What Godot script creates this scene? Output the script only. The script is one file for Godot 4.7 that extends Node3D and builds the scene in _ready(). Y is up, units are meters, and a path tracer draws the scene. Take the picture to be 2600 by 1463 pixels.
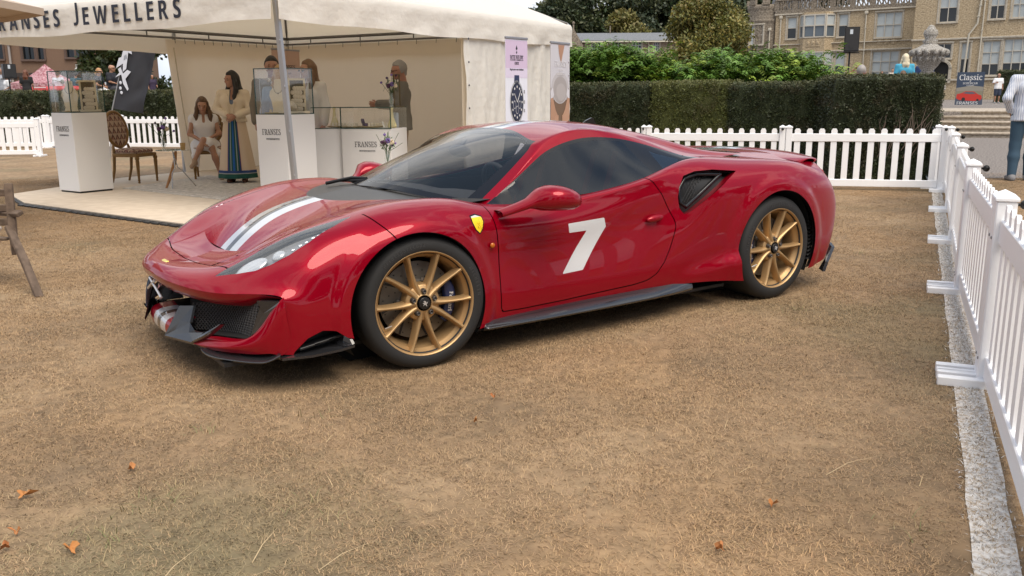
extends Node3D
# A red sports car on a dry lawn beside a jewellers' marquee, inside a white picket fence, with a stone manor house behind.
# x runs from the car's nose to its tail, z from its far side to its near side, metres, origin on the grass under the front axle.

var rng := RandomNumberGenerator.new()
var M := {}
var used := {}

const CAM := Vector3(-2.05, 1.345, 4.675)


# ---------------------------------------------------------------- mesh builder
class MB:
	var v := PackedVector3Array()
	var n := PackedVector3Array()
	var c := PackedColorArray()
	var uv := PackedVector2Array()
	var ix := PackedInt32Array()
	var col := Color.WHITE
	var xf := Transform3D()

	func vert(p: Vector3, nn: Vector3, u := Vector2.ZERO) -> int:
		v.append(xf * p)
		n.append((xf.basis * nn).normalized())
		c.append(col)
		uv.append(u)
		return v.size() - 1

	func tri(a: Vector3, b: Vector3, d: Vector3) -> void:  # counter-clockwise from outside
		var nn := (b - a).cross(d - a).normalized()
		var i := vert(a, nn)
		vert(b, nn)
		vert(d, nn)
		ix.append_array([i, i + 2, i + 1])

	func quad(a: Vector3, b: Vector3, d: Vector3, e: Vector3, us := 1.0, vs := 1.0) -> void:
		var nn := (d - a).cross(e - b).normalized()
		var i := vert(a, nn, Vector2(0, vs))
		vert(b, nn, Vector2(us, vs))
		vert(d, nn, Vector2(us, 0))
		vert(e, nn, Vector2(0, 0))
		ix.append_array([i, i + 2, i + 1, i, i + 3, i + 2])

	func box(at: Vector3, size: Vector3, turn := Basis(), bev := 0.0) -> void:
		var keep := xf
		xf = xf * Transform3D(turn, at)
		var h := size / 2.0
		if bev <= 0.0:
			for s in [-1.0, 1.0]:
				for ax in 3:
					var m := Vector3.ZERO
					m[ax] = s * h[ax]
					var p := Vector3.ZERO
					p[(ax + 1) % 3] = h[(ax + 1) % 3]
					var q := Vector3.ZERO
					q[(ax + 2) % 3] = h[(ax + 2) % 3] * s
					quad(m - p - q, m + p - q, m + p + q, m - p + q)
		else:
			var b := minf(bev, minf(h.x, minf(h.y, h.z)) * 0.9)
			var k := h - Vector3(b, b, b)
			for s in [-1.0, 1.0]:
				for ax in 3:
					var m := Vector3.ZERO
					m[ax] = s * h[ax]
					var p := Vector3.ZERO
					p[(ax + 1) % 3] = k[(ax + 1) % 3]
					var q := Vector3.ZERO
					q[(ax + 2) % 3] = k[(ax + 2) % 3] * s
					quad(m - p - q, m + p - q, m + p + q, m - p + q)
			for ax in 3:
				var b1 := (ax + 1) % 3
				var b2 := (ax + 2) % 3
				for s1 in [-1.0, 1.0]:
					for s2 in [-1.0, 1.0]:
						var e := Vector3.ZERO
						e[ax] = k[ax]
						var p := Vector3.ZERO
						p[b1] = s1 * h[b1]
						p[b2] = s2 * k[b2]
						var q := Vector3.ZERO
						q[b1] = s1 * k[b1]
						q[b2] = s2 * h[b2]
						_edge(p, q, e)
			for sx in [-1.0, 1.0]:
				for sy in [-1.0, 1.0]:
					for sz in [-1.0, 1.0]:
						var a := Vector3(sx * h.x, sy * k.y, sz * k.z)
						var bb := Vector3(sx * k.x, sy * h.y, sz * k.z)
						var d := Vector3(sx * k.x, sy * k.y, sz * h.z)
						if sx * sy * sz > 0:
							tri(a, bb, d)
						else:
							tri(a, d, bb)
		xf = keep

	func _edge(p: Vector3, q: Vector3, e: Vector3) -> void:
		var nn := (p + q).normalized()
		if (q - p).cross(e).dot(nn) > 0.0:
			quad(p - e, q - e, q + e, p + e)
		else:
			quad(p + e, q + e, q - e, p - e)

	# grid of points, rows[i][j]; smooth normals; facing is (row step) x (column step)
	func grid(rows: Array, uvs := Vector2.ONE, flip := false, closed := false) -> void:
		var a := rows.size()
		var b: int = rows[0].size()
		var first := v.size()
		var nm := []
		for i in a:
			var line: PackedVector3Array = rows[i]
			var up: PackedVector3Array = rows[mini(i + 1, a - 1)]
			var dn: PackedVector3Array = rows[maxi(i - 1, 0)]
			for j in b:
				var j2 := (j + 1) % (b - 1) if closed and j == b - 1 else mini(j + 1, b - 1)
				var j1 := b - 2 if closed and j == 0 else maxi(j - 1, 0)
				if closed and j == b - 1:
					j2 = 1
				var nn := (up[j] - dn[j]).cross(line[j2] - line[j1])
				if nn.length_squared() < 1e-16:
					var alt := mini(i + 1, a - 1) if i == 0 else maxi(i - 1, 0)
					var l2: PackedVector3Array = rows[alt]
					nn = (up[j] - dn[j]).cross(l2[j2] - l2[j1])
				nn = nn.normalized()
				vert(line[j], -nn if flip else nn, Vector2(uvs.x * i / maxf(1, a - 1), uvs.y * j / maxf(1, b - 1)))
		for i in a - 1:
			for j in b - 1:
				var p := first + i * b + j
				if flip:
					ix.append_array([p, p + b, p + b + 1, p, p + b + 1, p + 1])
				else:
					ix.append_array([p, p + b + 1, p + b, p, p + 1, p + b + 1])

	func tube(path: PackedVector3Array, rad, sides := 8, caps := true) -> void:
		var m := path.size()
		var up := Vector3.UP
		var t0 := (path[1] - path[0]).normalized()
		if absf(t0.dot(up)) > 0.9:
			up = Vector3.RIGHT
		var rows := []
		var side := t0.cross(up).normalized()
		for i in m:
			var t := (path[mini(i + 1, m - 1)] - path[maxi(i - 1, 0)]).normalized()
			side = (side - t * side.dot(t)).normalized()
			var w := t.cross(side)
			var r: float = rad[i] if rad is Array or rad is PackedFloat32Array else rad
			var line := PackedVector3Array()
			for j in sides + 1:
				var g := TAU * j / sides
				line.append(path[i] + side * cos(g) * r + w * sin(g) * r)
			rows.append(line)
		grid(rows, Vector2.ONE, true, true)
		if caps:
			for e in 2:
				var line: PackedVector3Array = rows[0 if e == 0 else m - 1]
				var mid := path[0 if e == 0 else m - 1]
				for j in sides:
					if e == 1:
						tri(mid, line[j], line[j + 1])
					else:
						tri(mid, line[j + 1], line[j])

	# outline (radius, height) turned round the y axis
	func lathe(prof: Array, segs := 24, arc := TAU) -> void:
		var rows := []
		for p in prof:
			var line := PackedVector3Array()
			for j in segs + 1:
				var g := arc * j / segs
				line.append(Vector3(p.x * cos(g), p.y, -p.x * sin(g)))
			rows.append(line)
		grid(rows, Vector2.ONE, true, arc > 6.28)

	# flat outline (x, y) given thickness along z, from z = 0 to z = depth
	func prism(poly: PackedVector2Array, depth: float, at := Transform3D()) -> void:
		var keep := xf
		xf = xf * at
		var pp := poly
		if Geometry2D.is_polygon_clockwise(pp):
			pp = poly.duplicate()
			pp.reverse()
		var t := Geometry2D.triangulate_polygon(pp)
		for i in range(0, t.size(), 3):
			var a := pp[t[i]]
			var b := pp[t[i + 1]]
			var d := pp[t[i + 2]]
			if (b - a).cross(d - a) < 0:
				var q := b
				b = d
				d = q
			tri(Vector3(a.x, a.y, depth), Vector3(b.x, b.y, depth), Vector3(d.x, d.y, depth))
			tri(Vector3(a.x, a.y, 0), Vector3(d.x, d.y, 0), Vector3(b.x, b.y, 0))
		for i in pp.size():
			var a := pp[i]
			var b := pp[(i + 1) % pp.size()]
			quad(Vector3(a.x, a.y, 0), Vector3(b.x, b.y, 0), Vector3(b.x, b.y, depth), Vector3(a.x, a.y, depth))
		xf = keep

	func ball(at: Vector3, r: Vector3, segs := 12, turn := Basis()) -> void:
		var rows := []
		var half := maxi(4, segs / 2)
		for i in half + 1:
			var g := PI * i / half - PI / 2
			var line := PackedVector3Array()
			for j in segs + 1:
				var w := TAU * j / segs
				line.append(at + turn * (Vector3(cos(g) * cos(w), sin(g), -cos(g) * sin(w)) * r))
			rows.append(line)
		grid(rows, Vector2.ONE, true, true)

	func slab(pts: PackedVector3Array, thick: Vector3) -> void:  # 3D outline, counter-clockwise against thick, given thickness
		var m := pts.size()
		var mid := Vector3.ZERO
		for p in pts:
			mid += p / m
		for i in m:
			var a := pts[i]
			var b := pts[(i + 1) % m]
			tri(mid + thick, a + thick, b + thick)
			tri(mid, b, a)
			quad(a, b, b + thick, a + thick)

	func soup(s: Array) -> void:
		var i0 := v.size()
		var p: PackedVector3Array = s[0]
		var q: PackedVector3Array = s[1]
		for i in p.size():
			vert(p[i], q[i], Vector2(p[i].x, p[i].z))
		for i in range(0, p.size(), 3):
			ix.append_array([i0 + i, i0 + i + 2, i0 + i + 1])

	func add(o: MB, t := Transform3D()) -> void:
		var i0 := v.size()
		for i in o.v.size():
			v.append(t * o.v[i])
			n.append((t.basis * o.n[i]).normalized())
		c.append_array(o.c)
		uv.append_array(o.uv)
		for k in o.ix:
			ix.append(i0 + k)

	func mesh() -> ArrayMesh:
		var a := []
		a.resize(Mesh.ARRAY_MAX)
		a[Mesh.ARRAY_VERTEX] = v
		a[Mesh.ARRAY_NORMAL] = n
		a[Mesh.ARRAY_COLOR] = c
		a[Mesh.ARRAY_TEX_UV] = uv
		a[Mesh.ARRAY_INDEX] = ix
		var m := ArrayMesh.new()
		if v.size() > 0:
			m.add_surface_from_arrays(Mesh.PRIMITIVE_TRIANGLES, a)
		return m


# ---------------------------------------------------------------- naming
func numbered(called: String, parent: Node) -> String:
	var key := str(parent.get_instance_id()) + called
	used[key] = used.get(key, -1) + 1
	return called if used[key] == 0 else "%s_%03d" % [called, used[key]]


func put(called: String, shape, mat: Material, parent: Node = self) -> MeshInstance3D:
	var o := MeshInstance3D.new()
	o.name = numbered(called, parent)
	o.mesh = shape.mesh() if shape is MB else shape
	o.material_override = mat
	parent.add_child(o, true)
	return o


func tag(o: Node, label: String, category: String, group := "") -> Node:
	o.set_meta("label", label)
	o.set_meta("category", category)
	if group:
		o.set_meta("group", group)
	return o


func thing(called: String, label: String, category: String, at := Vector3.ZERO, turn := 0.0, group := "") -> Node3D:
	var o := Node3D.new()
	o.name = numbered(called, self)
	add_child(o, true)
	o.position = at
	o.rotation.y = turn
	tag(o, label, category, group)
	return o


func dup(o: Node3D, at: Vector3, turn: float, label := "", called := "") -> Node3D:
	var r: Node3D = o.duplicate()
	r.name = numbered(called if called else str(o.get_meta("base")), self)
	add_child(r, true)
	r.position = at
	r.rotation.y = turn
	if label:
		r.set_meta("label", label)
	return r


func kind(o: Node, k: String) -> Node:
	o.set_meta("kind", k)
	return o


# ---------------------------------------------------------------- materials
func lin(r: float, g: float, b: float) -> Color:
	return Color(r, g, b).linear_to_srgb()


func mat(c: Color, rough := 0.6, metal := 0.0) -> StandardMaterial3D:  # c is linear
	var m := StandardMaterial3D.new()
	m.albedo_color = Color(c.linear_to_srgb(), c.a)
	m.roughness = rough
	m.metallic = metal
	return m


func glass(c: Color, rough := 0.02) -> StandardMaterial3D:
	var m := mat(c, rough)
	m.transparency = BaseMaterial3D.TRANSPARENCY_ALPHA
	return m


func noise(freq: float, seed_: int, oct := 4, kind_ := FastNoiseLite.TYPE_SIMPLEX_SMOOTH) -> FastNoiseLite:
	var f := FastNoiseLite.new()
	f.noise_type = kind_
	f.seed = seed_
	f.frequency = freq
	f.fractal_octaves = oct
	return f


func ramp_tex(size: int, freq: float, seed_: int, stops: Array, oct := 4, nt := FastNoiseLite.TYPE_SIMPLEX_SMOOTH) -> NoiseTexture2D:
	var t := NoiseTexture2D.new()
	t.width = size
	t.height = size
	t.seamless = true
	t.noise = noise(freq, seed_, oct, nt)
	if stops.size():
		var g := Gradient.new()
		var off := PackedFloat32Array()
		var cols := PackedColorArray()
		for s in stops:
			off.append(s[0])
			cols.append(s[1].linear_to_srgb())
		g.offsets = off
		g.colors = cols
		t.color_ramp = g
	return t


func world_tex(m: StandardMaterial3D, t: Texture2D, scale: float) -> StandardMaterial3D:
	m.albedo_color = Color.WHITE
	m.albedo_texture = t
	m.uv1_triplanar = true
	m.uv1_world_triplanar = true
	m.uv1_scale = Vector3.ONE * scale
	return m


func bumps(m: StandardMaterial3D, freq: float, scale_uv: float, cm: float, seed_ := 5, oct := 4) -> StandardMaterial3D:
	m.heightmap_enabled = true
	m.heightmap_texture = ramp_tex(256, freq, seed_, [], oct)
	m.heightmap_scale = cm
	if not m.uv1_triplanar:
		m.uv1_triplanar = true
		m.uv1_world_triplanar = true
		m.uv1_scale = Vector3.ONE * scale_uv
	return m


# ---------------------------------------------------------------- curves
func spline(pts: PackedVector3Array, per: int) -> PackedVector3Array:  # natural cubic through the points
	var m := pts.size()
	var d := PackedVector3Array()
	d.resize(m)
	var cp := PackedFloat32Array()
	cp.resize(m)
	var dp := PackedVector3Array()
	dp.resize(m)
	for i in range(1, m - 1):
		var den := 4.0 - cp[i - 1]
		cp[i] = 1.0 / den
		dp[i] = ((pts[i + 1] - 2.0 * pts[i] + pts[i - 1]) * 6.0 - dp[i - 1]) / den
	for i in range(m - 2, 0, -1):
		d[i] = dp[i] - cp[i] * d[i + 1]
	var out := PackedVector3Array()
	for i in m - 1:
		for j in per:
			var t := float(j) / per
			var s := 1.0 - t
			out.append(pts[i] * s + pts[i + 1] * t + ((s * s * s - s) * d[i] + (t * t * t - t) * d[i + 1]) / 6.0)
	out.append(pts[m - 1])
	return out


func loft(net: Array, per_s: int, per_k: int) -> Array:  # net[station][row]: rows of points, natural splines both ways
	var cols := []
	for k in net[0].size():
		var line := PackedVector3Array()
		for s in net.size():
			line.append(net[s][k])
		cols.append(spline(line, per_s))
	var rows := []
	for i in cols[0].size():
		var line := PackedVector3Array()
		for k in cols.size():
			line.append(cols[k][i])
		rows.append(spline(line, per_k))
	return rows


func arr(a: Array) -> PackedVector3Array:
	var o := PackedVector3Array()
	for i in range(0, a.size(), 3):
		o.append(Vector3(a[i], a[i + 1], a[i + 2]))
	return o


func arr2(a: Array) -> PackedVector2Array:
	var o := PackedVector2Array()
	for i in range(0, a.size(), 2):
		o.append(Vector2(a[i], a[i + 1]))
	return o


# ---------------------------------------------------------------- triangle soups: [corners, normals]
func soup_of(rows: Array, keep = null, flip := false) -> Array:
	var g := MB.new()
	g.grid(rows, Vector2.ONE, flip)
	var b: int = rows[0].size()
	var p := PackedVector3Array()
	var q := PackedVector3Array()
	for t in range(0, g.ix.size(), 3):
		if keep != null:
			var cell := t / 6
			if not keep.call(cell / (b - 1), cell % (b - 1)):
				continue
		for k in [0, 2, 1]:
			p.append(g.v[g.ix[t + k]])
			q.append(g.n[g.ix[t + k]])
	return [p, q]


func split(s: Array, f: Callable, finest := 1.0) -> Array:  # [where f < 0, the rest]
	var p: PackedVector3Array = s[0]
	var q: PackedVector3Array = s[1]
	var ip := PackedVector3Array()
	var iq := PackedVector3Array()
	var op := PackedVector3Array()
	var oq := PackedVector3Array()
	var todo := []
	for i in range(0, p.size(), 3):
		var fa: float = f.call(p[i])
		var fb: float = f.call(p[i + 1])
		var fd: float = f.call(p[i + 2])
		var near := minf(absf(fa), minf(absf(fb), absf(fd)))
		var long := maxf(p[i].distance_squared_to(p[i + 1]), maxf(p[i + 1].distance_squared_to(p[i + 2]), p[i].distance_squared_to(p[i + 2])))
		var mixed := (fa < 0) != (fb < 0) or (fb < 0) != (fd < 0)
		if not mixed and (finest >= 1.0 or near * near > long or long < finest * finest):
			if fa < 0:
				for k in 3:
					ip.append(p[i + k])
					iq.append(q[i + k])
			else:
				for k in 3:
					op.append(p[i + k])
					oq.append(q[i + k])
		elif long > finest * finest:
			todo.append([p[i], p[i + 1], p[i + 2], q[i], q[i + 1], q[i + 2]])
		else:
			_cut([p[i], p[i + 1], p[i + 2]], [q[i], q[i + 1], q[i + 2]], [fa, fb, fd], ip, iq, op, oq)
	if todo.size():
		var tp := PackedVector3Array()
		var tq := PackedVector3Array()
		for t in todo:
			var a: Vector3 = (t[0] + t[1]) / 2.0
			var b: Vector3 = (t[1] + t[2]) / 2.0
			var d: Vector3 = (t[2] + t[0]) / 2.0
			var na: Vector3 = (t[3] + t[4]).normalized()
			var nb: Vector3 = (t[4] + t[5]).normalized()
			var nd: Vector3 = (t[5] + t[3]).normalized()
			tp.append_array([t[0], a, d, a, t[1], b, d, b, t[2], a, b, d])
			tq.append_array([t[3], na, nd, na, t[4], nb, nd, nb, t[5], na, nb, nd])
		var r := split([tp, tq], f, finest)
		ip.append_array(r[0][0])
		iq.append_array(r[0][1])
		op.append_array(r[1][0])
		oq.append_array(r[1][1])
	return [[ip, iq], [op, oq]]


func _cut(p: Array, q: Array, f: Array, ip: PackedVector3Array, iq: PackedVector3Array, op: PackedVector3Array, oq: PackedVector3Array) -> void:
	var inn := []
	var out := []
	for k in 3:
		var l := (k + 1) % 3
		(inn if f[k] < 0 else out).append([p[k], q[k]])
		if (f[k] < 0) != (f[l] < 0):
			var t: float = f[k] / (f[k] - f[l])
			var m := [p[k].lerp(p[l], t), q[k].lerp(q[l], t).normalized()]
			inn.append(m)
			out.append(m)
	for k in range(1, inn.size() - 1):
		for a in [inn[0], inn[k], inn[k + 1]]:
			ip.append(a[0])
			iq.append(a[1])
	for k in range(1, out.size() - 1):
		for a in [out[0], out[k], out[k + 1]]:
			op.append(a[0])
			oq.append(a[1])


func moved(s: Array, by: float, off := Vector3.ZERO) -> Array:
	var p: PackedVector3Array = s[0].duplicate()
	for i in p.size():
		p[i] += s[1][i] * by + off
	return [p, s[1]]


func mirrored(s: Array) -> Array:
	var p := PackedVector3Array()
	var q := PackedVector3Array()
	for i in range(0, s[0].size(), 3):
		for k in [0, 2, 1]:
			var a: Vector3 = s[0][i + k]
			var b: Vector3 = s[1][i + k]
			p.append(Vector3(a.x, a.y, -a.z))
			q.append(Vector3(b.x, b.y, -b.z))
	return [p, q]


func joined(a: Array, b: Array) -> Array:
	var p: PackedVector3Array = a[0].duplicate()
	var q: PackedVector3Array = a[1].duplicate()
	p.append_array(b[0])
	q.append_array(b[1])
	return [p, q]


func both(s: Array) -> Array:
	return joined(s, mirrored(s))


func put_soup(called: String, s: Array, m: Material, parent: Node) -> MeshInstance3D:
	var b := MB.new()
	b.soup(s)
	return put(called, b, m, parent)


func outline(p: Vector2, poly: PackedVector2Array) -> float:  # signed distance to a polygon, negative inside
	var d := 1e9
	var inside := false
	var j := poly.size() - 1
	for i in poly.size():
		var a := poly[i]
		var e := poly[j] - a
		var w := p - a
		var b := w - e * clampf(w.dot(e) / e.dot(e), 0.0, 1.0)
		d = minf(d, b.length_squared())
		if (a.y > p.y) != (poly[j].y > p.y) and p.x < (poly[j].x - a.x) * (p.y - a.y) / (poly[j].y - a.y) + a.x:
			inside = not inside
		j = i
	return -sqrt(d) if inside else sqrt(d)


func grown(poly: PackedVector2Array) -> Rect2:
	var r := Rect2(poly[0], Vector2.ZERO)
	for p in poly:
		r = r.expand(p)
	return r.grow(0.06)


func letters(text: String, height: float, font := "Droid Serif", depth := 0.003, bold := 400, spacing := 0.0) -> ArrayMesh:
	var f := SystemFont.new()
	f.font_names = PackedStringArray([font])
	f.font_weight = bold
	var t := TextMesh.new()
	if spacing > 0.0:
		var fv := FontVariation.new()
		fv.base_font = f
		fv.spacing_glyph = int(spacing * 64)
		t.font = fv
	else:
		t.font = f
	t.text = text
	t.font_size = 64
	t.pixel_size = height / 46.0
	t.depth = depth
	t.curve_step = 2.0
	var m := ArrayMesh.new()
	m.add_surface_from_arrays(Mesh.PRIMITIVE_TRIANGLES, t.get_mesh_arrays())
	return m


func put_at(o: Node3D, t: Transform3D) -> Node3D:
	o.transform = t
	return o


func _ready() -> void:
	rng.seed = 7
	# camera
	var cam := Camera3D.new()
	cam.name = "camera"
	cam.position = CAM
	cam.rotation_degrees = Vector3(-12.4, -34.65, -0.38)
	cam.fov = 36.45
	cam.near = 0.05
	cam.far = 600.0
	add_child(cam)
	# sky: a bright broken overcast
	var env := Environment.new()
	env.background_mode = Environment.BG_SKY
	env.tonemap_mode = Environment.TONE_MAPPER_LINEAR
	env.tonemap_exposure = 1.55
	env.sdfgi_enabled = true
	env.ssao_enabled = true
	env.ssil_enabled = true
	var pan := PanoramaSkyMaterial.new()
	pan.panorama = sky_picture()
	pan.energy_multiplier = 1.0
	var sky := Sky.new()
	sky.sky_material = pan
	env.sky = sky
	env.background_energy_multiplier = 1.0
	var we := WorldEnvironment.new()
	we.name = "world"
	we.environment = env
	add_child(we)
	# sun behind thin cloud, high over the camera's right shoulder
	var sun := DirectionalLight3D.new()
	sun.name = "sun"
	sun.light_energy = 0.85
	sun.light_color = Color(1.0, 0.95, 0.88)
	sun.light_angular_distance = 45.0
	sun.shadow_enabled = true
	sun.rotation_degrees = Vector3(-58, -8, 0)
	add_child(sun)
	build_all()


func sky_picture() -> ImageTexture:
	var w := 1024
	var h := 512
	var im := Image.create(w, h, false, Image.FORMAT_RGBF)
	var n1 := noise(1.3, 11, 5)
	var n2 := noise(3.4, 23, 4)
	for y in h:
		var el := PI / 2 - PI * (y + .5) / h
		for x in w:
			var az := TAU * (x + .5) / w
			var d := Vector3(cos(el) * sin(az), sin(el), -cos(el) * cos(az))
			var c := Vector3(.42, .44, .46)
			if el > -.05:
				var q := d / (absf(d.y) + .22)
				q.y = 0
				q += Vector3(22.1, 0, 20.4)
				var k := n1.get_noise_3dv(q * .8) * .75 + n2.get_noise_3dv(q * 1.2 + Vector3(5, 0, 0)) * .35
				var cloud := smoothstep(-.20, .30, k)
				var thick := smoothstep(.05, .75, k)
				var blue := Vector3(.13, .21, .36)
				var white := Vector3(.95, .95, .95).lerp(Vector3(.48, .51, .57), thick)
				c = blue.lerp(white, cloud * .9 + .1)
				c = c.lerp(Vector3(.60, .64, .70), smoothstep(.30, .0, el) * .6)
			im.set_pixel(x, y, Color(c.x, c.y, c.z))
	return ImageTexture.create_from_image(im)


func build_all() -> void:
	build_ground()
	build_house()
	build_green()
	build_fence()
	build_car()
	build_tent()
	build_people()
	build_far()


# ---------------------------------------------------------------- the car
func v3(a: Array) -> Vector3:
	return Vector3(a[0], a[1], a[2])


func net_of(rows: Array) -> Array:
	var net := []
	for r in rows:
		net.append(arr(r))
	return net


func car_body_soup() -> Array:
	# each station runs from the centre line (z = 0) over the wing and down the flank to the sill
	var net := net_of([
		[-1.075, .478, 0, -1.058, .472, .25, -1.0, .462, .47, -.915, .458, .645, -.80, .466, .795, -.702, .449, .893, -.76, .375, .872, -.80, .30, .845, -.85, .215, .79],
		[-1.02, .522, 0, -1.0, .523, .25, -.94, .522, .47, -.845, .528, .65, -.715, .520, .815, -.635, .465, .905, -.655, .365, .915, -.68, .28, .91, -.73, .19, .89],
		[-.83, .532, 0, -.81, .548, .25, -.77, .582, .47, -.70, .630, .655, -.60, .598, .85, -.555, .505, .918, -.55, .39, .935, -.55, .28, .94, -.57, .175, .935],
		[-.64, .612, 0, -.625, .618, .25, -.60, .655, .47, -.545, .706, .685, -.48, .668, .86, -.445, .565, .930, -.44, .43, .950, -.44, .29, .958, -.44, .17, .955],
		[-.45, .722, 0, -.445, .708, .25, -.425, .724, .48, -.38, .757, .715, -.345, .722, .875, -.32, .62, .95, -.32, .46, .966, -.32, .30, .97, -.32, .135, .965],
		[-.22, .790, 0, -.21, .777, .25, -.19, .786, .50, -.15, .812, .73, -.13, .775, .888, -.12, .678, .966, -.12, .51, .98, -.12, .325, .98, -.12, .145, .965],
		[-.02, .826, 0, 0, .812, .25, .02, .808, .52, .06, .832, .735, .07, .795, .89, .08, .70, .966, .08, .53, .98, .08, .335, .978, .08, .15, .965],
		[.12, .842, 0, .17, .826, .27, .24, .805, .52, .28, .822, .745, .28, .785, .885, .28, .69, .95, .28, .525, .955, .28, .33, .962, .28, .16, .955],
		[.40, .80, 0, .42, .78, .28, .46, .775, .54, .50, .780, .765, .50, .748, .875, .50, .662, .925, .50, .51, .925, .50, .33, .94, .50, .185, .935],
		[.85, .74, 0, .85, .74, .28, .85, .755, .56, .85, .776, .812, .85, .742, .878, .85, .65, .912, .85, .50, .908, .85, .33, .925, .85, .20, .918],
		[1.2, .76, 0, 1.2, .76, .28, 1.2, .78, .56, 1.2, .806, .832, 1.2, .768, .888, 1.2, .665, .918, 1.2, .50, .910, 1.2, .33, .922, 1.2, .205, .915],
		[1.58, .80, 0, 1.58, .80, .28, 1.58, .83, .56, 1.58, .866, .832, 1.58, .818, .895, 1.58, .70, .932, 1.58, .51, .922, 1.58, .33, .928, 1.58, .205, .918],
		[1.95, .86, 0, 1.95, .86, .28, 1.95, .89, .56, 1.95, .945, .765, 1.95, .868, .885, 1.95, .735, .952, 1.95, .53, .948, 1.95, .33, .94, 1.95, .20, .925],
		[2.30, .93, 0, 2.30, .93, .28, 2.30, .945, .52, 2.30, .946, .735, 2.30, .892, .882, 2.30, .77, .966, 2.30, .56, .972, 2.30, .33, .958, 2.30, .175, .94],
		[2.66, .938, 0, 2.66, .936, .28, 2.66, .926, .50, 2.66, .922, .720, 2.69, .906, .865, 2.68, .80, .965, 2.66, .59, .985, 2.66, .33, .98, 2.66, .15, .96],
		[3.02, .945, 0, 3.01, .942, .28, 2.99, .928, .52, 2.96, .90, .715, 3.0, .880, .850, 3.01, .785, .945, 3.0, .59, .972, 3.0, .34, .968, 3.0, .17, .95],
		[3.415, .925, 0, 3.405, .922, .25, 3.355, .908, .52, 3.25, .889, .740, 3.27, .815, .830, 3.30, .73, .880, 3.325, .58, .905, 3.30, .36, .915, 3.24, .21, .92],
		[3.40, .885, 0, 3.39, .882, .25, 3.34, .868, .51, 3.27, .845, .690, 3.36, .79, .720, 3.43, .71, .745, 3.465, .57, .765, 3.44, .40, .765, 3.36, .25, .77],
		[3.42, .84, 0, 3.42, .84, .20, 3.41, .83, .42, 3.40, .82, .56, 3.43, .78, .50, 3.50, .71, .45, 3.54, .57, .42, 3.52, .41, .42, 3.45, .27, .42],
		[3.43, .80, 0, 3.43, .80, .02, 3.43, .80, .04, 3.44, .795, .05, 3.46, .78, 0, 3.52, .71, 0, 3.56, .57, 0, 3.54, .41, 0, 3.47, .28, 0],
	])
	var rows := loft(net, 12, 9)
	for line: PackedVector3Array in rows:
		for i in line.size():
			var p := line[i]
			if p.z > 0.6 and p.y < 0.9:
				# flared lip round each arch
				var r1 := Vector2(p.x + .035, p.y - .325).length()
				var r2 := Vector2(p.x - 2.645, p.y - .345).length()
				p.z += .016 * smoothstep(.475, .415, r1) * smoothstep(.6, .8, p.z)
				p.z += .018 * smoothstep(.50, .435, r2) * smoothstep(.6, .8, p.z)
				# hollow that leads along the door into the side intake
				var a := (p.x - 1.75) / .50
				var b := (p.y - .70 - (p.x - 1.75) * .16) / .135
				p.z -= .045 * exp(-a * a * (0.8 if a < 0 else 5.0)) * exp(-b * b)
				# skirt kicks out before the rear wheel
				var c := clampf((p.x - 1.72) / .55, 0, 1) * smoothstep(.40, .30, p.y + (2.3 - p.x) * .18)
				if p.x < 2.45:
					p.z += .045 * c
			line[i] = p
	return soup_of(rows, func(i, k): return not (k < 27 and i >= 12 * 7 + 7 and i < 12 * 12 + 8), true)


func cabin_rows() -> Array:
	var net := net_of([
		[.10, .846, 0, .20, .832, .32, .450, .760, .70, .485, .766, .745, .505, .766, .785],
		[.36, .950, 0, .42, .930, .32, .640, .880, .66, .700, .882, .705, .68, .762, .805],
		[.62, 1.042, 0, .66, 1.020, .31, .802, .986, .62, .905, 1.00, .66, .86, .774, .815],
		[.86, 1.108, 0, .865, 1.092, .30, .90, 1.052, .588, 1.0, 1.043, .642, .96, .784, .82],
		[1.03, 1.148, 0, 1.015, 1.134, .29, .965, 1.089, .565, 1.09, 1.070, .63, 1.06, .794, .825],
		[1.27, 1.182, 0, 1.26, 1.170, .29, 1.20, 1.146, .552, 1.27, 1.099, .615, 1.26, .812, .832],
		[1.58, 1.180, 0, 1.56, 1.166, .31, 1.48, 1.133, .548, 1.50, 1.092, .612, 1.50, .848, .832],
		[1.86, 1.132, 0, 1.84, 1.118, .40, 1.75, 1.088, .555, 1.72, 1.052, .628, 1.70, .886, .812],
		[2.14, 1.062, 0, 2.12, 1.050, .46, 2.02, 1.018, .575, 1.95, .988, .680, 1.92, .934, .762],
		[2.44, .988, 0, 2.40, .985, .49, 2.25, .968, .60, 2.10, .958, .695, 2.09, .950, .722],
		[2.86, .948, 0, 2.80, .945, .48, 2.55, .940, .59, 2.35, .936, .69, 2.34, .936, .715],
	])
	return loft(net, 10, 9)


func in_poly(poly: PackedVector2Array, plane: String, zmin: float) -> Callable:
	var box := grown(poly)
	if plane == "xy":
		return func(p: Vector3) -> float:
			if p.z < zmin or not box.has_point(Vector2(p.x, p.y)):
				return 1.0
			return outline(Vector2(p.x, p.y), poly)
	return func(p: Vector3) -> float:
		if p.y < zmin or not box.has_point(Vector2(p.x, p.z)):
			return 1.0
		return outline(Vector2(p.x, p.z), poly)


func stripe_split(s: Array, y_from: float) -> Array:  # [paint, silver, dark] by distance from the centre line
	var a := split(s, func(p): return absf(p.z) - .118 if p.y > y_from else 1.0)
	var b := split(a[0], func(p): return absf(p.z) - .030)
	return [a[1], b[1], b[0]]


func halves(called: String, s: Array, m: Material, parent: Node) -> void:  # the near and the far one of a pair
	var a := split(s, func(p): return -p.z)
	put_soup(called, a[0], m, parent)
	put_soup(called, a[1], m, parent)


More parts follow.
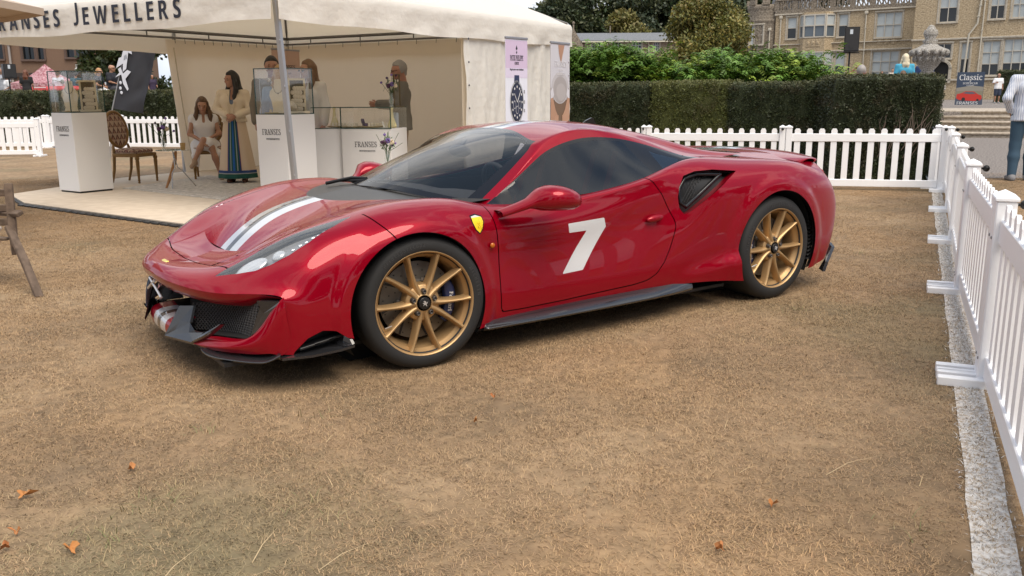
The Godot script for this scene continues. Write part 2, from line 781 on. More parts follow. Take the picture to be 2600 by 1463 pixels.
func gapped(s: Array, f: Callable, w := .003) -> Array:  # both sides of a shut line, with the gap left open
	var a := split(s, func(p): return f.call(p) + w)
	var b := split(a[1], func(p): return f.call(p) - w)
	return [a[0], b[1]]


func build_car() -> void:
	var car := thing("sports_car", "red sports car with gold wheels, silver stripes and a white number 7", "car")
	var red := mat(Color(.27, .0008, .011), .34, .35)
	red.metallic_specular = 0.12
	red.clearcoat_enabled = true
	red.clearcoat = 0.68
	red.clearcoat_roughness = 0.015
	var silver := mat(Color(.55, .57, .60), .3, .3)
	silver.clearcoat_enabled = true
	silver.clearcoat = 1.0
	silver.clearcoat_roughness = .02
	var bronze := mat(Color(.045, .038, .032), .35, .3)
	bronze.clearcoat_enabled = true
	bronze.clearcoat = 1.0
	bronze.clearcoat_roughness = .02
	var white := mat(Color(.56, .57, .59), .3)
	white.clearcoat_enabled = true
	var black := mat(Color(.006, .006, .007), .5)
	var gloss := mat(Color(.008, .008, .009), .12)
	var carbon := mat(Color(.018, .018, .020), .18)
	carbon.clearcoat_enabled = true
	carbon.clearcoat = .8
	carbon.clearcoat_roughness = .05
	var tint := glass(Color(.004, .007, .012, .80))
	var screen := glass(Color(.012, .02, .022, .20))
	M.red = red
	M.black = black
	M.gloss = gloss
	M.carbon = carbon
	M.silver = silver
	M.bronze = bronze

	var body := car_body_soup()
	# wheel arches
	for w in [[-.035, .325, .378], [2.645, .345, .388]]:
		body = split(body, func(p): return Vector2(p.x - w[0], p.y - w[1]).length() - w[2] if p.z > .5 and p.y < .76 else 1.0)[1]
	# open vent behind the front corner
	body = split(body, in_poly(arr2([-.715, .10, -.67, .198, -.61, .255, -.54, .284, -.48, .276, -.43, .238, -.36, .222, -.30, .10]), "xy", .7))[1]
	# side intake
	var intake := arr2([2.285, .872, 2.10, .888, 1.95, .884, 1.85, .862, 1.80, .80, 1.785, .74, 1.795, .67, 1.825, .632, 1.88, .65, 2.02, .735, 2.18, .825])
	var cutter := split(body, in_poly(intake, "xy", .6), .015)
	body = cutter[1]
	# headlamp
	var lamp := arr2([-.905, .555, -.86, .562, -.76, .60, -.577, .665, -.40, .722, -.285, .762, -.40, .792, -.53, .803, -.62, .79, -.70, .757, -.765, .715, -.83, .65])
	var lamps := split(body, in_poly(lamp, "xz", .40), .012)
	body = lamps[1]
	var lens: Array = lamps[0]
	# number seven, badge
	var seven := arr2([.934, .652, 1.198, .664, 1.214, .612, 1.035, .382, .887, .376, 1.070, .602, .943, .600])
	var num := split(body, in_poly(seven, "xy", .7), .012)
	body = num[1]
	var crest := arr2([.283, .752, .322, .757, .362, .744, .366, .715, .352, .678, .330, .655, .302, .680, .287, .716])
	var bad := split(body, in_poly(crest, "xy", .7), .006)
	body = bad[1]
	var inner := split(bad[0], func(p): return outline(Vector2(p.x, p.y), crest) + .0055, .006)
	var crest_top := split(inner[0], func(p): return .741 - p.y, .006)
	# door shut line
	var door_edge := arr2([.422, .80, .443, .667, .456, .54, .459, .34, .462, .226, .62, .222, .90, .226, 1.20, .238, 1.42, .248, 1.53, .262, 1.60, .295, 1.66, .36, 1.705, .44, 1.755, .56, 1.752, .60, 1.70, .69, 1.66, .76, 1.60, .835, 1.53, .885, 1.50, .95, .42, .95])
	var dsplit := gapped(body, in_poly(door_edge, "xy", .72))
	var door: Array = dsplit[0]
	body = dsplit[1]
	# front bumper: everything ahead of a line from the lamp to the arch, and of a curve across the nose
	var inner_edge := [[-.87, .565], [-.76, .605], [-.577, .67], [-.40, .727], [-.25, .775]]
	var bump := func(p: Vector3) -> float:
		if p.x > 0.0:
			return 1.0
		var zt := .565
		for i in 4:
			if p.x > inner_edge[i][0]:
				zt = lerpf(inner_edge[i][1], inner_edge[i + 1][1], clampf((p.x - inner_edge[i][0]) / (inner_edge[i + 1][0] - inner_edge[i][0]), 0, 1))
		if p.z > zt:
			return (p.x + .165) * .80 + (p.y - .69) * .62 if p.y > .5 else p.x + .02
		return p.x + .895 - .05 * smoothstep(.2, .6, p.z)
	var bs := gapped(body, bump, .0032)
	var bumper: Array = bs[0]
	body = bs[1]
	# lip of the duct across the bonnet
	var lip := func(p: Vector3) -> float:
		return maxf(p.x, -5.0) + .725 - .30 * p.z * p.z if p.x < 0 and p.z < .385 and p.y > .45 else 1.0
	var ls := split(body, lip)
	var nose: Array = ls[0]
	body = ls[1]
	for i in body[0].size():
		var p: Vector3 = body[0][i]
		if p.x < -.1 and p.z < .46 and p.y > .45:
			var d := p.x + .725 - .30 * p.z * p.z
			p.y -= .078 * exp(-maxf(d, 0) / .095) * smoothstep(.40, .33, p.z)
			body[0][i] = p
	# black panel below the windscreen
	var cowl := split(body, func(p): return maxf(-.175 + 1.05 * p.z * p.z - p.x, p.z - .60) if p.x < .6 and p.y > .7 else 1.0)
	var scuttle: Array = cowl[0]
	body = cowl[1]
	var bonnet := gapped(body, func(p): return maxf(p.x - .30, maxf(p.z - .66 - p.x * .06, .70 - p.y - (.16 if p.x < -.3 else 0.0))) if p.x < .3 and p.y > .45 else 1.0)
	body = bonnet[1]
	var hood := stripe_split(both(bonnet[0]), .4)
	var shell := stripe_split(both(body), .88)
	put_soup("body", shell[0], red, car)
	var h := put_soup("bonnet", hood[0], red, car)
	halves("stripe", hood[1], silver, h)
	put_soup("stripe", hood[2], bronze, h)
	halves("stripe", shell[1], silver, car)
	put_soup("stripe", shell[2], bronze, car)
	put_soup("nose_panel", both(nose), red, car)
	put_soup("front_bumper", both(bumper), red, car)
	put_soup("scuttle_panel", both(scuttle), mat(Color(.032, .030, .027), .40), car)
	var d1 := put_soup("door", door, red, car)
	put_soup("door", mirrored(door), red, car)
	put_soup("number", num[0], white, d1)
	put_soup("body_number", mirrored(num[0]), white, car)
	# the crest on the wing: yellow field, tricolour top, black edge, small rearing horse
	var sh := put_soup("wing_badge", bad[0], gloss, car)
	sh.position.z = .0015
	var yel := put_soup("badge_field", crest_top[1], mat(Color(.85, .60, .02), .25), sh)
	yel.position.z = .001
	put_soup("badge_band", crest_top[0], mat(Color(.55, .57, .55), .25), sh).position.z = .001
	var hz := .94
	for q in crest_top[1][0]:
		if Vector2(q.x - .33, q.y - .705).length() < .03:
			hz = maxf(hz, q.z)
	var horse := MB.new()
	horse.prism(arr2([.318, .736, .326, .739, .331, .733, .338, .728, .336, .722, .343, .712, .349, .716, .352, .726, .349, .733, .354, .724, .353, .713, .345, .705, .346, .694, .340, .686, .341, .678, .336, .677, .336, .688, .331, .696, .326, .692, .321, .694, .320, .688, .317, .695, .326, .702, .327, .712, .319, .711, .314, .716, .312, .713, .319, .706, .327, .718, .323, .724]), .002)
	put("badge_horse", horse, gloss, sh).position.z = hz + .002
	# inside of the shut lines and of the arches
	var dark := moved(both(joined(joined(door, bumper), joined(body, bonnet[0]))), -.022)
	put_soup("inner_shell", dark, black, car)

	# headlamps: clear cover, grey bucket, two bright reflectors
	for s in [lens, mirrored(lens)]:
		var side := 1.0 if s == lens else -1.0
		var bucket := put_soup("headlamp", moved(s, -.042), mat(Color(.26, .27, .285), .3, .3), car)
		var cover := put_soup("lamp_cover", s, glass(Color(.5, .55, .6, .10)), bucket)
		var bulbs := MB.new()
		for q in [[-.775, .665, .085, .046], [-.66, .715, .035, .030]]:
			var best := 0
			var bd := 9.0
			for i in lens[0].size():
				var d := Vector2(lens[0][i].x - q[0], lens[0][i].z - q[1]).length_squared()
				if d < bd:
					bd = d
					best = i
			var n: Vector3 = lens[1][best]
			var p: Vector3 = lens[0][best] - n * .024
			var t := Vector3(.82, .42, .36).slide(n).normalized()
			var bs2 := Basis(t, n, t.cross(n))
			var at := Vector3(p.x, p.y, p.z * side)
			if side < 0:
				bs2 = Basis(t * Vector3(1, 1, -1), n * Vector3(1, 1, -1), -(t.cross(n)) * Vector3(1, 1, -1))
			bulbs.ball(at, Vector3(q[2], .016, q[3]), 20, bs2)
		put("reflector", bulbs, mat(Color(.50, .53, .56), .12, .35), bucket)
		var led := MB.new()
		for k in 9:
			var q := Vector2(-.60 + k * .032, .772 - absf(k - 5) * .003)
			var best := 0
			var bd := 9.0
			for i in lens[0].size():
				var d := Vector2(lens[0][i].x - q.x, lens[0][i].z - q.y).length_squared()
				if d < bd:
					bd = d
					best = i
			var p: Vector3 = lens[0][best] - lens[1][best] * .022
			led.box(Vector3(p.x, p.y, p.z * side), Vector3(.020, .010, .022), Basis(Vector3.BACK, .3), .003)
		put("running_lamp", led, mat(Color(.55, .6, .66), .1, .5), bucket)

	# side intakes: recess, frame and mesh
	for side in [1.0, -1.0]:
		var sc: Array = cutter[0] if side > 0 else mirrored(cutter[0])
		var off := Vector3(.03, -.01, -.075 * side)
		var deep := put_soup("side_intake", moved(sc, 0.0, off), black, car)
		var wall := MB.new()
		var frame := MB.new()
		var m := intake.size()
		var pts := []
		for i in m:
			var q := intake[i]
			var best := Vector3(q.x, q.y, .92 * side)
			var bd := 1e9
			for j in range(0, sc[0].size(), 2):
				var dd := Vector2(sc[0][j].x - q.x, sc[0][j].y - q.y).length_squared()
				if dd < bd:
					bd = dd
					best.z = sc[0][j].z
			pts.append(best)
		for i in m:
			var a: Vector3 = pts[i]
			var b: Vector3 = pts[(i + 1) % m]
			wall.quad(a, b, b + off, a + off)
		put("intake_wall", wall, red if side > 0 else red, deep)
		var fr := PackedVector3Array()
		for p in [Vector3(2.19, .852, .885), Vector3(2.0, .862, .862), Vector3(1.90, .84, .858), Vector3(1.845, .78, .868), Vector3(1.835, .70, .893), Vector3(1.87, .672, .906), Vector3(2.0, .745, .90), Vector3(2.19, .852, .885)]:
			fr.append(Vector3(p.x, p.y, (p.z - .025) * side))
		frame.tube(fr, .014, 8)
		put("intake_frame", frame, gloss, deep)
		var net := MB.new()
		for k in 16:
			for q in 2:
				var x0 := 1.80 + k * .026
				var a := Vector2(x0, .64)
				var b := Vector2(x0 + (.22 if q == 0 else -.06), .64 + .24)
				var lastp = null
				for j in 25:
					var w := a.lerp(b, j / 24.0)
					var inside := outline(w, intake) < -.012
					if inside and lastp != null:
						net.tube(PackedVector3Array([Vector3(lastp.x, lastp.y, (.915 - .055) * side - absf(lastp.y - .7) * .18 * side), Vector3(w.x, w.y, (.915 - .055) * side - absf(w.y - .7) * .18 * side)]), .0016, 4, false)
					lastp = w if inside else null
		kind(put("intake_mesh", net, mat(Color(.03, .03, .032), .35, .5), deep), "stuff")

	# cabin
	var rows := cabin_rows()
	# which part a point belongs to follows the loft's own columns, so pick by cell
	var pick := func(i0, i1, k0, k1): return both(soup_of(rows, func(i, k): return i >= i0 and i < i1 and k >= k0 and k < k1, true))
	put_soup("windscreen", pick.call(2, 38, 0, 16), screen, car)
	put_soup("windscreen_edge", joined(joined(pick.call(0, 2, 0, 18), pick.call(38, 40, 0, 18)), pick.call(2, 38, 16, 18)), gloss, car)
	var roof := stripe_split(pick.call(40, 66, 0, 18), .8)
	var rf := put_soup("roof", roof[0], red, car)
	halves("stripe", roof[1], silver, rf)
	put_soup("stripe", roof[2], bronze, rf)
	put_soup("engine_cover", pick.call(66, 100, 0, 10), gloss, car)
	halves("roof_rail", joined(pick.call(0, 100, 18, 27), pick.call(66, 100, 10, 18)), red, car)
	var side_all := pick.call(0, 92, 28, 36) as Array
	halves("window_seal", joined(pick.call(0, 100, 27, 28), pick.call(92, 100, 28, 36)), gloss, car)
	var fore := split(side_all, func(p): return p.x - .655)
	var rear := split(fore[1], func(p): return 1.615 + (p.y - .97) * -.50 - p.x)
	halves("mirror_sail", fore[0], gloss, car)
	var post := split(rear[0], func(p): return p.x - 1.70 - (p.y - .97) * -.50)
	var side_glass := split(rear[1], func(p): return p.z)
	put_soup("side_window", side_glass[0], tint, car)
	put_soup("side_window", side_glass[1], tint, car)
	halves("window_pillar", post[0], gloss, car)
	var quarter := arr2([1.74, 1.005, 1.80, .985, 1.925, .955, 1.93, .945, 1.79, .905, 1.755, .905])
	var qs := split(post[1], func(p): return outline(Vector2(p.x, p.y), quarter), .012)
	halves("quarter_panel", qs[1], gloss, car)
	halves("quarter_window", qs[0], glass(Color(.02, .035, .06, .5)), car)

	# inside the cabin
	var tub := MB.new()
	tub.box(Vector3(1.15, .34, 0), Vector3(1.7, .04, 1.6))
	tub.box(Vector3(2.0, .66, 0), Vector3(.04, .62, 1.40))
	tub.box(Vector3(.42, .55, 0), Vector3(.04, .40, 1.5))
	for s in [-1, 1]:
		tub.box(Vector3(1.15, .55, .80 * s), Vector3(1.7, .44, .03))
	put("cabin_tub", tub, mat(Color(.01, .01, .011), .8), car)
	var dash := MB.new()
	var dl := []
	for p in [Vector2(.36, .70), Vector2(.40, .79), Vector2(.55, .80), Vector2(.72, .775), Vector2(.78, .70), Vector2(.76, .60)]:
		dl.append(PackedVector3Array([Vector3(p.x, p.y, -.72), Vector3(p.x - .02, p.y + .015, -.35), Vector3(p.x, p.y + .0, 0), Vector3(p.x - .02, p.y + .03, .38), Vector3(p.x, p.y, .72)]))
	dash.grid(dl, Vector2.ONE, true)
	put("dashboard", dash, mat(Color(.022, .021, .021), .75), car)
	var wheel := MB.new()
	var ring := PackedVector3Array()
	for k in 25:
		var g := TAU * k / 24
		ring.append(Vector3(.86 - sin(g) * .06, .80 + sin(g) * .155, .36 + cos(g) * .165))
	wheel.tube(ring, .014, 8, false)
	for g in [0.0, PI, -PI / 2]:
		wheel.tube(PackedVector3Array([Vector3(.85, .79, .36), Vector3(.86 - sin(g) * .06, .80 + sin(g) * .155, .36 + cos(g) * .165)]), .016, 6)
	wheel.ball(Vector3(.85, .795, .36), Vector3(.03, .045, .045), 12)
	put("steering_wheel", wheel, mat(Color(.012, .012, .012), .6), car)
	for s in [.36, -.36]:
		var seat := MB.new()
		seat.box(Vector3(1.36, .47, s), Vector3(.50, .14, .46), Basis(Vector3.BACK, .1), .05)
		seat.box(Vector3(1.66, .76, s), Vector3(.13, .58, .46), Basis(Vector3.BACK, -.32), .05)
		seat.box(Vector3(1.77, 1.0, s), Vector3(.09, .19, .24), Basis(Vector3.BACK, -.25), .04)
		var st := put("seat", seat, mat(Color(.014, .014, .015), .75), car)
		var belt := MB.new()
		for q in [-.1, .1]:
			belt.box(Vector3(1.60, .80, s + q), Vector3(.012, .42, .05), Basis(Vector3.BACK, -.32), .003)
		put("seat_belt", belt, mat(Color(.38, .035, .012), .7), st)
	var mir := MB.new()
	mir.ball(Vector3(.78, 1.015, .02), Vector3(.03, .038, .125), 18)
	mir.tube(PackedVector3Array([Vector3(.78, 1.03, .02), Vector3(.83, 1.085, .02)]), .012, 8)
	put("rear_view_mirror", mir, black, car)
	# wipers
	for w in [[Vector3(.10, .852, -.26), Vector3(.25, .872, .13)], [Vector3(.16, .842, .18), Vector3(.42, .80, .57)]]:
		var wip := MB.new()
		var a: Vector3 = w[0]
		var b: Vector3 = w[1]
		wip.tube(PackedVector3Array([a + Vector3(-.06, -.015, -.05), a.lerp(b, .25) + Vector3(0, .018, 0), a.lerp(b, .55) + Vector3(0, .016, 0)]), [.012, .010, .007], 6)
		wip.tube(PackedVector3Array([a, a.lerp(b, .5) + Vector3(0, .004, 0), b]), [.008, .012, .006], 6)
		put("wiper", wip, black, car)
	var fin := MB.new()
	fin.prism(arr2([0, 0, .03, .025, .085, .046, .098, .046, .125, 0]), .016)
	put("roof_aerial", fin, gloss, car).position = Vector3(1.76, 1.150, -.008)

	# door mirrors
	for side in [1.0, -1.0]:
		var arm := MB.new()
		var sp := []
		# sections of the stalk and head: centre, half width, half height
		for q in [[.47, .742, .90, .05, .020], [.50, .760, .945, .052, .020], [.54, .785, 1.0, .052, .022], [.575, .803, 1.03, .050, .026], [.598, .816, 1.05, .060, .042], [.625, .824, 1.07, .085, .058], [.67, .829, 1.08, .105, .066], [.73, .825, 1.085, .108, .065], [.785, .817, 1.085, .098, .057], [.82, .812, 1.085, .080, .045], [.83, .810, 1.085, .05, .026]]:
			var line := PackedVector3Array()
			for j in 21:
				var g := TAU * j / 20
				var cy := pow(absf(sin(g)), .8) * signf(sin(g))
				line.append(Vector3(q[0] + cos(g) * .0, q[1] + cy * q[4], (q[2] + cos(g) * q[3]) * side))
			sp.append(line)
		arm.grid(sp, Vector2.ONE, side > 0, true)
		var mm := put("door_mirror", arm, red, car)
		var gl := MB.new()
		gl.ball(Vector3(.828, .809, 1.085 * side), Vector3(.006, .034, .062), 16)
		put("mirror_glass", gl, mat(Color(.6, .62, .65), .03, 1.0), mm)
	# handle, repeater, bumper sensor, nose badge
	var hd := MB.new()
	hd.ball(Vector3(1.585, .628, .913), Vector3(.068, .022, .022), 16, Basis(Vector3.BACK, .10))
	put("handle", hd, red, d1)
	var rp := MB.new()
	rp.ball(Vector3(.405, .590, .949), Vector3(.014, .014, .008), 14)
	put("side_repeater", rp, mat(Color(.45, .12, .01), .1), car)
	var nb := MB.new()
	nb.box(Vector3(-1.0, .5235, 0), Vector3(.028, .003, .085), Basis(Vector3.BACK, .25), .001)
	put("nose_badge", nb, mat(Color(.75, .60, .12), .2, .5), car)
	var sn := MB.new()
	sn.ball(Vector3(-.783, .485, .728), Vector3(.010, .010, .006), 10)
	put("parking_sensor", sn, mat(Color(.12, .0, .006), .3), car)
	var spo := []
	for q in [[0.0, 3.10, 3.435, .955, .934], [.40, 3.06, 3.40, .948, .922], [.62, 3.02, 3.33, .934, .909], [.77, 3.03, 3.255, .915, .897], [.80, 3.08, 3.20, .903, .892]]:
		spo.append([Vector3(q[1], q[3] - .022, q[0]), Vector3(lerpf(q[1], q[2], .5), lerpf(q[3], q[4], .5) + .004, q[0]), Vector3(q[2], q[4] + .006, q[0]), Vector3(q[2] + .004, q[4] - .012, q[0]), Vector3(lerpf(q[1], q[2], .6), q[4] - .03, q[0])])
	var srows := []
	for q in spo:
		var line := PackedVector3Array()
		for p in q:
			line.append(p)
		srows.append(line)
	var sp3 := stripe_split(both(soup_of(loft(srows, 12, 3), null, false)), .5)
	var wing := put_soup("rear_spoiler", sp3[0], red, car)
	halves("stripe", sp3[1], silver, wing)
	put_soup("stripe", sp3[2], bronze, wing)
	build_car_front(car)
	build_car_low(car)
	for w in [[0.0, .338, .955, 5.2, .340, .262, .125, 1.0, true], [2.65, .345, .968, 0.0, .347, .262, .155, 1.0, false], [0.0, .338, -.955, 5.2, .340, .262, .125, -1.0, true], [2.65, .345, -.968, 0.0, .347, .262, .155, -1.0, false]]:
		build_wheel(car, w)


func build_car_front(car: Node3D) -> void:
	# dark mouth behind the openings
	var mouth := MB.new()
	var back := []
	for y in [.46, .36, .25, .17]:
		var line := PackedVector3Array()
		for k in 13:
			var z := -.80 + 1.6 * k / 12
			line.append(Vector3(-.82 + .22 * z * z, y, z))
		back.append(line)
	mouth.grid(back, Vector2.ONE)
	put("mouth", mouth, mat(Color(.003, .003, .003), 1.0), car)
	# underside of the overhanging nose
	var edge_pts := arr([-.702, .449, -.893, -.80, .466, -.795, -.915, .458, -.645, -1.0, .462, -.47, -1.058, .472, -.25, -1.075, .478, 0, -1.058, .472, .25, -1.0, .462, .47, -.915, .458, .645, -.80, .466, .795, -.702, .449, .893])
	var edge := spline(edge_pts, 6)
	var under := []
	for q in [[0.0, 0.0], [.006, .030], [.035, .062], [.11, .080], [.24, .082]]:
		var line := PackedVector3Array()
		for p in edge:
			var f := 1.0 - .85 * smoothstep(.70, .893, absf(p.z))
			line.append(Vector3(p.x + q[0] * (.4 + .6 * f), p.y - q[1] * f, p.z * (1.0 - q[0] * .25)))
		under.append(line)
	var lipm := MB.new()
	lipm.grid(under, Vector2.ONE, false)
	put("nose_lip", lipm, M.red, car)
	for side in [1.0, -1.0]:
		var s := Vector3(1, 1, side)
		# red bumper under the grille, sweeping up to the wing: inner edge, crest, foot
		var bar := MB.new()
		var net := []
		for q in [[-.985, .184, .40, -1.006, .196, .47, -.998, .185, .462], [-.943, .236, .555, -.978, .206, .566, -.975, .180, .55], [-.892, .247, .68, -.935, .220, .675, -.937, .185, .655], [-.838, .256, .765, -.886, .236, .758, -.886, .188, .744], [-.812, .285, .80, -.838, .262, .815, -.815, .192, .835], [-.782, .335, .835, -.788, .318, .862, -.765, .196, .88], [-.745, .40, .865, -.735, .405, .893, -.715, .19, .90], [-.715, .44, .88, -.70, .448, .90, -.68, .26, .91]]:
			var c := Vector3(q[3], q[4], q[5])
			var i := Vector3(q[0], q[1], q[2])
			net.append(PackedVector3Array([i * s, (i.lerp(c, .7) + Vector3(0, .008, 0)) * s, c * s, (c.lerp(Vector3(q[6], q[7], q[8]), .4) + Vector3(-.006, 0, .006)) * s, Vector3(q[6], q[7], q[8]) * s]))
		bar.grid(loft(net, 6, 4), Vector2.ONE, side < 0)
		put("lower_bumper", bar, M.red, car)
		# carbon surround of the intake
		var sur := MB.new()
		sur.slab(_side([Vector3(-.72, .438, .892), Vector3(-.80, .438, .815), Vector3(-.785, .412, .815), Vector3(-.822, .27, .77), Vector3(-.806, .285, .798), Vector3(-.725, .425, .894)], side), Vector3(.03, 0, -.012 * side))
		put("intake_surround", sur, M.carbon, car)
		# mesh of the intake
		var wires := MB.new()
		for k in 44:
			for q in 2:
				var lastp = null
				for j in 15:
					var w := j / 14.0
					var u := (k - 10) / 26.0 + w * (.26 if q == 0 else -.26) + (.0 if q == 0 else .0)
					var ok := u > 0 and u < 1
					var bot := Vector3(-.965, .225, .33).lerp(Vector3(-.815, .255, .765), u)
					var top := Vector3(-.965, .36, .335).lerp(Vector3(-.78, .425, .81), u)
					var p := (bot.lerp(top, w) + Vector3(.045 * sin(u * PI), 0, 0)) * s
					if ok and lastp != null:
						wires.tube(PackedVector3Array([lastp, p]), .0020, 4, false)
					lastp = p if ok else null
		kind(put("grille_mesh", wires, mat(Color(.055, .055, .058), .4, .4), car), "stuff")
		var shelf := MB.new()
		shelf.slab(_side([Vector3(-.955, .225, .42), Vector3(-.83, .25, .765), Vector3(-.76, .25, .74), Vector3(-.82, .225, .42)], side), Vector3(0, .004, 0))
		put("duct_floor", shelf, mat(Color(.012, .012, .012), .7), car)
		# carbon vane beside the centre blade, and its foot
		var A := Vector3(-1.012, .342, .28)
		var B := Vector3(-.964, .351, .36)
		var Cc := Vector3(-.988, .269, .36)
		var Dd := Vector3(-.976, .234, .38)
		var Ee := Vector3(-.956, .235, .46)
		var F := Vector3(-1.002, .190, .455)
		var G := Vector3(-1.080, .187, .215)
		var vane := MB.new()
		vane.slab(_side([A, G, Vector3(-1.05, .20, .265), Cc, B], side), Vector3(.010, 0, .008 * side))
		vane.slab(_side([G, F, Ee, Dd, Cc], side), Vector3(.004, -.012, 0))
		put("front_vane", vane, M.carbon, car)
		var wing := MB.new()
		var ws := []
		for q in [[-1.011, .195, .46, .006], [-.982, .252, .565, .014], [-.958, .288, .635, .009], [-.930, .322, .69, .002]]:
			ws.append(PackedVector3Array([Vector3(q[0] + .02, q[1] - q[3] * 1.4, q[2]) * s, Vector3(q[0] - .006, q[1] - q[3], q[2]) * s, Vector3(q[0] - .008, q[1] + .002, q[2]) * s, Vector3(q[0] + .02, q[1] - q[3] * 1.4 + .004, q[2]) * s]))
		wing.grid(loft(ws, 5, 1), Vector2.ONE, side < 0)
		put("front_blade", wing, M.carbon, car)
		# splitter: front lip and the flat floor beside the wheel
		var spl := MB.new()
		var sl := []
		for q in [[-1.004, .192, .58, .018, .0], [-.992, .174, .62, .05, .012], [-.952, .166, .704, .08, .022], [-.854, .163, .837, .10, .030], [-.792, .170, .894, .085, .028], [-.745, .199, .928, .01, .0]]:
			var outer := Vector3(q[0], q[1], q[2]) * s
			var inner := Vector3(q[0] + q[3] * .55, q[1] + q[4], q[2] - q[3] * .8) * s
			sl.append(PackedVector3Array([inner, inner.lerp(outer, .5) + Vector3(0, -.005, 0), outer, outer + Vector3(0, -.009, 0), inner + Vector3(0, -.03, 0), inner]))
		spl.grid(loft(sl, 5, 1), Vector2.ONE, side > 0)
		put("splitter", spl, M.carbon, car)
		var flo := MB.new()
		flo.slab(_side([Vector3(-.74, .168, .78), Vector3(-.735, .168, .925), Vector3(-.60, .168, .955), Vector3(-.47, .180, .978), Vector3(-.405, .192, .99), Vector3(-.40, .196, .74)], side), Vector3(0, .011, 0))
		flo.slab(_side([Vector3(-.47, .20, .86), Vector3(-.455, .20, .972), Vector3(-.415, .205, .985), Vector3(-.43, .268, .945)], side), Vector3(.012, .004, 0))
		put("wheel_floor", flo, M.carbon, car)
		var vent := MB.new()
		vent.box(Vector3(-.56, .23, .84 * side), Vector3(.30, .15, .04))
		for k in 3:
			vent.box(Vector3(-.60 + k * .07, .215 + k * .012, .90 * side), Vector3(.10, .012, .06), Basis(Vector3.BACK, .15), .003)
		put("corner_vent", vent, M.black, car)
		var strut := MB.new()
		strut.tube(PackedVector3Array([Vector3(-1.062, .43, -.03 - .05 * side), Vector3(-1.058, .36, -.02 + .14 * side)]), .007, 6)
		put("nose_strut", strut, M.silver, car)
	# centre blade with the stripes running down it
	for q in [[-.24, -.118, 0], [-.118, -.03, 1], [-.03, .03, 2], [.03, .118, 1], [.118, .24, 0]]:
		var g := MB.new()
		var r := []
		for p in [[-.93, .258], [-1.0, .254], [-1.043, .238], [-1.056, .205], [-1.054, .178], [-1.03, .160], [-.93, .155]]:
			var line := PackedVector3Array()
			for j in 5:
				var z: float = lerpf(q[0], q[1], j / 4.0)
				line.append(Vector3(p[0] + .25 * z * z, p[1], z))
			r.append(line)
		g.grid(loft(r, 3, 1), Vector2.ONE, false)
		put("centre_blade", g, [M.red, M.silver, M.bronze][q[2]], car)


func _side(a: Array, side: float) -> PackedVector3Array:
	var o := PackedVector3Array()
	for p: Vector3 in a:
		o.append(Vector3(p.x, p.y, p.z * side))
	if side < 0:
		o.reverse()
	return o


func build_car_low(car: Node3D) -> void:
	var under := MB.new()
	under.box(Vector3(1.3, .135, 0), Vector3(1.9, .02, 1.76))
	under.box(Vector3(-.6, .14, 0), Vector3(.70, .02, 1.5))
	under.box(Vector3(3.15, .20, 0), Vector3(.55, .02, 1.4))
	put("underbody", under, M.black, car)
	for side in [1.0, -1.0]:
		# side skirt blade
		var sk := MB.new()
		var r := []
		for q in [[.335, .180, .885, .925, .965], [.345, .205, .90, .955, 1.0], [.70, .206, .90, .955, 1.005], [1.16, .214, .895, .955, 1.0], [1.55, .222, .89, .95, .985], [1.75, .228, .895, .94, .965], [1.90, .222, .90, .93, .94]]:
			var line := PackedVector3Array()
			var drop: float = q[1] - (.165 if q[0] > .34 else .155) - .006
			for p in [Vector2(q[2], q[1]), Vector2(q[3], q[1] - drop * .45), Vector2(q[4], q[1] - drop), Vector2(q[4] - .004, q[1] - drop - .014), Vector2(q[2] - .06, q[1] - drop - .014)]:
				line.append(Vector3(q[0], p.y, p.x * side))
			r.append(line)
		sk.grid(r, Vector2.ONE, side > 0)
		put("side_skirt", sk, M.carbon, car)
		# rear winglet of the diffuser and the louvre behind the wheel
		var fl := MB.new()
		fl.slab(_side([Vector3(3.245, .108, .905), Vector3(3.285, .115, .845), Vector3(3.445, .225, .80), Vector3(3.44, .285, .80), Vector3(3.40, .262, .86), Vector3(3.262, .178, .915)], side), Vector3(.014, .0, .014 * side))
		put("rear_winglet", fl, M.carbon, car)
		var lv := MB.new()
		for k in 14:
			lv.box(Vector3(3.065 - absf(k - 7) * .003, .24 + k * .026, (.895 - k * .002) * side), Vector3(.07, .010, .10), Basis(Vector3.BACK, .35), .002)
		put("arch_louvre", lv, mat(Color(.02, .02, .021), .6), car)
		for w in [[-.035, .325, .40, .60], [2.645, .345, .41, .56]]:
			var well := MB.new()
			var rows := []
			for z in [w[3], .93]:
				var line := PackedVector3Array()
				for k in 25:
					var g := lerpf(-.5, PI + .5, k / 24.0)
					line.append(Vector3(w[0] + cos(g) * w[2], w[1] + sin(g) * w[2], z * side))
				rows.append(line)
			well.grid(rows, Vector2.ONE, side > 0)
			var disc := PackedVector3Array()
			for k in 24:
				disc.append(Vector3(w[0] + cos(TAU * k / 24) * w[2], w[1] + sin(TAU * k / 24) * w[2], w[3] * side))
			if side < 0:
				disc.reverse()
			well.slab(disc, Vector3(0, 0, -.01 * side))
			put("wheel_arch", well, mat(Color(.008, .008, .008), .9), car)
		# tail lamp
		var tl := MB.new()
		tl.ball(Vector3(3.40, .775, .70 * side), Vector3(.03, .045, .05), 16)
		put("tail_lamp", tl, mat(Color(.45, .006, .01), .08), car)


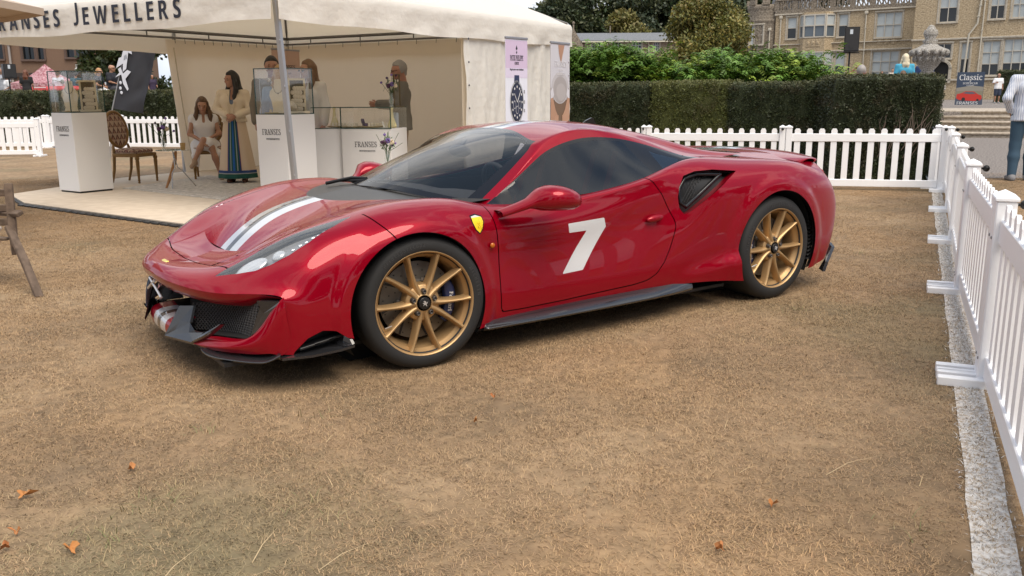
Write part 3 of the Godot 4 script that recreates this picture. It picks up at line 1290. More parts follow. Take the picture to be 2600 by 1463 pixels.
func build_wheel(car: Node3D, w: Array) -> void:
	# x, hub height, outer face, steer, tyre radius, rim radius, half width, side, front
	var side: float = w[7]
	var root := Node3D.new()
	root.name = numbered("wheel", car)
	car.add_child(root, true)
	root.position = Vector3(w[0], w[1], w[2] - .0 * side)
	root.rotation_degrees.y = -w[3] if side > 0 else -w[3] + 180.0
	if side < 0:
		root.rotation_degrees.y = 180.0 - w[3]
	var rt: float = w[4]
	var rr: float = w[5]
	var width: float = w[6] * 2.0
	var to_z := Basis(Vector3.RIGHT, PI / 2)  # lathe axis y onto z
	var tyre := MB.new()
	tyre.xf = Transform3D(to_z, Vector3.ZERO)
	tyre.lathe([Vector2(rr - .012, -width), Vector2(rr + .004, -width - .004), Vector2(rr + .035, -width - .006), Vector2(rt - .022, -width + .004), Vector2(rt - .006, -width + .022), Vector2(rt, -width + .05), Vector2(rt, -.05), Vector2(rt - .006, -.022), Vector2(rt - .020, -.006), Vector2(rr + .045, .004), Vector2(rr + .022, .006), Vector2(rr + .006, .002), Vector2(rr - .004, -.004), Vector2(rr - .012, -.02)], 72)
	var rubber := mat(Color(.0135, .0135, .014), .72)
	var t := put("tyre", tyre, rubber, root)
	if side > 0:
		var seed_text := [["MICHELIN", .55 if w[8] else 3.05], ["PilotSportCup2", 2.36 if w[8] else 1.95]]
		for q in seed_text:
			var word: String = q[0]
			for i in word.length():
				var g: float = q[1] - i * .060 * (1.15 if q[0] == "MICHELIN" else 1.0)
				var gl := MeshInstance3D.new()
				gl.name = numbered("letter", t)
				gl.mesh = letters(word[i], .017, "Droid Sans", .002, 700)
				gl.material_override = mat(Color(.035, .035, .036), .5)
				t.add_child(gl, true)
				gl.transform = Transform3D(Basis(Vector3.BACK, g - PI / 2), Vector3(cos(g), sin(g), 0) * (rr + .035) + Vector3(0, 0, .005))
	var gold := mat(Color(.46, .30, .145), .45, .6)
	var rim := MB.new()
	rim.xf = Transform3D(to_z, Vector3.ZERO)
	rim.lathe([Vector2(rr - .05, -width + .02), Vector2(rr - .035, -.10), Vector2(rr - .034, -.062), Vector2(rr - .026, -.056), Vector2(rr - .025, -.038), Vector2(rr - .010, -.030), Vector2(rr - .006, -.004), Vector2(rr + .001, .0035), Vector2(rr + .004, .002)], 72)
	put("rim", rim, gold, root)
	for i in 5:
		for q in [-1.0, 1.0]:
			var sp := MB.new()
			var apex := deg_to_rad(54.0 + 72.0 * i)
			var tip: float = apex + deg_to_rad(17.4) * q
			var a := Vector2.from_angle(apex + .30 * q) * .042
			var b := Vector2.from_angle(tip) * (rr - .008)
			var m1 := Vector2.from_angle(apex + .16 * q) * .105
			var rows := []
			for k in 9:
				var u := k / 8.0
				var c := (a * (1 - u) + m1 * u) * (1 - u) + (m1 * (1 - u) + b * u) * u
				var c2 := (a * (1 - u - .01) + m1 * (u + .01)) * (1 - u - .01) + (m1 * (1 - u - .01) + b * (u + .01)) * (u + .01)
				var d := (c2 - c).normalized()
				var nn := Vector2(-d.y, d.x)
				var wd := lerpf(.017, .0095, smoothstep(0, .8, u)) + .004 * smoothstep(.9, 1, u)
				var z := lerpf(-.018, -.004, pow(u, 1.3)) - .006 * sin(u * PI)
				var line := PackedVector3Array()
				for s in [[-1.5, -.050], [-1.0, -.016], [-.45, -.001], [0.0, -.004], [.45, -.001], [1.0, -.016], [1.5, -.050]]:
					var e: Vector2 = c + nn * wd * s[0]
					line.append(Vector3(e.x, e.y, z + s[1]))
				rows.append(line)
			sp.grid(rows, Vector2.ONE, true)
			put("spoke", sp, gold, root)
	var hub := MB.new()
	hub.xf = Transform3D(to_z, Vector3.ZERO)
	hub.lathe([Vector2(.098, -.09), Vector2(.095, -.045), Vector2(.086, -.036), Vector2(.056, -.028), Vector2(.044, -.019), Vector2(.040, -.019)], 40)
	var h := put("hub", hub, gold, root)
	var cap := MB.new()
	cap.xf = Transform3D(to_z, Vector3.ZERO)
	cap.lathe([Vector2(.0315, -.03), Vector2(.031, -.012), Vector2(.028, -.0085), Vector2(0, -.0075)], 28)
	var cp := put("hub_cap", cap, mat(Color(.010, .010, .011), .25), root)
	var hs := MB.new()
	hs.prism(arr2([-.011, -.012, -.004, -.006, .002, -.007, .006, -.014, .010, -.014, .007, -.004, .012, .001, .015, .008, .010, .004, .006, .006, .003, .012, -.004, .014, -.010, .009, -.005, .008, -.004, .003, -.012, .004, -.013, .001, -.006, -.002]), .002, Transform3D(Basis(), Vector3(0, 0, -.008)))
	put("cap_emblem", hs, mat(Color(.6, .6, .6), .25, .6), cp)
	for i in 5:
		var nut := MB.new()
		var g := deg_to_rad(90.0 + 72.0 * i)
		nut.xf = Transform3D(to_z, Vector3(cos(g), sin(g), 0) * .060)
		nut.lathe([Vector2(.0155, -.032), Vector2(.0155, -.024), Vector2(.011, -.022), Vector2(.011, -.010), Vector2(.006, -.010), Vector2(.0055, -.018), Vector2(0, -.018)], 12)
		put("wheel_nut", nut, mat(Color(.10, .09, .085), .35, .7), root)
	var disc := MB.new()
	disc.xf = Transform3D(to_z, Vector3(0, 0, -.115))
	disc.lathe([Vector2(.10, -.02), Vector2(.196, -.02), Vector2(.199, 0), Vector2(.11, 0), Vector2(.105, .012), Vector2(.06, .016)], 56)
	var ds := put("brake_disc", disc, mat(Color(.14, .125, .105), .45, .4), root)
	var holes := MB.new()
	for k in 48:
		var g := TAU * k / 48 + (k % 3) * .03
		holes.ball(Vector3(cos(g), sin(g), 0) * (.125 + .028 * (k % 3)) + Vector3(0, 0, -.1148), Vector3(.004, .004, .0012), 6)
	for k in 8:
		var g := TAU * k / 8 + .2
		holes.box(Vector3(cos(g), sin(g), 0) * .155 + Vector3(0, 0, -.1146), Vector3(.085, .012, .0012), Basis(Vector3.BACK, g + .25))
	put("disc_holes", holes, M.black, ds)
	var bell := MB.new()
	for k in 10:
		var g := TAU * k / 10
		bell.box(Vector3(cos(g), sin(g), 0) * .108 + Vector3(0, 0, -.098), Vector3(.018, .024, .014), Basis(Vector3.BACK, g), .003)
	put("disc_bobbin", bell, mat(Color(.35, .34, .33), .35, .7), ds)
	# caliper: trailing side on the front axle, leading side on the rear
	var cal := MB.new()
	var mid := -.12 if w[8] else PI + .10
	if side < 0:
		mid = PI - mid
	var half := .62 if w[8] else .5
	var rows := []
	for k in 13:
		var g := lerpf(mid - half, mid + half, k / 12.0)
		var e := 1.0 - .35 * pow(absf(k - 6) / 6.0, 4.0)
		var line := PackedVector3Array()
		for s in [[.138, -.105], [.142, -.085], [.152, -.074], [.186, -.072], [.202, -.08], [.208, -.12]]:
			line.append(Vector3(cos(g), sin(g), 0) * (.172 + (s[0] - .172) * e) + Vector3(0, 0, s[1]))
		rows.append(line)
	cal.grid(rows, Vector2.ONE, true)
	var cl := put("brake_caliper", cal, mat(Color(.02, .03, .09), .25), root)
	if side > 0:
		var word := "Ferrari"
		var tx := MeshInstance3D.new()
		tx.name = "caliper_lettering"
		tx.mesh = letters(word, .020, "Droid Serif", .002, 700)
		tx.material_override = mat(Color(.7, .7, .68), .4)
		cl.add_child(tx, true)
		tx.transform = Transform3D(Basis(Vector3.BACK, mid - PI / 2 if w[8] else mid + PI / 2), Vector3(cos(mid), sin(mid), 0) * .170 + Vector3(0, 0, -.0705))
	var valve := MB.new()
	valve.tube(PackedVector3Array([Vector3(cos(3.62), sin(3.62), 0) * (rr - .03) + Vector3(0, 0, -.03), Vector3(cos(3.62), sin(3.62), 0) * (rr - .06) + Vector3(0, 0, -.012)]), .004, 6)
	put("valve", valve, mat(Color(.6, .6, .6), .3, .7), root)


# ---------------------------------------------------------------- lawn, line, gravel, terraces
var patchy: FastNoiseLite
var patchy2: FastNoiseLite


func dryness(x: float, z: float) -> Color:  # linear colour of the turf at a place
	var a := patchy.get_noise_2d(x, z)
	var b := patchy2.get_noise_2d(x, z)
	var c := Vector3(.40, .268, .148)
	c = c.lerp(Vector3(.52, .375, .225), clampf(a * 1.3, 0, 1) * .8)
	c = c.lerp(Vector3(.25, .175, .102), clampf(-a * 1.5, 0, 1) * .75)
	c = c.lerp(Vector3(.19, .175, .09), clampf(b * 1.9 - .50, 0, 1) * .7)
	c = c.lerp(Vector3(.46, .28, .13), clampf(-b * 1.6 - .2, 0, 1) * .6)
	var d := Vector2(x + 1.5, z - 2.25)
	c = c.lerp(Vector3(.27, .215, .118), smoothstep(.9, .1, d.length()) * (.5 + .5 * clampf(b * 2.0 + .3, 0, 1)))
	return Color(c.x, c.y, c.z)


func build_ground() -> void:
	patchy = noise(.85, 3, 4)
	patchy2 = noise(.42, 9, 3)
	# the sheet: fine cells near by, wide ones to the horizon
	var im := Image.create(1024, 1024, false, Image.FORMAT_RGB8)
	var fine := noise(9.0, 77, 3)
	for y in 1024:
		for x in 1024:
			var wx := (x / 1024.0 - .5) * 40.0 + 4.0
			var wz := (y / 1024.0 - .5) * 40.0 - 4.0
			var c := dryness(wx, wz)
			var k := .60 + .26 * fine.get_noise_2d(wx * 1.7, wz * 1.7) + (rng.randf() - .5) * .22
			im.set_pixel(x, y, Color(c.r * k, c.g * k, c.b * k).linear_to_srgb())
	var t := ImageTexture.create_from_image(im)
	var m := mat(Color.WHITE, .95)
	m.albedo_texture = t
	m.texture_repeat = true
	var g := MB.new()
	var xs := [-300.0, -16.0, 24.0, 300.0]
	var zs := [-300.0, -24.0, 16.0, 300.0]
	for i in 3:
		for j in 3:
			var p := [Vector3(xs[i], 0, zs[j + 1]), Vector3(xs[i + 1], 0, zs[j + 1]), Vector3(xs[i + 1], 0, zs[j]), Vector3(xs[i], 0, zs[j])]
			var k := g.v.size()
			for q: Vector3 in p:
				g.vert(q, Vector3.UP, Vector2((q.x - 4.0) / 40.0 + .5, (q.z + 4.0) / 40.0 + .5))
			g.ix.append_array([k, k + 2, k + 1, k, k + 3, k + 2])
	kind(put("lawn", g, m), "structure")
	grass()
	# painted boundary line along the fence, as wide as a marking roller
	var ln := MB.new()
	var u := Vector3(.8593, 0, -.5115)
	var w := Vector3(.5115, 0, .8593)
	var rows := []
	for i in 60:
		var at := Vector3(-.748, .004, 4.272) + u * (i * .225)
		var j1 := rng.randf_range(-.006, .006)
		rows.append(PackedVector3Array([at - w * (.062 + j1), at + w * (.062 - j1)]))
	ln.grid(rows, Vector2(40, 1), true)
	var lm := mat(Color(.62, .60, .57), .95)
	world_tex(lm, ramp_tex(512, .05, 31, [[.25, Color(.44, .37, .29)], [.45, Color(.60, .56, .51)], [.75, Color(.70, .68, .65)]], 5), 1.2)
	kind(put("painted_line", ln, lm), "structure")
	var wb := MB.new()
	for i in 9000:
		var d := 11.5 * pow(rng.randf(), 1.8)
		var at := Vector3(-.40, .003, 4.06) + u * d + w * clampf(rng.randfn() * .032, -.075, .075)
		var tone := rng.randf_range(.75, 1.15)
		wb.col = Color(.66 * tone, .64 * tone, .61 * tone) if rng.randf() < .8 else Color(.40 * tone, .31 * tone, .2 * tone)
		blade(wb, at, rng.randf() * TAU, rng.randf_range(.015, .04), rng.randf_range(.5, .95), .0026 + .0003 * d)
	var wm := mat(Color.WHITE, .9)
	wm.vertex_color_use_as_albedo = true
	kind(put("painted_grass", wb, wm), "stuff")
	# gravel drive beyond the fence and the two terraces
	var gr := MB.new()
	gr.quad(Vector3(11.0, .004, -3.6), Vector3(40, .004, 20), Vector3(60, .004, -14), Vector3(18.5, .004, -14.5))
	var gm := mat(Color.WHITE, .9)
	world_tex(gm, ramp_tex(512, .09, 41, [[.25, Color(.07, .062, .056)], [.5, Color(.19, .165, .148)], [.75, Color(.32, .285, .26)]], 5), .45)
	kind(put("gravel_drive", gr, gm), "structure")
	var te := MB.new()
	te.box(Vector3(85, .38, -70), Vector3(104, .70, 150), Basis(Vector3.UP, -.33))
	kind(put("upper_terrace", te, gm), "structure")
	var te2 := MB.new()
	te2.box(Vector3(-6, .52, -80), Vector3(60, .9, 98))
	kind(put("raised_lawn", te2, mat(Color(.24, .16, .085), .95)), "structure")


func blade(g: MB, at: Vector3, ang: float, length: float, lean: float, wide: float) -> void:
	var d := Vector3(cos(ang), 0, sin(ang))
	var s := Vector3(-sin(ang), 0, cos(ang)) * wide * .5
	var h := length * (1.0 - lean)
	var r := length * lean
	var p1 := at + d * r * .35 + Vector3.UP * h * .65
	var p2 := at + d * r + Vector3.UP * h
	var nn := s.cross(p2 - at).normalized()
	if nn.y < 0.0:
		nn = -nn
		s = -s
	var i := g.vert(at - s, nn)
	g.vert(at + s, nn)
	g.vert(p1 + s * .8, nn)
	g.vert(p1 - s * .8, nn)
	g.vert(p2, nn)
	g.ix.append_array([i, i + 2, i + 1, i, i + 3, i + 2, i + 3, i + 4, i + 2])


func grass() -> void:
	# short dry turf: patches of many blades, laid edge to edge, tinted by place
	var m := mat(Color.WHITE, .85)
	m.vertex_color_use_as_albedo = true
	m.backlight_enabled = true
	m.backlight = Color(.25, .22, .16)
	var kinds := []
	for k in 6:
		var g := MB.new()
		for i in 5600:
			var x := rng.randf_range(-.36, .36)
			var z := rng.randf_range(-.36, .36)
			var tone := .42 + 1.25 * pow(rng.randf(), 1.4)
			g.col = Color(tone * rng.randf_range(.95, 1.08), tone, tone * rng.randf_range(.88, 1.12))
			blade(g, Vector3(x, -.002, z), rng.randf() * TAU, rng.randf_range(.016, .042), rng.randf_range(.55, .97), rng.randf_range(.0014, .0030))
		kinds.append(g.mesh())
	var lists := [[], [], [], [], [], []]
	var cols := [[], [], [], [], [], []]
	var inv := Basis.from_euler(Vector3(deg_to_rad(-12.4), deg_to_rad(-34.65), 0)).inverse()
	for ix in range(-14, 46):
		for iz in range(-40, 20):
			var p := Vector3(ix * .5 + .25, 0, iz * .5 - .25)
			var q := inv * (p - CAM)
			var dist := -q.z
			if dist < .8 or dist > 15.0 or absf(q.x) > dist * .66 + .6:
				continue
			var k := rng.randi() % 6
			var s := .85 + dist * .035
			lists[k].append(Transform3D(Basis(Vector3.UP, rng.randf() * TAU) * Basis.from_scale(Vector3(1.0, rng.randf_range(.7, 1.1) * (1.0 if dist < 9 else .75), 1.0)), p + Vector3(rng.randf_range(-.1, .1), 0, rng.randf_range(-.1, .1))))
			var c := dryness(p.x, p.z)
			var f := rng.randf_range(1.0, 1.16)
			cols[k].append(Color(c.r * f, c.g * f, c.b * f))
	for k in 6:
		scatter("dry_grass", kinds[k], lists[k], cols[k], m)
	# taller straw: loose stems and greener tufts
	var st := MB.new()
	for i in 420:
		var p := Vector3(rng.randf_range(-3.2, 8.0), 0, rng.randf_range(-4.0, 3.6))
		var tone := rng.randf_range(.8, 1.2)
		st.col = Color(.46 * tone, .34 * tone, .19 * tone)
		blade(st, p, rng.randf() * TAU, rng.randf_range(.05, .12), rng.randf_range(.75, .97), .0028)
	for i in 26:
		var c := Vector3(rng.randf_range(-2.6, -.9), 0, rng.randf_range(1.7, 2.9)) if i < 16 else Vector3(rng.randf_range(-1.5, 6.0), 0, rng.randf_range(-.5, 3.4))
		for j in 22:
			st.col = Color(.20, .20, .09) if rng.randf() < .5 else Color(.34, .26, .14)
			blade(st, c + Vector3(rng.randfn() * .05, 0, rng.randfn() * .05), rng.randf() * TAU, rng.randf_range(.03, .09), rng.randf_range(.3, .9), .003)
	for q in [[-1.75, 2.35, .34, 1.2], [-1.62, 2.28, .26, -.5], [-1.55, 2.42, .30, .2], [-1.85, 2.15, .28, 3.4], [-1.35, 2.30, .22, 5.6], [-1.2, 2.45, .25, .1], [.55, 2.9, .3, .4]]:
		st.col = Color(.50, .38, .22)
		blade(st, Vector3(q[0], 0, q[1]), q[3], q[2], .8, .0035)
	kind(put("straw_stems", st, m), "stuff")


func scatter(called: String, mesh: Mesh, places: Array, colors: Array, m: Material, parent: Node = self) -> MultiMeshInstance3D:
	var mm := MultiMesh.new()
	mm.transform_format = MultiMesh.TRANSFORM_3D
	mm.use_colors = colors.size() > 0
	mm.mesh = mesh
	mm.instance_count = places.size()
	for i in places.size():
		mm.set_instance_transform(i, places[i])
		if colors.size():
			mm.set_instance_color(i, colors[i])
	var o := MultiMeshInstance3D.new()
	o.name = numbered(called, parent)
	o.multimesh = mm
	o.material_override = m
	parent.add_child(o, true)
	o.set_meta("kind", "stuff")
	return o


# ---------------------------------------------------------------- white picket fence
func make_panel(long: float, pickets: int) -> Node3D:
	var white := mat(Color(.86, .87, .89), .4)
	white.specular_mode = BaseMaterial3D.SPECULAR_SCHLICK_GGX
	bumps(white, .02, .8, .05, 61, 3)
	var o := thing("picket_fence_panel", "x", "fence", Vector3.ZERO, 0.0, "white picket fence panels around the cars")
	o.set_meta("base", "picket_fence_panel")
	var post := MB.new()
	post.box(Vector3(0, .435, 0), Vector3(.085, .87, .085), Basis(), .006)
	var pm := post.mesh()
	var cap := MB.new()
	cap.box(Vector3(0, .878, 0), Vector3(.098, .018, .098), Basis(), .004)
	var tip := Vector3(0, .912, 0)
	var c := [Vector3(-.047, .887, .047), Vector3(.047, .887, .047), Vector3(.047, .887, -.047), Vector3(-.047, .887, -.047)]
	for i in 4:
		cap.tri(c[i], c[(i + 1) % 4], tip)
	var cm := cap.mesh()
	var foot := MB.new()
	foot.box(Vector3(0, .022, .0), Vector3(.045, .044, .38), Basis(), .004)
	var fm := foot.mesh()
	var screw := MB.new()
	screw.ball(Vector3.ZERO, Vector3(.008, .008, .004), 8)
	var sm := screw.mesh()
	for s in [-1.0, 1.0]:
		var x: float = s * (long / 2 - .046)
		var p := put("post", pm, white, o)
		p.position.x = x
		put("post_cap", cm, white, p)
		for y in [.70, .13]:
			put("screw", sm, mat(Color(.25, .25, .25), .4, .6), p).position = Vector3(0, y, .044)
		for q in [-.068, .068]:
			var f := put("foot", fm, white, o)
			f.position = Vector3(x + q * .9, 0, .02)
	for r in [[.735, .11], [.10, .10]]:
		var rail := MB.new()
		rail.box(Vector3(0, r[0], 0), Vector3(long - .178, r[1], .038), Basis(), .005)
		put("rail", rail, white, o)
	var pk := MB.new()
	var w := .04
	pk.prism(arr2([-w, .048, w, .048, w, .835, w * .55, .862, -w * .55, .862, -w, .835]), .018, Transform3D(Basis(), Vector3(0, 0, -.009)))
	var km := pk.mesh()
	for i in pickets:
		put("picket", km, white, o).position.x = lerpf(-long / 2 + .165, long / 2 - .165, i / float(pickets - 1))
	return o


func set_panel(o: Node3D, a: Vector2, b: Vector2, label: String) -> void:
	var m := (a + b) / 2.0
	o.position = Vector3(m.x, 0, m.y)
	o.rotation.y = -atan2(b.y - a.y, b.x - a.x)
	o.scale.x = a.distance_to(b) / 2.14
	o.set_meta("label", label)


func build_fence() -> void:
	var first := make_panel(2.14, 12)
	var used_first := false
	var right := [Vector2(.15, 3.87), Vector2(2.05, 2.69), Vector2(3.84, 1.59), Vector2(5.78, .46), Vector2(7.86, -.75), Vector2(9.80, -1.88)]
	var names := ["white picket panel nearest the camera, cut off by the right edge of the photo", "white picket panel beside the painted line, second from the camera", "white picket panel beside the painted line, third from the camera", "white picket panel beside the painted line, fourth from the camera", "white picket panel at the far end of the painted line, joining the corner post"]
	for i in 5:
		var o := first if i == 0 else dup(first, Vector3.ZERO, 0)
		set_panel(o, right[i + 1], right[i], names[i])
		var knob := MB.new()
		knob.ball(Vector3(0, 0, 0), Vector3(.022, .022, .022), 12)
		knob.tube(PackedVector3Array([Vector3(0, 0, 0), Vector3(0, 0, .04)]), .008, 6)
		var kb := put("black_knob", knob, mat(Color(.01, .01, .01), .4), o)
		kb.position = Vector3(-1.02, .855, -.075)
	var back := [Vector2(9.86, -1.95), Vector2(8.42, -3.55), Vector2(7.10, -5.03), Vector2(6.05, -6.27)]
	var bn := ["white picket panel before the clipped hedge, right of the car's tail at the corner", "white picket panel in front of the clipped hedge, seen above the car's rear spoiler", "white picket panel in front of the clipped hedge, mostly hidden by the car's roof"]
	for i in 3:
		set_panel(dup(first, Vector3.ZERO, 0), back[i], back[i + 1], bn[i])
	var gate := dup(first, Vector3.ZERO, 0)
	set_panel(gate, Vector2(10.05, -2.2), Vector2(12.1, -3.45), "white picket panel running on beyond the corner towards the stone steps")
	# the far side, seen through the open marquee
	var left := [Vector2(-3.1, -21.4), Vector2(-1.2, -20.2), Vector2(.75, -19.1)]
	var l1 := ["white picket panel on the far lawn at the left edge of the photo", "white picket panel on the far lawn behind the left display plinth, nearer row"]
	for i in 2:
		set_panel(dup(first, Vector3.ZERO, 0), left[i], left[i + 1], l1[i])
	var far := [Vector2(-2.6, -25.2), Vector2(-.6, -24.3), Vector2(1.4, -23.1), Vector2(3.0, -21.4), Vector2(4.55, -19.6), Vector2(6.1, -17.8)]
	var l2 := ["white picket panel in front of the far hedge, leftmost of the rear row", "white picket panel in front of the far hedge, behind the glass case on the left", "white picket panel in front of the far hedge, under the black feather flag", "white picket panel seen behind the oval backed chair", "white picket panel between the oval backed chair and the marquee wall"]
	for i in 5:
		set_panel(dup(first, Vector3.ZERO, 0), far[i], far[i + 1], l2[i])


# ---------------------------------------------------------------- hedges and trees
func leaf_mat(back := .35) -> StandardMaterial3D:
	var m := mat(Color.WHITE, .55)
	m.vertex_color_use_as_albedo = true
	m.backlight_enabled = true
	m.backlight = Color(back, back, back * .6)
	return m


func clump(count: int, reach: float, leaf: float, wide: float, seed_: int, droop := 0.0) -> ArrayMesh:
	var r := RandomNumberGenerator.new()
	r.seed = seed_
	var g := MB.new()
	for i in count:
		var d := Vector3(r.randfn(), r.randfn() * .8, r.randfn()).normalized()
		var at := d * reach * pow(r.randf(), .5)
		var t := (d + Vector3(r.randfn(), r.randfn() - droop, r.randfn()) * .6).normalized()
		var s := t.cross(Vector3(r.randfn(), r.randfn(), r.randfn())).normalized() * leaf * wide
		var tone := r.randf_range(.65, 1.35)
		g.col = Color(tone, tone, tone * r.randf_range(.7, 1.1))
		var nn := s.cross(t).normalized()
		var l := leaf * r.randf_range(.7, 1.3)
		var k := g.vert(at, nn)
		g.vert(at + t * l * .5 + s * .5 + nn * l * .06, nn)
		g.vert(at + t * l, nn)
		g.vert(at + t * l * .5 - s * .5 + nn * l * .06, nn)
		g.ix.append_array([k, k + 2, k + 1, k, k + 3, k + 2])
	return g.mesh()


func hedge_run(called: String, label: String, a: Vector2, b: Vector2, deep: float, h: float, base: Color, dens: float, leaf: float, group := "clipped yew hedges", taper := 0.0) -> Node3D:
	# a clipped block from a to b (its near face), deep away from the viewer
	var o := thing(called, label, "hedge", Vector3(a.x, 0, a.y), -atan2(b.y - a.y, b.x - a.x), group)
	var long := a.distance_to(b)
	var core := MB.new()
	var n := noise(.9, int(a.x * 10) + 3, 3)
	var rows := []
	var prof := [Vector2(0, -.02), Vector2(.0 + taper * .35, h * .35), Vector2(.0 - taper * .2, h * .75), Vector2(.0 - taper, h - .04), Vector2(.05 - taper, h), Vector2(deep, h), Vector2(deep, 0)]
	for i in 41:
		var x := long * i / 40.0
		var line := PackedVector3Array()
		for q in prof:
			var w := n.get_noise_3d(x * 2.0, q.y * 2.0, q.x * 2.0) * .05
			line.append(Vector3(x, q.y + w * (.5 if q.y > h - .1 else 0.0), -q.x - w))
		rows.append(line)
	core.grid(rows, Vector2.ONE, true)
	for e in 2:
		var line: PackedVector3Array = rows[0 if e == 0 else 40]
		var mid := Vector3(line[0].x, h * .5, -deep * .5)
		for j in line.size():
			var p := line[j]
			var q := line[(j + 1) % line.size()]
			if e == 0:
				core.tri(mid, p, q)
			else:
				core.tri(mid, q, p)
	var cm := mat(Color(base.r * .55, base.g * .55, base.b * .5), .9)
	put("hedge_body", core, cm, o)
	var tuft := clump(16, .035, leaf, .42, 5)
	var list := []
	var cols := []
	var area := long * h + long * deep + deep * h * 2
	var count := int(area * dens)
	for i in count:
		var u := rng.randf() * area
		var p := Vector3.ZERO
		if u < long * h:
			var y := rng.randf() * h
			var tp := lerpf(0, -taper, clampf((y / h - .3) / .7, 0, 1))
			p = Vector3(rng.randf() * long, y, -tp + .015)
		elif u < long * h + long * deep:
			p = Vector3(rng.randf() * long, h + .01, -rng.randf() * deep + taper * rng.randf())
		else:
			p = Vector3(-.015 if rng.randf() < .5 else long + .015, rng.randf() * h, -rng.randf() * deep)
		var w := n.get_noise_3d(p.x * 2.0, p.y * 2.0, -p.z * 2.0)
		p.z -= w * .05 if p.y < h else 0.0
		list.append(Transform3D(Basis(Vector3(rng.randfn(), rng.randfn(), rng.randfn()).normalized(), rng.randf() * TAU) * Basis.from_scale(Vector3.ONE * rng.randf_range(.7, 1.4)), p))
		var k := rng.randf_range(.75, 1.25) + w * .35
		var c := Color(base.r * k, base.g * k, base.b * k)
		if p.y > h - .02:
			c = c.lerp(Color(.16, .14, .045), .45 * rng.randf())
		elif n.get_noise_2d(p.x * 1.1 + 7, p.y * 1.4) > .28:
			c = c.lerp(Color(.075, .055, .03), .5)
		cols.append(c)
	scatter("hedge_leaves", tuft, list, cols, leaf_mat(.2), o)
	return o


func tree(called: String, label: String, at: Vector3, h: float, spread: float, base: Color, seed_: int, opts := {}) -> Node3D:
	var r := RandomNumberGenerator.new()
	r.seed = seed_
	var o := thing(called, label, "tree", at, 0.0, opts.get("group", ""))
	var trunk := MB.new()
	var th: float = opts.get("trunk", .25) * h
	var path := PackedVector3Array()
	var rad := []
	for i in 7:
		path.append(Vector3(r.randfn() * .03 * i, -.3 + (th + h * .35) * i / 6.0, r.randfn() * .03 * i))
		rad.append(lerpf(.030, .008, i / 6.0) * h)
	trunk.tube(path, rad, 9)
	var lobes := []
	var nl: int = opts.get("lobes", 16)
	for i in nl:
		var y := lerpf(th, h * .93, pow(r.randf(), opts.get("high", .8)))
		var f := (y - th) / (h - th)
		var wide: float = spread * pow(sin(clampf(f * .86 + .14, 0, 1) * PI), .7)
		if opts.get("cone", false):
			wide = spread * (1.05 - f)
		var g := r.randf() * TAU
		var c := Vector3(cos(g), 0, sin(g)) * wide * sqrt(r.randf()) * .85 + Vector3(0, y, 0)
		lobes.append([c, spread * r.randf_range(.26, .46)])
		trunk.tube(PackedVector3Array([Vector3(0, th * .8 + f * h * .2, 0), c * Vector3(.5, .85, .5) + Vector3(0, th * .1, 0), c]), [.011 * h, .006 * h, .002 * h], 6)
	put("trunk", trunk, mat(Color(.05, .042, .033), .9), o)
	var leaf: float = opts.get("leaf", .35)
	var tuft := clump(opts.get("per", 14), leaf * 1.7, leaf, opts.get("wide", .6), seed_ + 1, .3)
	var list := []
	var cols := []
	var count: int = opts.get("count", 3000)
	for i in count:
		var l: Array = lobes[r.randi() % nl]
		var d := Vector3(r.randfn(), r.randfn(), r.randfn()).normalized()
		if d.y < -.35:
			d.y *= .4
		var rr: float = l[1] * (pow(r.randf(), .33))
		var p: Vector3 = l[0] + d * rr * Vector3(1, .78, 1)
		list.append(Transform3D(Basis(Vector3(r.randfn(), r.randfn(), r.randfn()).normalized(), r.randf() * TAU) * Basis.from_scale(Vector3.ONE * r.randf_range(.6, 1.3)), p))
		var k := r.randf_range(.7, 1.3)
		var c := Color(base.r * k * r.randf_range(.85, 1.2), base.g * k, base.b * k * r.randf_range(.8, 1.1))
		if opts.has("second") and r.randf() < .35:
			c = c.lerp(opts.second, .8)
		cols.append(c)
	scatter("crown", tuft, list, cols, leaf_mat(.4), o)
	return o


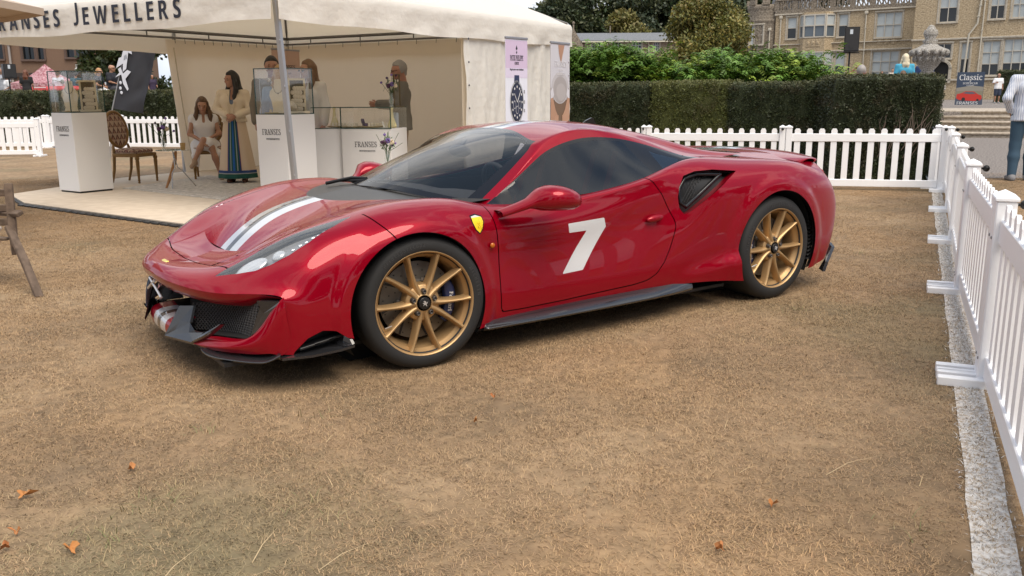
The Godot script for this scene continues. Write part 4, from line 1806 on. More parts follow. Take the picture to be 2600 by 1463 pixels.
func build_green() -> void:
	var yew := Color(.044, .060, .022)
	hedge_run("yew_hedge", "long dark clipped yew hedge behind the picket fence, right of the marquee", Vector2(8.0, -10.7), Vector2(9.53, -7.55), 1.2, 1.53, yew, 430, .030)
	hedge_run("yew_hedge", "lighter green upright section in the middle of the clipped hedge", Vector2(9.53, -7.48), Vector2(10.17, -6.22), 1.2, 1.54, Color(.105, .12, .03), 430, .032)
	hedge_run("yew_hedge", "dark clipped yew hedge running on right of the lighter green section", Vector2(10.19, -6.25), Vector2(11.1, -3.9), 1.2, 1.50, yew, 430, .030)
	hedge_run("yew_hedge", "square topped yew hedge end block leaning over beside the stone steps, with bare brown twigs", Vector2(10.05, -3.96), Vector2(11.24, -2.90), 1.1, 1.58, Color(.042, .056, .022), 400, .032, "clipped yew hedges", .12)
	hedge_run("yew_hedge", "low clipped hedge across the far lawn at the left, behind the white fence", Vector2(-9.0, -31.0), Vector2(9.5, -20.0), 1.4, 1.50, Color(.042, .055, .020), 170, .06)
	hedge_run("yew_hedge", "small dark clipped hedge on the terrace behind the man in the white polo shirt", Vector2(54.5, -24.0), Vector2(57.5, -16.0), 2.0, 2.6, yew, 40, .10)
	# bare twigs and brown sprigs in the end block
	var tw := thing("dead_twigs", "bare brown twigs showing in the face of the hedge end block", "twigs", Vector3(10.72, .25, -3.33))
	var tg := MB.new()
	for i in 46:
		var a := Vector3(rng.randf_range(-.25, .5), rng.randf_range(.1, .5), rng.randf_range(-.02, .05) + .02)
		var b := a + Vector3(rng.randf_range(-.15, .25), rng.randf_range(.2, .55), rng.randf_range(.0, .06))
		tg.tube(PackedVector3Array([a, a.lerp(b, .5) + Vector3(rng.randfn() * .02, 0, .02), b]), [.006, .005, .002], 4, false)
	kind(put("twig", tg, mat(Color(.20, .15, .12), .9), tw), "stuff")
	tw.rotation.y = -.77
	# wisteria grown over a pergola behind the hedge
	var spots := [[9.1, -10.4, 2.22], [9.58, -9.95, 2.30], [10.05, -9.65, 2.18], [10.31, -9.4, 2.34], [10.83, -9.05, 2.20], [11.07, -8.83, 1.98], [11.48, -8.57, 1.95], [12.1, -8.19, 2.18], [12.5, -7.95, 2.05], [12.96, -7.59, 2.20], [13.3, -7.3, 2.12], [13.72, -6.98, 1.86]]
	var wis := thing("wisteria", "bright green leafy wisteria grown over a pergola behind the clipped hedge", "climbing plant", Vector3.ZERO)
	var wood := MB.new()
	var list := []
	var cols := []
	var i := 0
	for s in spots:
		wood.tube(PackedVector3Array([Vector3(s[0], 0, s[1]), Vector3(s[0] + .1, s[2] * .6, s[1]), Vector3(s[0], s[2] - .2, s[1])]), [.05, .045, .03], 6)
		for k in 300:
			var p := Vector3(s[0] + rng.randfn() * .26, 0, s[1] + rng.randfn() * .26)
			var hmax: float = s[2] - .16 + rng.randfn() * .10 - .05
			p.y = hmax - absf(rng.randfn()) * .42
			if p.y < .7:
				p.y = rng.randf_range(.9, hmax)
			list.append(Transform3D(Basis(Vector3.UP, rng.randf() * TAU) * Basis(Vector3.RIGHT, rng.randfn() * .5) * Basis.from_scale(Vector3.ONE * rng.randf_range(.7, 1.25)), p))
			var t := rng.randf_range(.75, 1.35)
			var c := Color(.105 * t, .21 * t, .028 * t)
			if rng.randf() < .25:
				c = Color(.20 * t, .28 * t, .035 * t)
			cols.append(c)
	put("stem", wood, mat(Color(.06, .05, .04), .9), wis)
	var beam := MB.new()
	beam.tube(PackedVector3Array([Vector3(10.9, 1.86, -9.0), Vector3(13.8, 1.80, -6.9)]), .04, 6)
	put("pergola_rail", beam, mat(Color(.015, .015, .016), .6), wis)
	scatter("leaves", pinnate(), list, cols, leaf_mat(.5), wis)
	# trees
	var dark := Color(.040, .062, .028)
	var n := 0
	var woods := [[Vector3(76, 0, -101), 13.5, 3.8, "leftmost of the dark trees on the skyline, slim and pointed"], [Vector3(79, 0, -99), 15.5, 5.0, "dark tree on the skyline, second from the left, above the marquee corner"], [Vector3(84, 0, -101), 20, 7.5, "tall dark tree behind the slate roofed range, third from the left"], [Vector3(90, 0, -97), 21, 8.0, "broad dark tree behind the slate roofed range, left of the yellowing tree"], [Vector3(96, 0, -92), 22, 8.0, "dark tree on the skyline directly behind the yellowing tree"], [Vector3(102, 0, -86), 22, 8.0, "dark tree on the skyline between the yellowing tree and the house turret"], [Vector3(108, 0, -80), 21, 8.0, "dark tree on the skyline behind the house turret"]]
	for w in woods:
		tree("dark_tree", w[3], w[0], w[1], w[2], dark if n % 2 == 0 else Color(.048, .07, .04), 100 + n, {"count": 2600, "leaf": .55, "lobes": 26, "per": 12, "trunk": .08, "group": "dark trees on the skyline", "high": .9, "second": Color(.08, .09, .035)})
		n += 1
	tree("olive_tree", "olive green bushy tree low in front of the dark trees, above the slate roof", Vector3(78, 0, -84), 11.5, 4.6, Color(.14, .13, .035), 131, {"count": 1900, "leaf": .42, "lobes": 18, "trunk": .12})
	tree("yellowing_tree", "large yellowing green tree left of the manor house", Vector3(53.0, 0, -46.6), 9.0, 3.9, Color(.19, .17, .04), 140, {"count": 5600, "leaf": .26, "lobes": 34, "per": 12, "trunk": .10, "second": Color(.10, .12, .03), "high": 1.0})
	tree("green_tree", "dark green tree behind the black feather flag", Vector3(11.6, .9, -58.5), 9.0, 3.2, Color(.045, .068, .022), 150, {"count": 2600, "leaf": .30, "lobes": 20, "trunk": .02, "high": 1.3})
	# trees behind the photographer, mirrored in the paint and the glass
	for q in [[-22, 26, 11, 6], [-10, 34, 12, 7], [4, 36, 10, 6], [18, 34, 12, 7], [32, 28, 11, 6], [-30, 12, 12, 6], [-34, -4, 12, 7]]:
		tree("parkland_tree", "green parkland tree behind the viewer, seen only mirrored in the car's paint", Vector3(q[0], 0, q[1]), q[2], q[3], Color(.04, .06, .022), 170 + int(q[0]), {"count": 700, "leaf": .75, "lobes": 16, "trunk": .12, "group": "trees mirrored in the paint"})


func pinnate() -> ArrayMesh:  # one arching leaf of many paired leaflets
	var g := MB.new()
	for k in 3:
		var turn := Basis(Vector3.UP, TAU * k / 3.0 + .3)
		for i in 6:
			var u := (i + 1) / 6.0
			var at := turn * Vector3(0, .16 * sin(u * 2.2), .20 * u)
			for s in [-1.0, 1.0]:
				var d := turn * Vector3(s * .8, -.25, .55).normalized()
				var l := .085 * (1.15 - .4 * u)
				var side := d.cross(Vector3.UP).normalized() * l * .2
				var tone := .8 + .4 * u
				g.col = Color(tone, tone, tone)
				var nn := side.cross(d).normalized()
				var j := g.vert(at, nn)
				g.vert(at + d * l * .45 + side, nn)
				g.vert(at + d * l, nn)
				g.vert(at + d * l * .45 - side, nn)
				g.ix.append_array([j, j + 2, j + 1, j, j + 3, j + 2])
	return g.mesh()


# ---------------------------------------------------------------- buildings
func wall_with_holes(g: MB, u0: float, u1: float, y0: float, y1: float, holes: Array, z0: float, z1: float) -> void:
	# holes are [u0, y0, u1, y1]; the wall stands from z0 (back) to z1 (face)
	var cuts := [u0, u1]
	for h in holes:
		for x in [h[0], h[2]]:
			if x > u0 and x < u1 and not cuts.has(x):
				cuts.append(x)
	cuts.sort()
	for i in cuts.size() - 1:
		var a: float = cuts[i]
		var b: float = cuts[i + 1]
		var spans := []
		for h in holes:
			if h[0] < (a + b) / 2 and h[2] > (a + b) / 2:
				spans.append([h[1], h[3]])
		spans.sort()
		var y := y0
		for s in spans + [[y1, y1]]:
			if s[0] - y > .001:
				g.box(Vector3((a + b) / 2, (y + s[0]) / 2, (z0 + z1) / 2), Vector3(b - a, s[0] - y, z1 - z0))
			y = s[1]


func window(parent: Node, r: Array, cols: int, rows: int, frame: Material, blind: float, stone: Material, z := 0.0, bar := .07) -> void:
	# r = [u0, y0, u1, y1] of the opening
	var o := Node3D.new()
	o.name = numbered("window", parent)
	parent.add_child(o, true)
	var u0: float = r[0]
	var u1: float = r[2]
	var y0: float = r[1]
	var y1: float = r[3]
	var fr := MB.new()
	for i in cols + 1:
		var x := lerpf(u0, u1, float(i) / cols)
		fr.box(Vector3(x, (y0 + y1) / 2, z - .12), Vector3(bar * (1.5 if i == 0 or i == cols else 1.0), y1 - y0, .14))
	for j in rows + 1:
		var y := lerpf(y0, y1, float(j) / rows)
		fr.box(Vector3((u0 + u1) / 2, y, z - .118), Vector3(u1 - u0, bar * (1.5 if j == 0 or j == rows else 1.0), .12))
	put("frame", fr, frame, o)
	var pale := mat(Color(.42, .46, .47), .35)
	var dark := mat(Color(.012, .015, .018), .04)
	for i in cols:
		for j in rows:
			var a := lerpf(u0, u1, float(i) / cols)
			var b := lerpf(u0, u1, float(i + 1) / cols)
			var c := lerpf(y0, y1, float(j) / rows)
			var d := lerpf(y0, y1, float(j + 1) / rows)
			var pane := MB.new()
			pane.box(Vector3((a + b) / 2, (c + d) / 2, z - .17), Vector3(b - a, d - c, .02))
			put("pane", pane, pale if (j + .5) / rows > blind else dark, o)
	var sill := MB.new()
	sill.box(Vector3((u0 + u1) / 2, y0 - .09, z + .04), Vector3(u1 - u0 + .34, .14, .22), Basis(), .02)
	for x in [u0 - .10, u1 + .10]:
		sill.box(Vector3(x, (y0 + y1) / 2, z + .005), Vector3(.16, y1 - y0 + .12, .10), Basis(), .02)
	sill.box(Vector3((u0 + u1) / 2, y1 + .12, z + .02), Vector3(u1 - u0 + .42, .16, .16), Basis(), .02)
	put("surround", sill, stone, o)


func building(called: String, label: String, o2: Vector2, u: Vector2, cat := "building") -> Node3D:
	var o := thing(called, label, cat, Vector3(o2.x, 0, o2.y))
	o.rotation.y = -atan2(u.y, u.x)
	return o


func pipe(parent: Node, pts: Array, m: Material, r := .07) -> void:
	var g := MB.new()
	var p := arr(pts)
	g.tube(p, r, 6)
	g.box(p[0] + Vector3(0, .05, 0), Vector3(.34, .30, .26), Basis(), .04)
	for i in 3:
		g.box(p[0].lerp(p[1], .2 + .3 * i), Vector3(r * 3.0, .07, r * 2.6))
	put("downpipe", g, m, parent)


func build_house() -> void:
	var stone := world_tex(mat(Color.WHITE, .9), ramp_tex(512, .035, 71, [[.15, Color(.20, .155, .10)], [.4, Color(.36, .28, .18)], [.6, Color(.44, .345, .22)], [.85, Color(.54, .46, .33)]], 5), .35)
	bumps(stone, .05, .35, 2.0, 73)
	var grey := world_tex(mat(Color.WHITE, .9), ramp_tex(256, .04, 75, [[.2, Color(.10, .085, .065)], [.5, Color(.20, .165, .125)], [.8, Color(.32, .28, .23)]], 5), .5)
	var pale := world_tex(mat(Color.WHITE, .9), ramp_tex(256, .03, 77, [[.2, Color(.33, .29, .23)], [.6, Color(.46, .42, .35)]], 4), .5)
	var frame := mat(Color(.48, .45, .39), .7)
	var lead := mat(Color(.50, .46, .38), .6)
	var slate := world_tex(mat(Color.WHITE, .8), ramp_tex(256, .06, 79, [[.2, Color(.10, .11, .12)], [.8, Color(.22, .23, .25)]], 4), .4)
	var U := Vector2(.3209, .9471)
	# main front
	var o := building("manor_house", "golden stone manor house front with mullioned windows and pierced parapet", Vector2(78.5, -60.13), U, "house")
	var holes := [[.77, 7.17, 1.76, 9.39], [2.3, 7.0, 5.7, 9.46], [6.22, 7.15, 7.16, 9.42], [10.01, 6.92, 12.46, 9.35], [.79, 3.2, 1.71, 5.57], [2.3, 2.7, 5.7, 5.65], [6.1, 2.91, 7.1, 5.53], [9.86, 2.5, 12.43, 5.54]]
	var w := MB.new()
	wall_with_holes(w, -.55, 13.85, 0, 9.7, holes, -.6, 0)
	w.box(Vector3(6.6, 4.8, -6.0), Vector3(14.3, 9.6, 10.6))
	put("wall", w, stone, o)
	for k in [[holes[0], 1, 2, .5], [holes[2], 1, 2, .5], [holes[3], 3, 2, -1.0], [holes[4], 1, 2, .5], [holes[6], 1, 2, .45], [holes[7], 3, 3, -1.0]]:
		window(o, k[0], k[1], k[2], frame, k[3], pale)
	# two storey bay
	for q in [[6.95, 7.2], [9.46, 9.75], [5.65, 6.95], [0.5, 2.9]]:
		var bay := MB.new()
		bay.prism(arr2([2.15, -.1, 5.85, -.1, 5.15, .85, 2.85, .85]), q[1] - q[0], Transform3D(Basis(Vector3.RIGHT, PI / 2), Vector3(0, q[1], 0)))
		put("bay_masonry", bay, stone, o)
	for y in [[7.2, 9.46], [2.9, 5.65]]:
		for s in [[2.9, .85, 5.1, .85, 2], [2.2, 0, 2.82, .80, 1], [5.18, .80, 5.8, 0, 1]]:
			var part := Node3D.new()
			part.name = numbered("bay_window", o)
			o.add_child(part, true)
			var a := Vector2(s[0], s[1])
			var b := Vector2(s[2], s[3])
			part.position = Vector3(a.x, 0, a.y)
			part.rotation.y = -atan2(b.y - a.y, b.x - a.x)
			var long := a.distance_to(b)
			var fr := MB.new()
			for i in int(s[4]) + 1:
				fr.box(Vector3(long * i / s[4], (y[0] + y[1]) / 2, 0), Vector3(.13, y[1] - y[0], .16))
			for t in [0.0, .52, 1.0]:
				fr.box(Vector3(long / 2, lerpf(y[0], y[1], t), .003), Vector3(long, .12, .14))
			put("frame", fr, frame, part)
			for i in int(s[4]):
				for t in 2:
					var pn := MB.new()
					pn.box(Vector3(long * (i + .5) / s[4], lerpf(y[0], y[1], .27 + .49 * t), -.05), Vector3(long / s[4] - .1, (y[1] - y[0]) * .46, .02))
					put("pane", pn, mat(Color(.42, .46, .47), .35) if t == 1 else mat(Color(.10, .125, .15), .04), part)
	# courses, carved panels, parapet
	var trim := MB.new()
	for y in [9.72, 5.75, 6.55, 2.45]:
		trim.box(Vector3(6.6, y, .08), Vector3(14.5, .16 if y != 6.55 else .10, .24), Basis(), .03)
	put("string_course", trim, pale, o)
	var carve := MB.new()
	for q in [[3.2, 6.2, 1.5, .75], [10.2, 6.2, 2.0, .62]]:
		for i in 3:
			var cx: float = q[0] + q[2] * (i + .5) / 3
			carve.box(Vector3(cx, q[1] + q[3] / 2, (.87 if q[0] < 5 else .02)), Vector3(q[2] / 3.4, q[3], .08), Basis(), .03)
			carve.ball(Vector3(cx, q[1] + q[3] / 2, (.91 if q[0] < 5 else .06)), Vector3(.16, .22, .06), 8)
	put("carved_panel", carve, stone, o)
	var par := MB.new()
	par.box(Vector3(6.6, 9.98, -.05), Vector3(14.4, .36, .4))
	par.box(Vector3(6.6, 11.28, -.05), Vector3(14.4, .24, .42))
	for i in 29:
		var x := -.5 + i * .5
		par.box(Vector3(x, 10.65, -.05), Vector3(.09 if i % 4 else .55, 1.05, .26))
		if i % 4:
			for s in [-1.0, 1.0]:
				par.box(Vector3(x + .1, 10.65, -.05), Vector3(.09, 1.05, .2), Basis(Vector3.BACK, s * .42))
			par.ball(Vector3(x, 10.65, -.05), Vector3(.17, .17, .12), 8)
	put("parapet", par, grey, o)
	pipe(o, [.08, 9.4, .14, .10, 3.0, .14], lead)
	pipe(o, [9.0, 9.4, .14, 9.05, 2.0, .14], lead)
	# turret at the left end
	var t := MB.new()
	t.xf = Transform3D(Basis(), Vector3(-2.3, 0, -1.4))
	t.lathe([Vector2(2.0, 0), Vector2(2.0, 9.0), Vector2(2.12, 9.1), Vector2(2.12, 9.35), Vector2(2.0, 9.4), Vector2(2.0, 10.4), Vector2(2.1, 10.5), Vector2(2.1, 10.9), Vector2(1.8, 10.9), Vector2(1.8, 10.3), Vector2(0, 10.3)], 8)
	t.xf = Transform3D()
	for i in 8:
		var g := TAU * (i + .5) / 8
		t.box(Vector3(-2.3 + cos(g) * 1.9, 11.15, -1.4 + sin(g) * 1.9), Vector3(.3, .55, .8), Basis(Vector3.UP, -g))
	var tr := put("turret", t, grey, o)
	window(tr, [-3.2, 6.7, -1.75, 8.72], 3, 2, frame, .0, pale, .52)
	pipe(o, [-1.05, 8.2, .30, -1.05, 2, .30], lead)
	var rf := MB.new()
	rf.prism(arr2([-2.5, 10.2, 1.5, 10.2, .8, 12.6, -1.9, 12.6]), 6.0, Transform3D(Basis(), Vector3(0, 0, -9)))
	put("roof", rf, slate, o)
	# right wing, standing forward
	var o2 := building("manor_wing", "taller right hand wing of the manor with arched porch and pale rendered stone", Vector2(77.37, -43.32), U, "house")
	holes = [[1.61, 7.66, 3.09, 10.2], [1.50, 2.3, 2.9, 4.2], [1.67, 4.45, 2.91, 5.75], [3.76, 2.97, 4.46, 5.75], [5.78, 7.73, 6.91, 10.0], [7.52, 7.76, 8.6, 10.0], [5.5, 2.86, 6.89, 5.85], [7.19, 2.88, 9.3, 5.95]]
	w = MB.new()
	wall_with_holes(w, -.46, 13.5, 0, 13, holes, -.6, 0)
	w.box(Vector3(6.5, 6.5, -7.0), Vector3(13.9, 13, 12.6))
	put("wall", w, stone, o2)
	for k in [[holes[0], 2, 2, .5], [holes[2], 2, 1, 1.2], [holes[3], 1, 2, .6], [holes[4], 2, 2, .45], [holes[5], 2, 2, .2], [holes[6], 2, 3, .30], [holes[7], 3, 3, .30]]:
		window(o2, k[0], k[1], k[2], frame, k[3], pale)
	trim = MB.new()
	for y in [6.15, 2.5]:
		trim.box(Vector3(6.6, y, .06), Vector3(14.3, .18, .22), Basis(), .03)
	put("string_course", trim, pale, o2)
	pipe(o2, [5.1, 10.5, .16, 4.9, 7.4, .16, 4.3, 6.5, .16, 4.15, 2.6, .16], lead, .09)
	pipe(o2, [5.35, 11.0, .16, 5.3, 2.6, .16], lead, .06)
	var arch := MB.new()
	for i in 15:
		var g := PI * i / 14.0
		arch.box(Vector3(2.2 + cos(g) * .80, 3.55 + sin(g) * .72, .04), Vector3(.26, .26, .26), Basis(Vector3.BACK, g), .02)
	for x in [1.40, 3.0]:
		arch.box(Vector3(x, 2.9, .04), Vector3(.26, 1.4, .26), Basis(), .02)
	put("door_arch", arch, pale, o2)
	var dr := MB.new()
	dr.box(Vector3(2.2, 3.1, -.5), Vector3(1.6, 2.4, .05))
	put("door", dr, mat(Color(.012, .011, .010), .6), o2)
	# slate roofed range in the middle distance
	var U3 := Vector2(.827, .562)
	var o3 := building("slate_roofed_range", "low stone range with grey slate roof and white casements, beyond the hedges", Vector2(62.9, -76.4), U3)
	holes = [[2.0, 6.25, 3.0, 7.2], [4.35, 6.25, 5.35, 7.2], [6.65, 6.25, 7.65, 7.2], [9.1, 6.25, 9.7, 7.2]]
	w = MB.new()
	wall_with_holes(w, 0, 13, 0, 7.35, holes, -.5, 0)
	w.box(Vector3(6.5, 3.6, -3.5), Vector3(13, 7.2, 5.9))
	var w3 := put("wall", w, world_tex(mat(Color.WHITE, .9), ramp_tex(256, .04, 83, [[.2, Color(.20, .15, .11)], [.8, Color(.36, .29, .22)]], 4), .4), o3)
	for k in holes:
		window(o3, k, 3, 3, mat(Color(.62, .64, .66), .5), 1.3, pale, 0.0, .06)
	rf = MB.new()
	rf.slab(arr([-.2, 7.3, .5, 13.3, 7.3, .5, 13.3, 8.35, -3.2, -.2, 8.35, -3.2]), Vector3(0, .12, .03))
	put("roof", rf, slate, o3)
	var gut := MB.new()
	gut.box(Vector3(6.9, 7.28, .52), Vector3(12.2, .13, .16))
	put("gutter", gut, mat(Color(.55, .52, .42), .6), o3)
	for x in [3.7, 8.4]:
		var dp := MB.new()
		dp.tube(arr([x, 7.2, .4, x + .1, 6.9, .1, x + .1, 4, .1]), .06, 6)
		put("downpipe", dp, mat(Color(.60, .57, .46), .6), o3)
	var gb := MB.new()
	gb.prism(arr2([-1.0, 0, 1.1, 0, 1.1, 6.9, .05, 8.7, -1.0, 7.2]), .9, Transform3D(Basis(), Vector3(-.2, 0, -.2)))
	gb.box(Vector3(-.15, 9.0, .2), Vector3(.16, .9, .16), Basis(), .03)
	gb.ball(Vector3(-.15, 9.35, .2), Vector3(.17, .2, .17), 8)
	gb.box(Vector3(4.4, 8.8, -3.0), Vector3(.14, .9, .14), Basis(), .03)
	put("gable", gb, grey, o3)
	# brick block at the left, beyond the far hedge
	var U4 := Vector2(.774, .633)
	var brick := world_tex(mat(Color.WHITE, .9), ramp_tex(512, .12, 91, [[.2, Color(.105, .062, .042)], [.5, Color(.165, .105, .072)], [.8, Color(.23, .155, .11)]], 3), .55)
	bumps(brick, .1, .55, 1.2, 93)
	var o4 := building("brick_building", "brown brick building with dark framed windows beyond the far hedge", Vector2(3.6, -76.1), U4)
	holes = [[-1.2, 4.35, 2.35, 6.5], [3.95, 4.30, 4.85, 5.6], [5.15, 4.28, 5.62, 5.6], [7.45, 4.42, 8.05, 5.35], [8.05, 4.42, 9.02, 5.35]]
	w = MB.new()
	wall_with_holes(w, -16, 8.2, 0, 9, holes.slice(0, 4), -.5, 0)
	w.box(Vector3(-3.9, 4.5, -4.0), Vector3(24.2, 9, 6.9))
	w.box(Vector3(8.9, 4.5, -3.5), Vector3(1.4, 9, 6.6))
	w.box(Vector3(9.2, 4.5, -5.0), Vector3(2.0, 9, 8))
	put("wall", w, brick, o4)
	var wf := mat(Color(.012, .013, .015), .4)
	for k in [[holes[0], 5, 1], [holes[1], 2, 1], [holes[2], 1, 1], [holes[3], 1, 1]]:
		window(o4, k[0], k[1], k[2], wf, 1.2, mat(Color(.09, .06, .05), .8), .02, .07)
	var extra := MB.new()
	extra.box(Vector3(8.5, 4.9, -.12), Vector3(1.1, .95, .3), Basis(), .02)
	put("corner_window", extra, mat(Color(.02, .025, .03), .05), o4)
	var door := MB.new()
	door.box(Vector3(8.0, 2.0, .05), Vector3(2.2, 2.0, .1))
	put("door", door, mat(Color(.03, .03, .03), .3), o4)
	var lin_ := MB.new()
	lin_.box(Vector3(8.0, 3.15, .12), Vector3(2.5, .32, .3))
	lin_.box(Vector3(3.7, 3.15, .06), Vector3(1.8, .3, .2))
	put("lintel", lin_, mat(Color(.035, .025, .022), .7), o4)
	pipe(o4, [3.0, 6.6, .2, 3.0, .5, .2], mat(Color(.30, .28, .27), .5), .09)
	var lampm := MB.new()
	lampm.box(Vector3(8.25, 3.75, .15), Vector3(.14, .3, .2))
	lampm.ball(Vector3(8.25, 3.5, .25), Vector3(.16, .14, .16), 10)
	put("wall_lamp", lampm, mat(Color(.35, .35, .34), .4), o4)
	# stone steps up to the terrace
	var st := thing("stone_steps", "four worn pale stone steps rising from the gravel to the terrace", "steps", Vector3(24.9, 0, -9.6))
	st.rotation.y = -atan2(.87, .50)
	var sm := world_tex(mat(Color.WHITE, .9), ramp_tex(256, .05, 95, [[.2, Color(.26, .215, .165)], [.6, Color(.42, .36, .29)], [.85, Color(.52, .47, .40)]], 4), .8)
	for i in 5:
		var s := MB.new()
		s.box(Vector3(3.2, .155 * i + .155 - .03, -.47 * i - 2.5), Vector3(9.5, .07, 5.0), Basis(), .02)
		s.box(Vector3(3.2, .155 * i + .05, -.47 * i - 2.55), Vector3(9.4, .14, 5.0))
		put("step", s, sm, st)
	# coping wall behind the far hedge on the left
	var cw := thing("garden_wall", "low wall with pale stone coping behind the far hedge on the left", "wall", Vector3(6.0, 0, -30.5))
	cw.rotation.y = -.42
	var cg := MB.new()
	cg.box(Vector3(0, .75, 0), Vector3(20, 1.5, .3))
	put("wall_face", cg, brick, cw)
	cg = MB.new()
	cg.box(Vector3(0, 1.55, 0), Vector3(20.1, .09, .45), Basis(), .02)
	put("coping", cg, sm, cw)


# ---------------------------------------------------------------- the jewellers' marquee
func cloth(a: Vector3, b: Vector3, c: Vector3, d: Vector3, nu: int, nv: int, wave: float, freq: float, seed_: int, thick := .004) -> MB:
	# a hung sheet a-b (top) d-c (bottom) with soft folds, two faces and a rim
	var g := MB.new()
	var n := noise(freq, seed_, 3)
	var nn := (b - a).cross(d - a).normalized()
	for s in 2:
		var rows := []
		for j in nv + 1:
			var v := j / float(nv)
			var line := PackedVector3Array()
			for i in nu + 1:
				var u := i / float(nu)
				var p := a.lerp(b, u).lerp(d.lerp(c, u), v)
				var w := n.get_noise_2d(u * a.distance_to(b), v * 1.2 * .5) * wave * (.25 + .75 * v) + n.get_noise_2d(u * 3.0 * a.distance_to(b) + 40, v * 5.0) * wave * .22
				line.append(p + nn * (w + s * thick))
			rows.append(line)
		g.grid(rows, Vector2.ONE, s == 0)
	return g


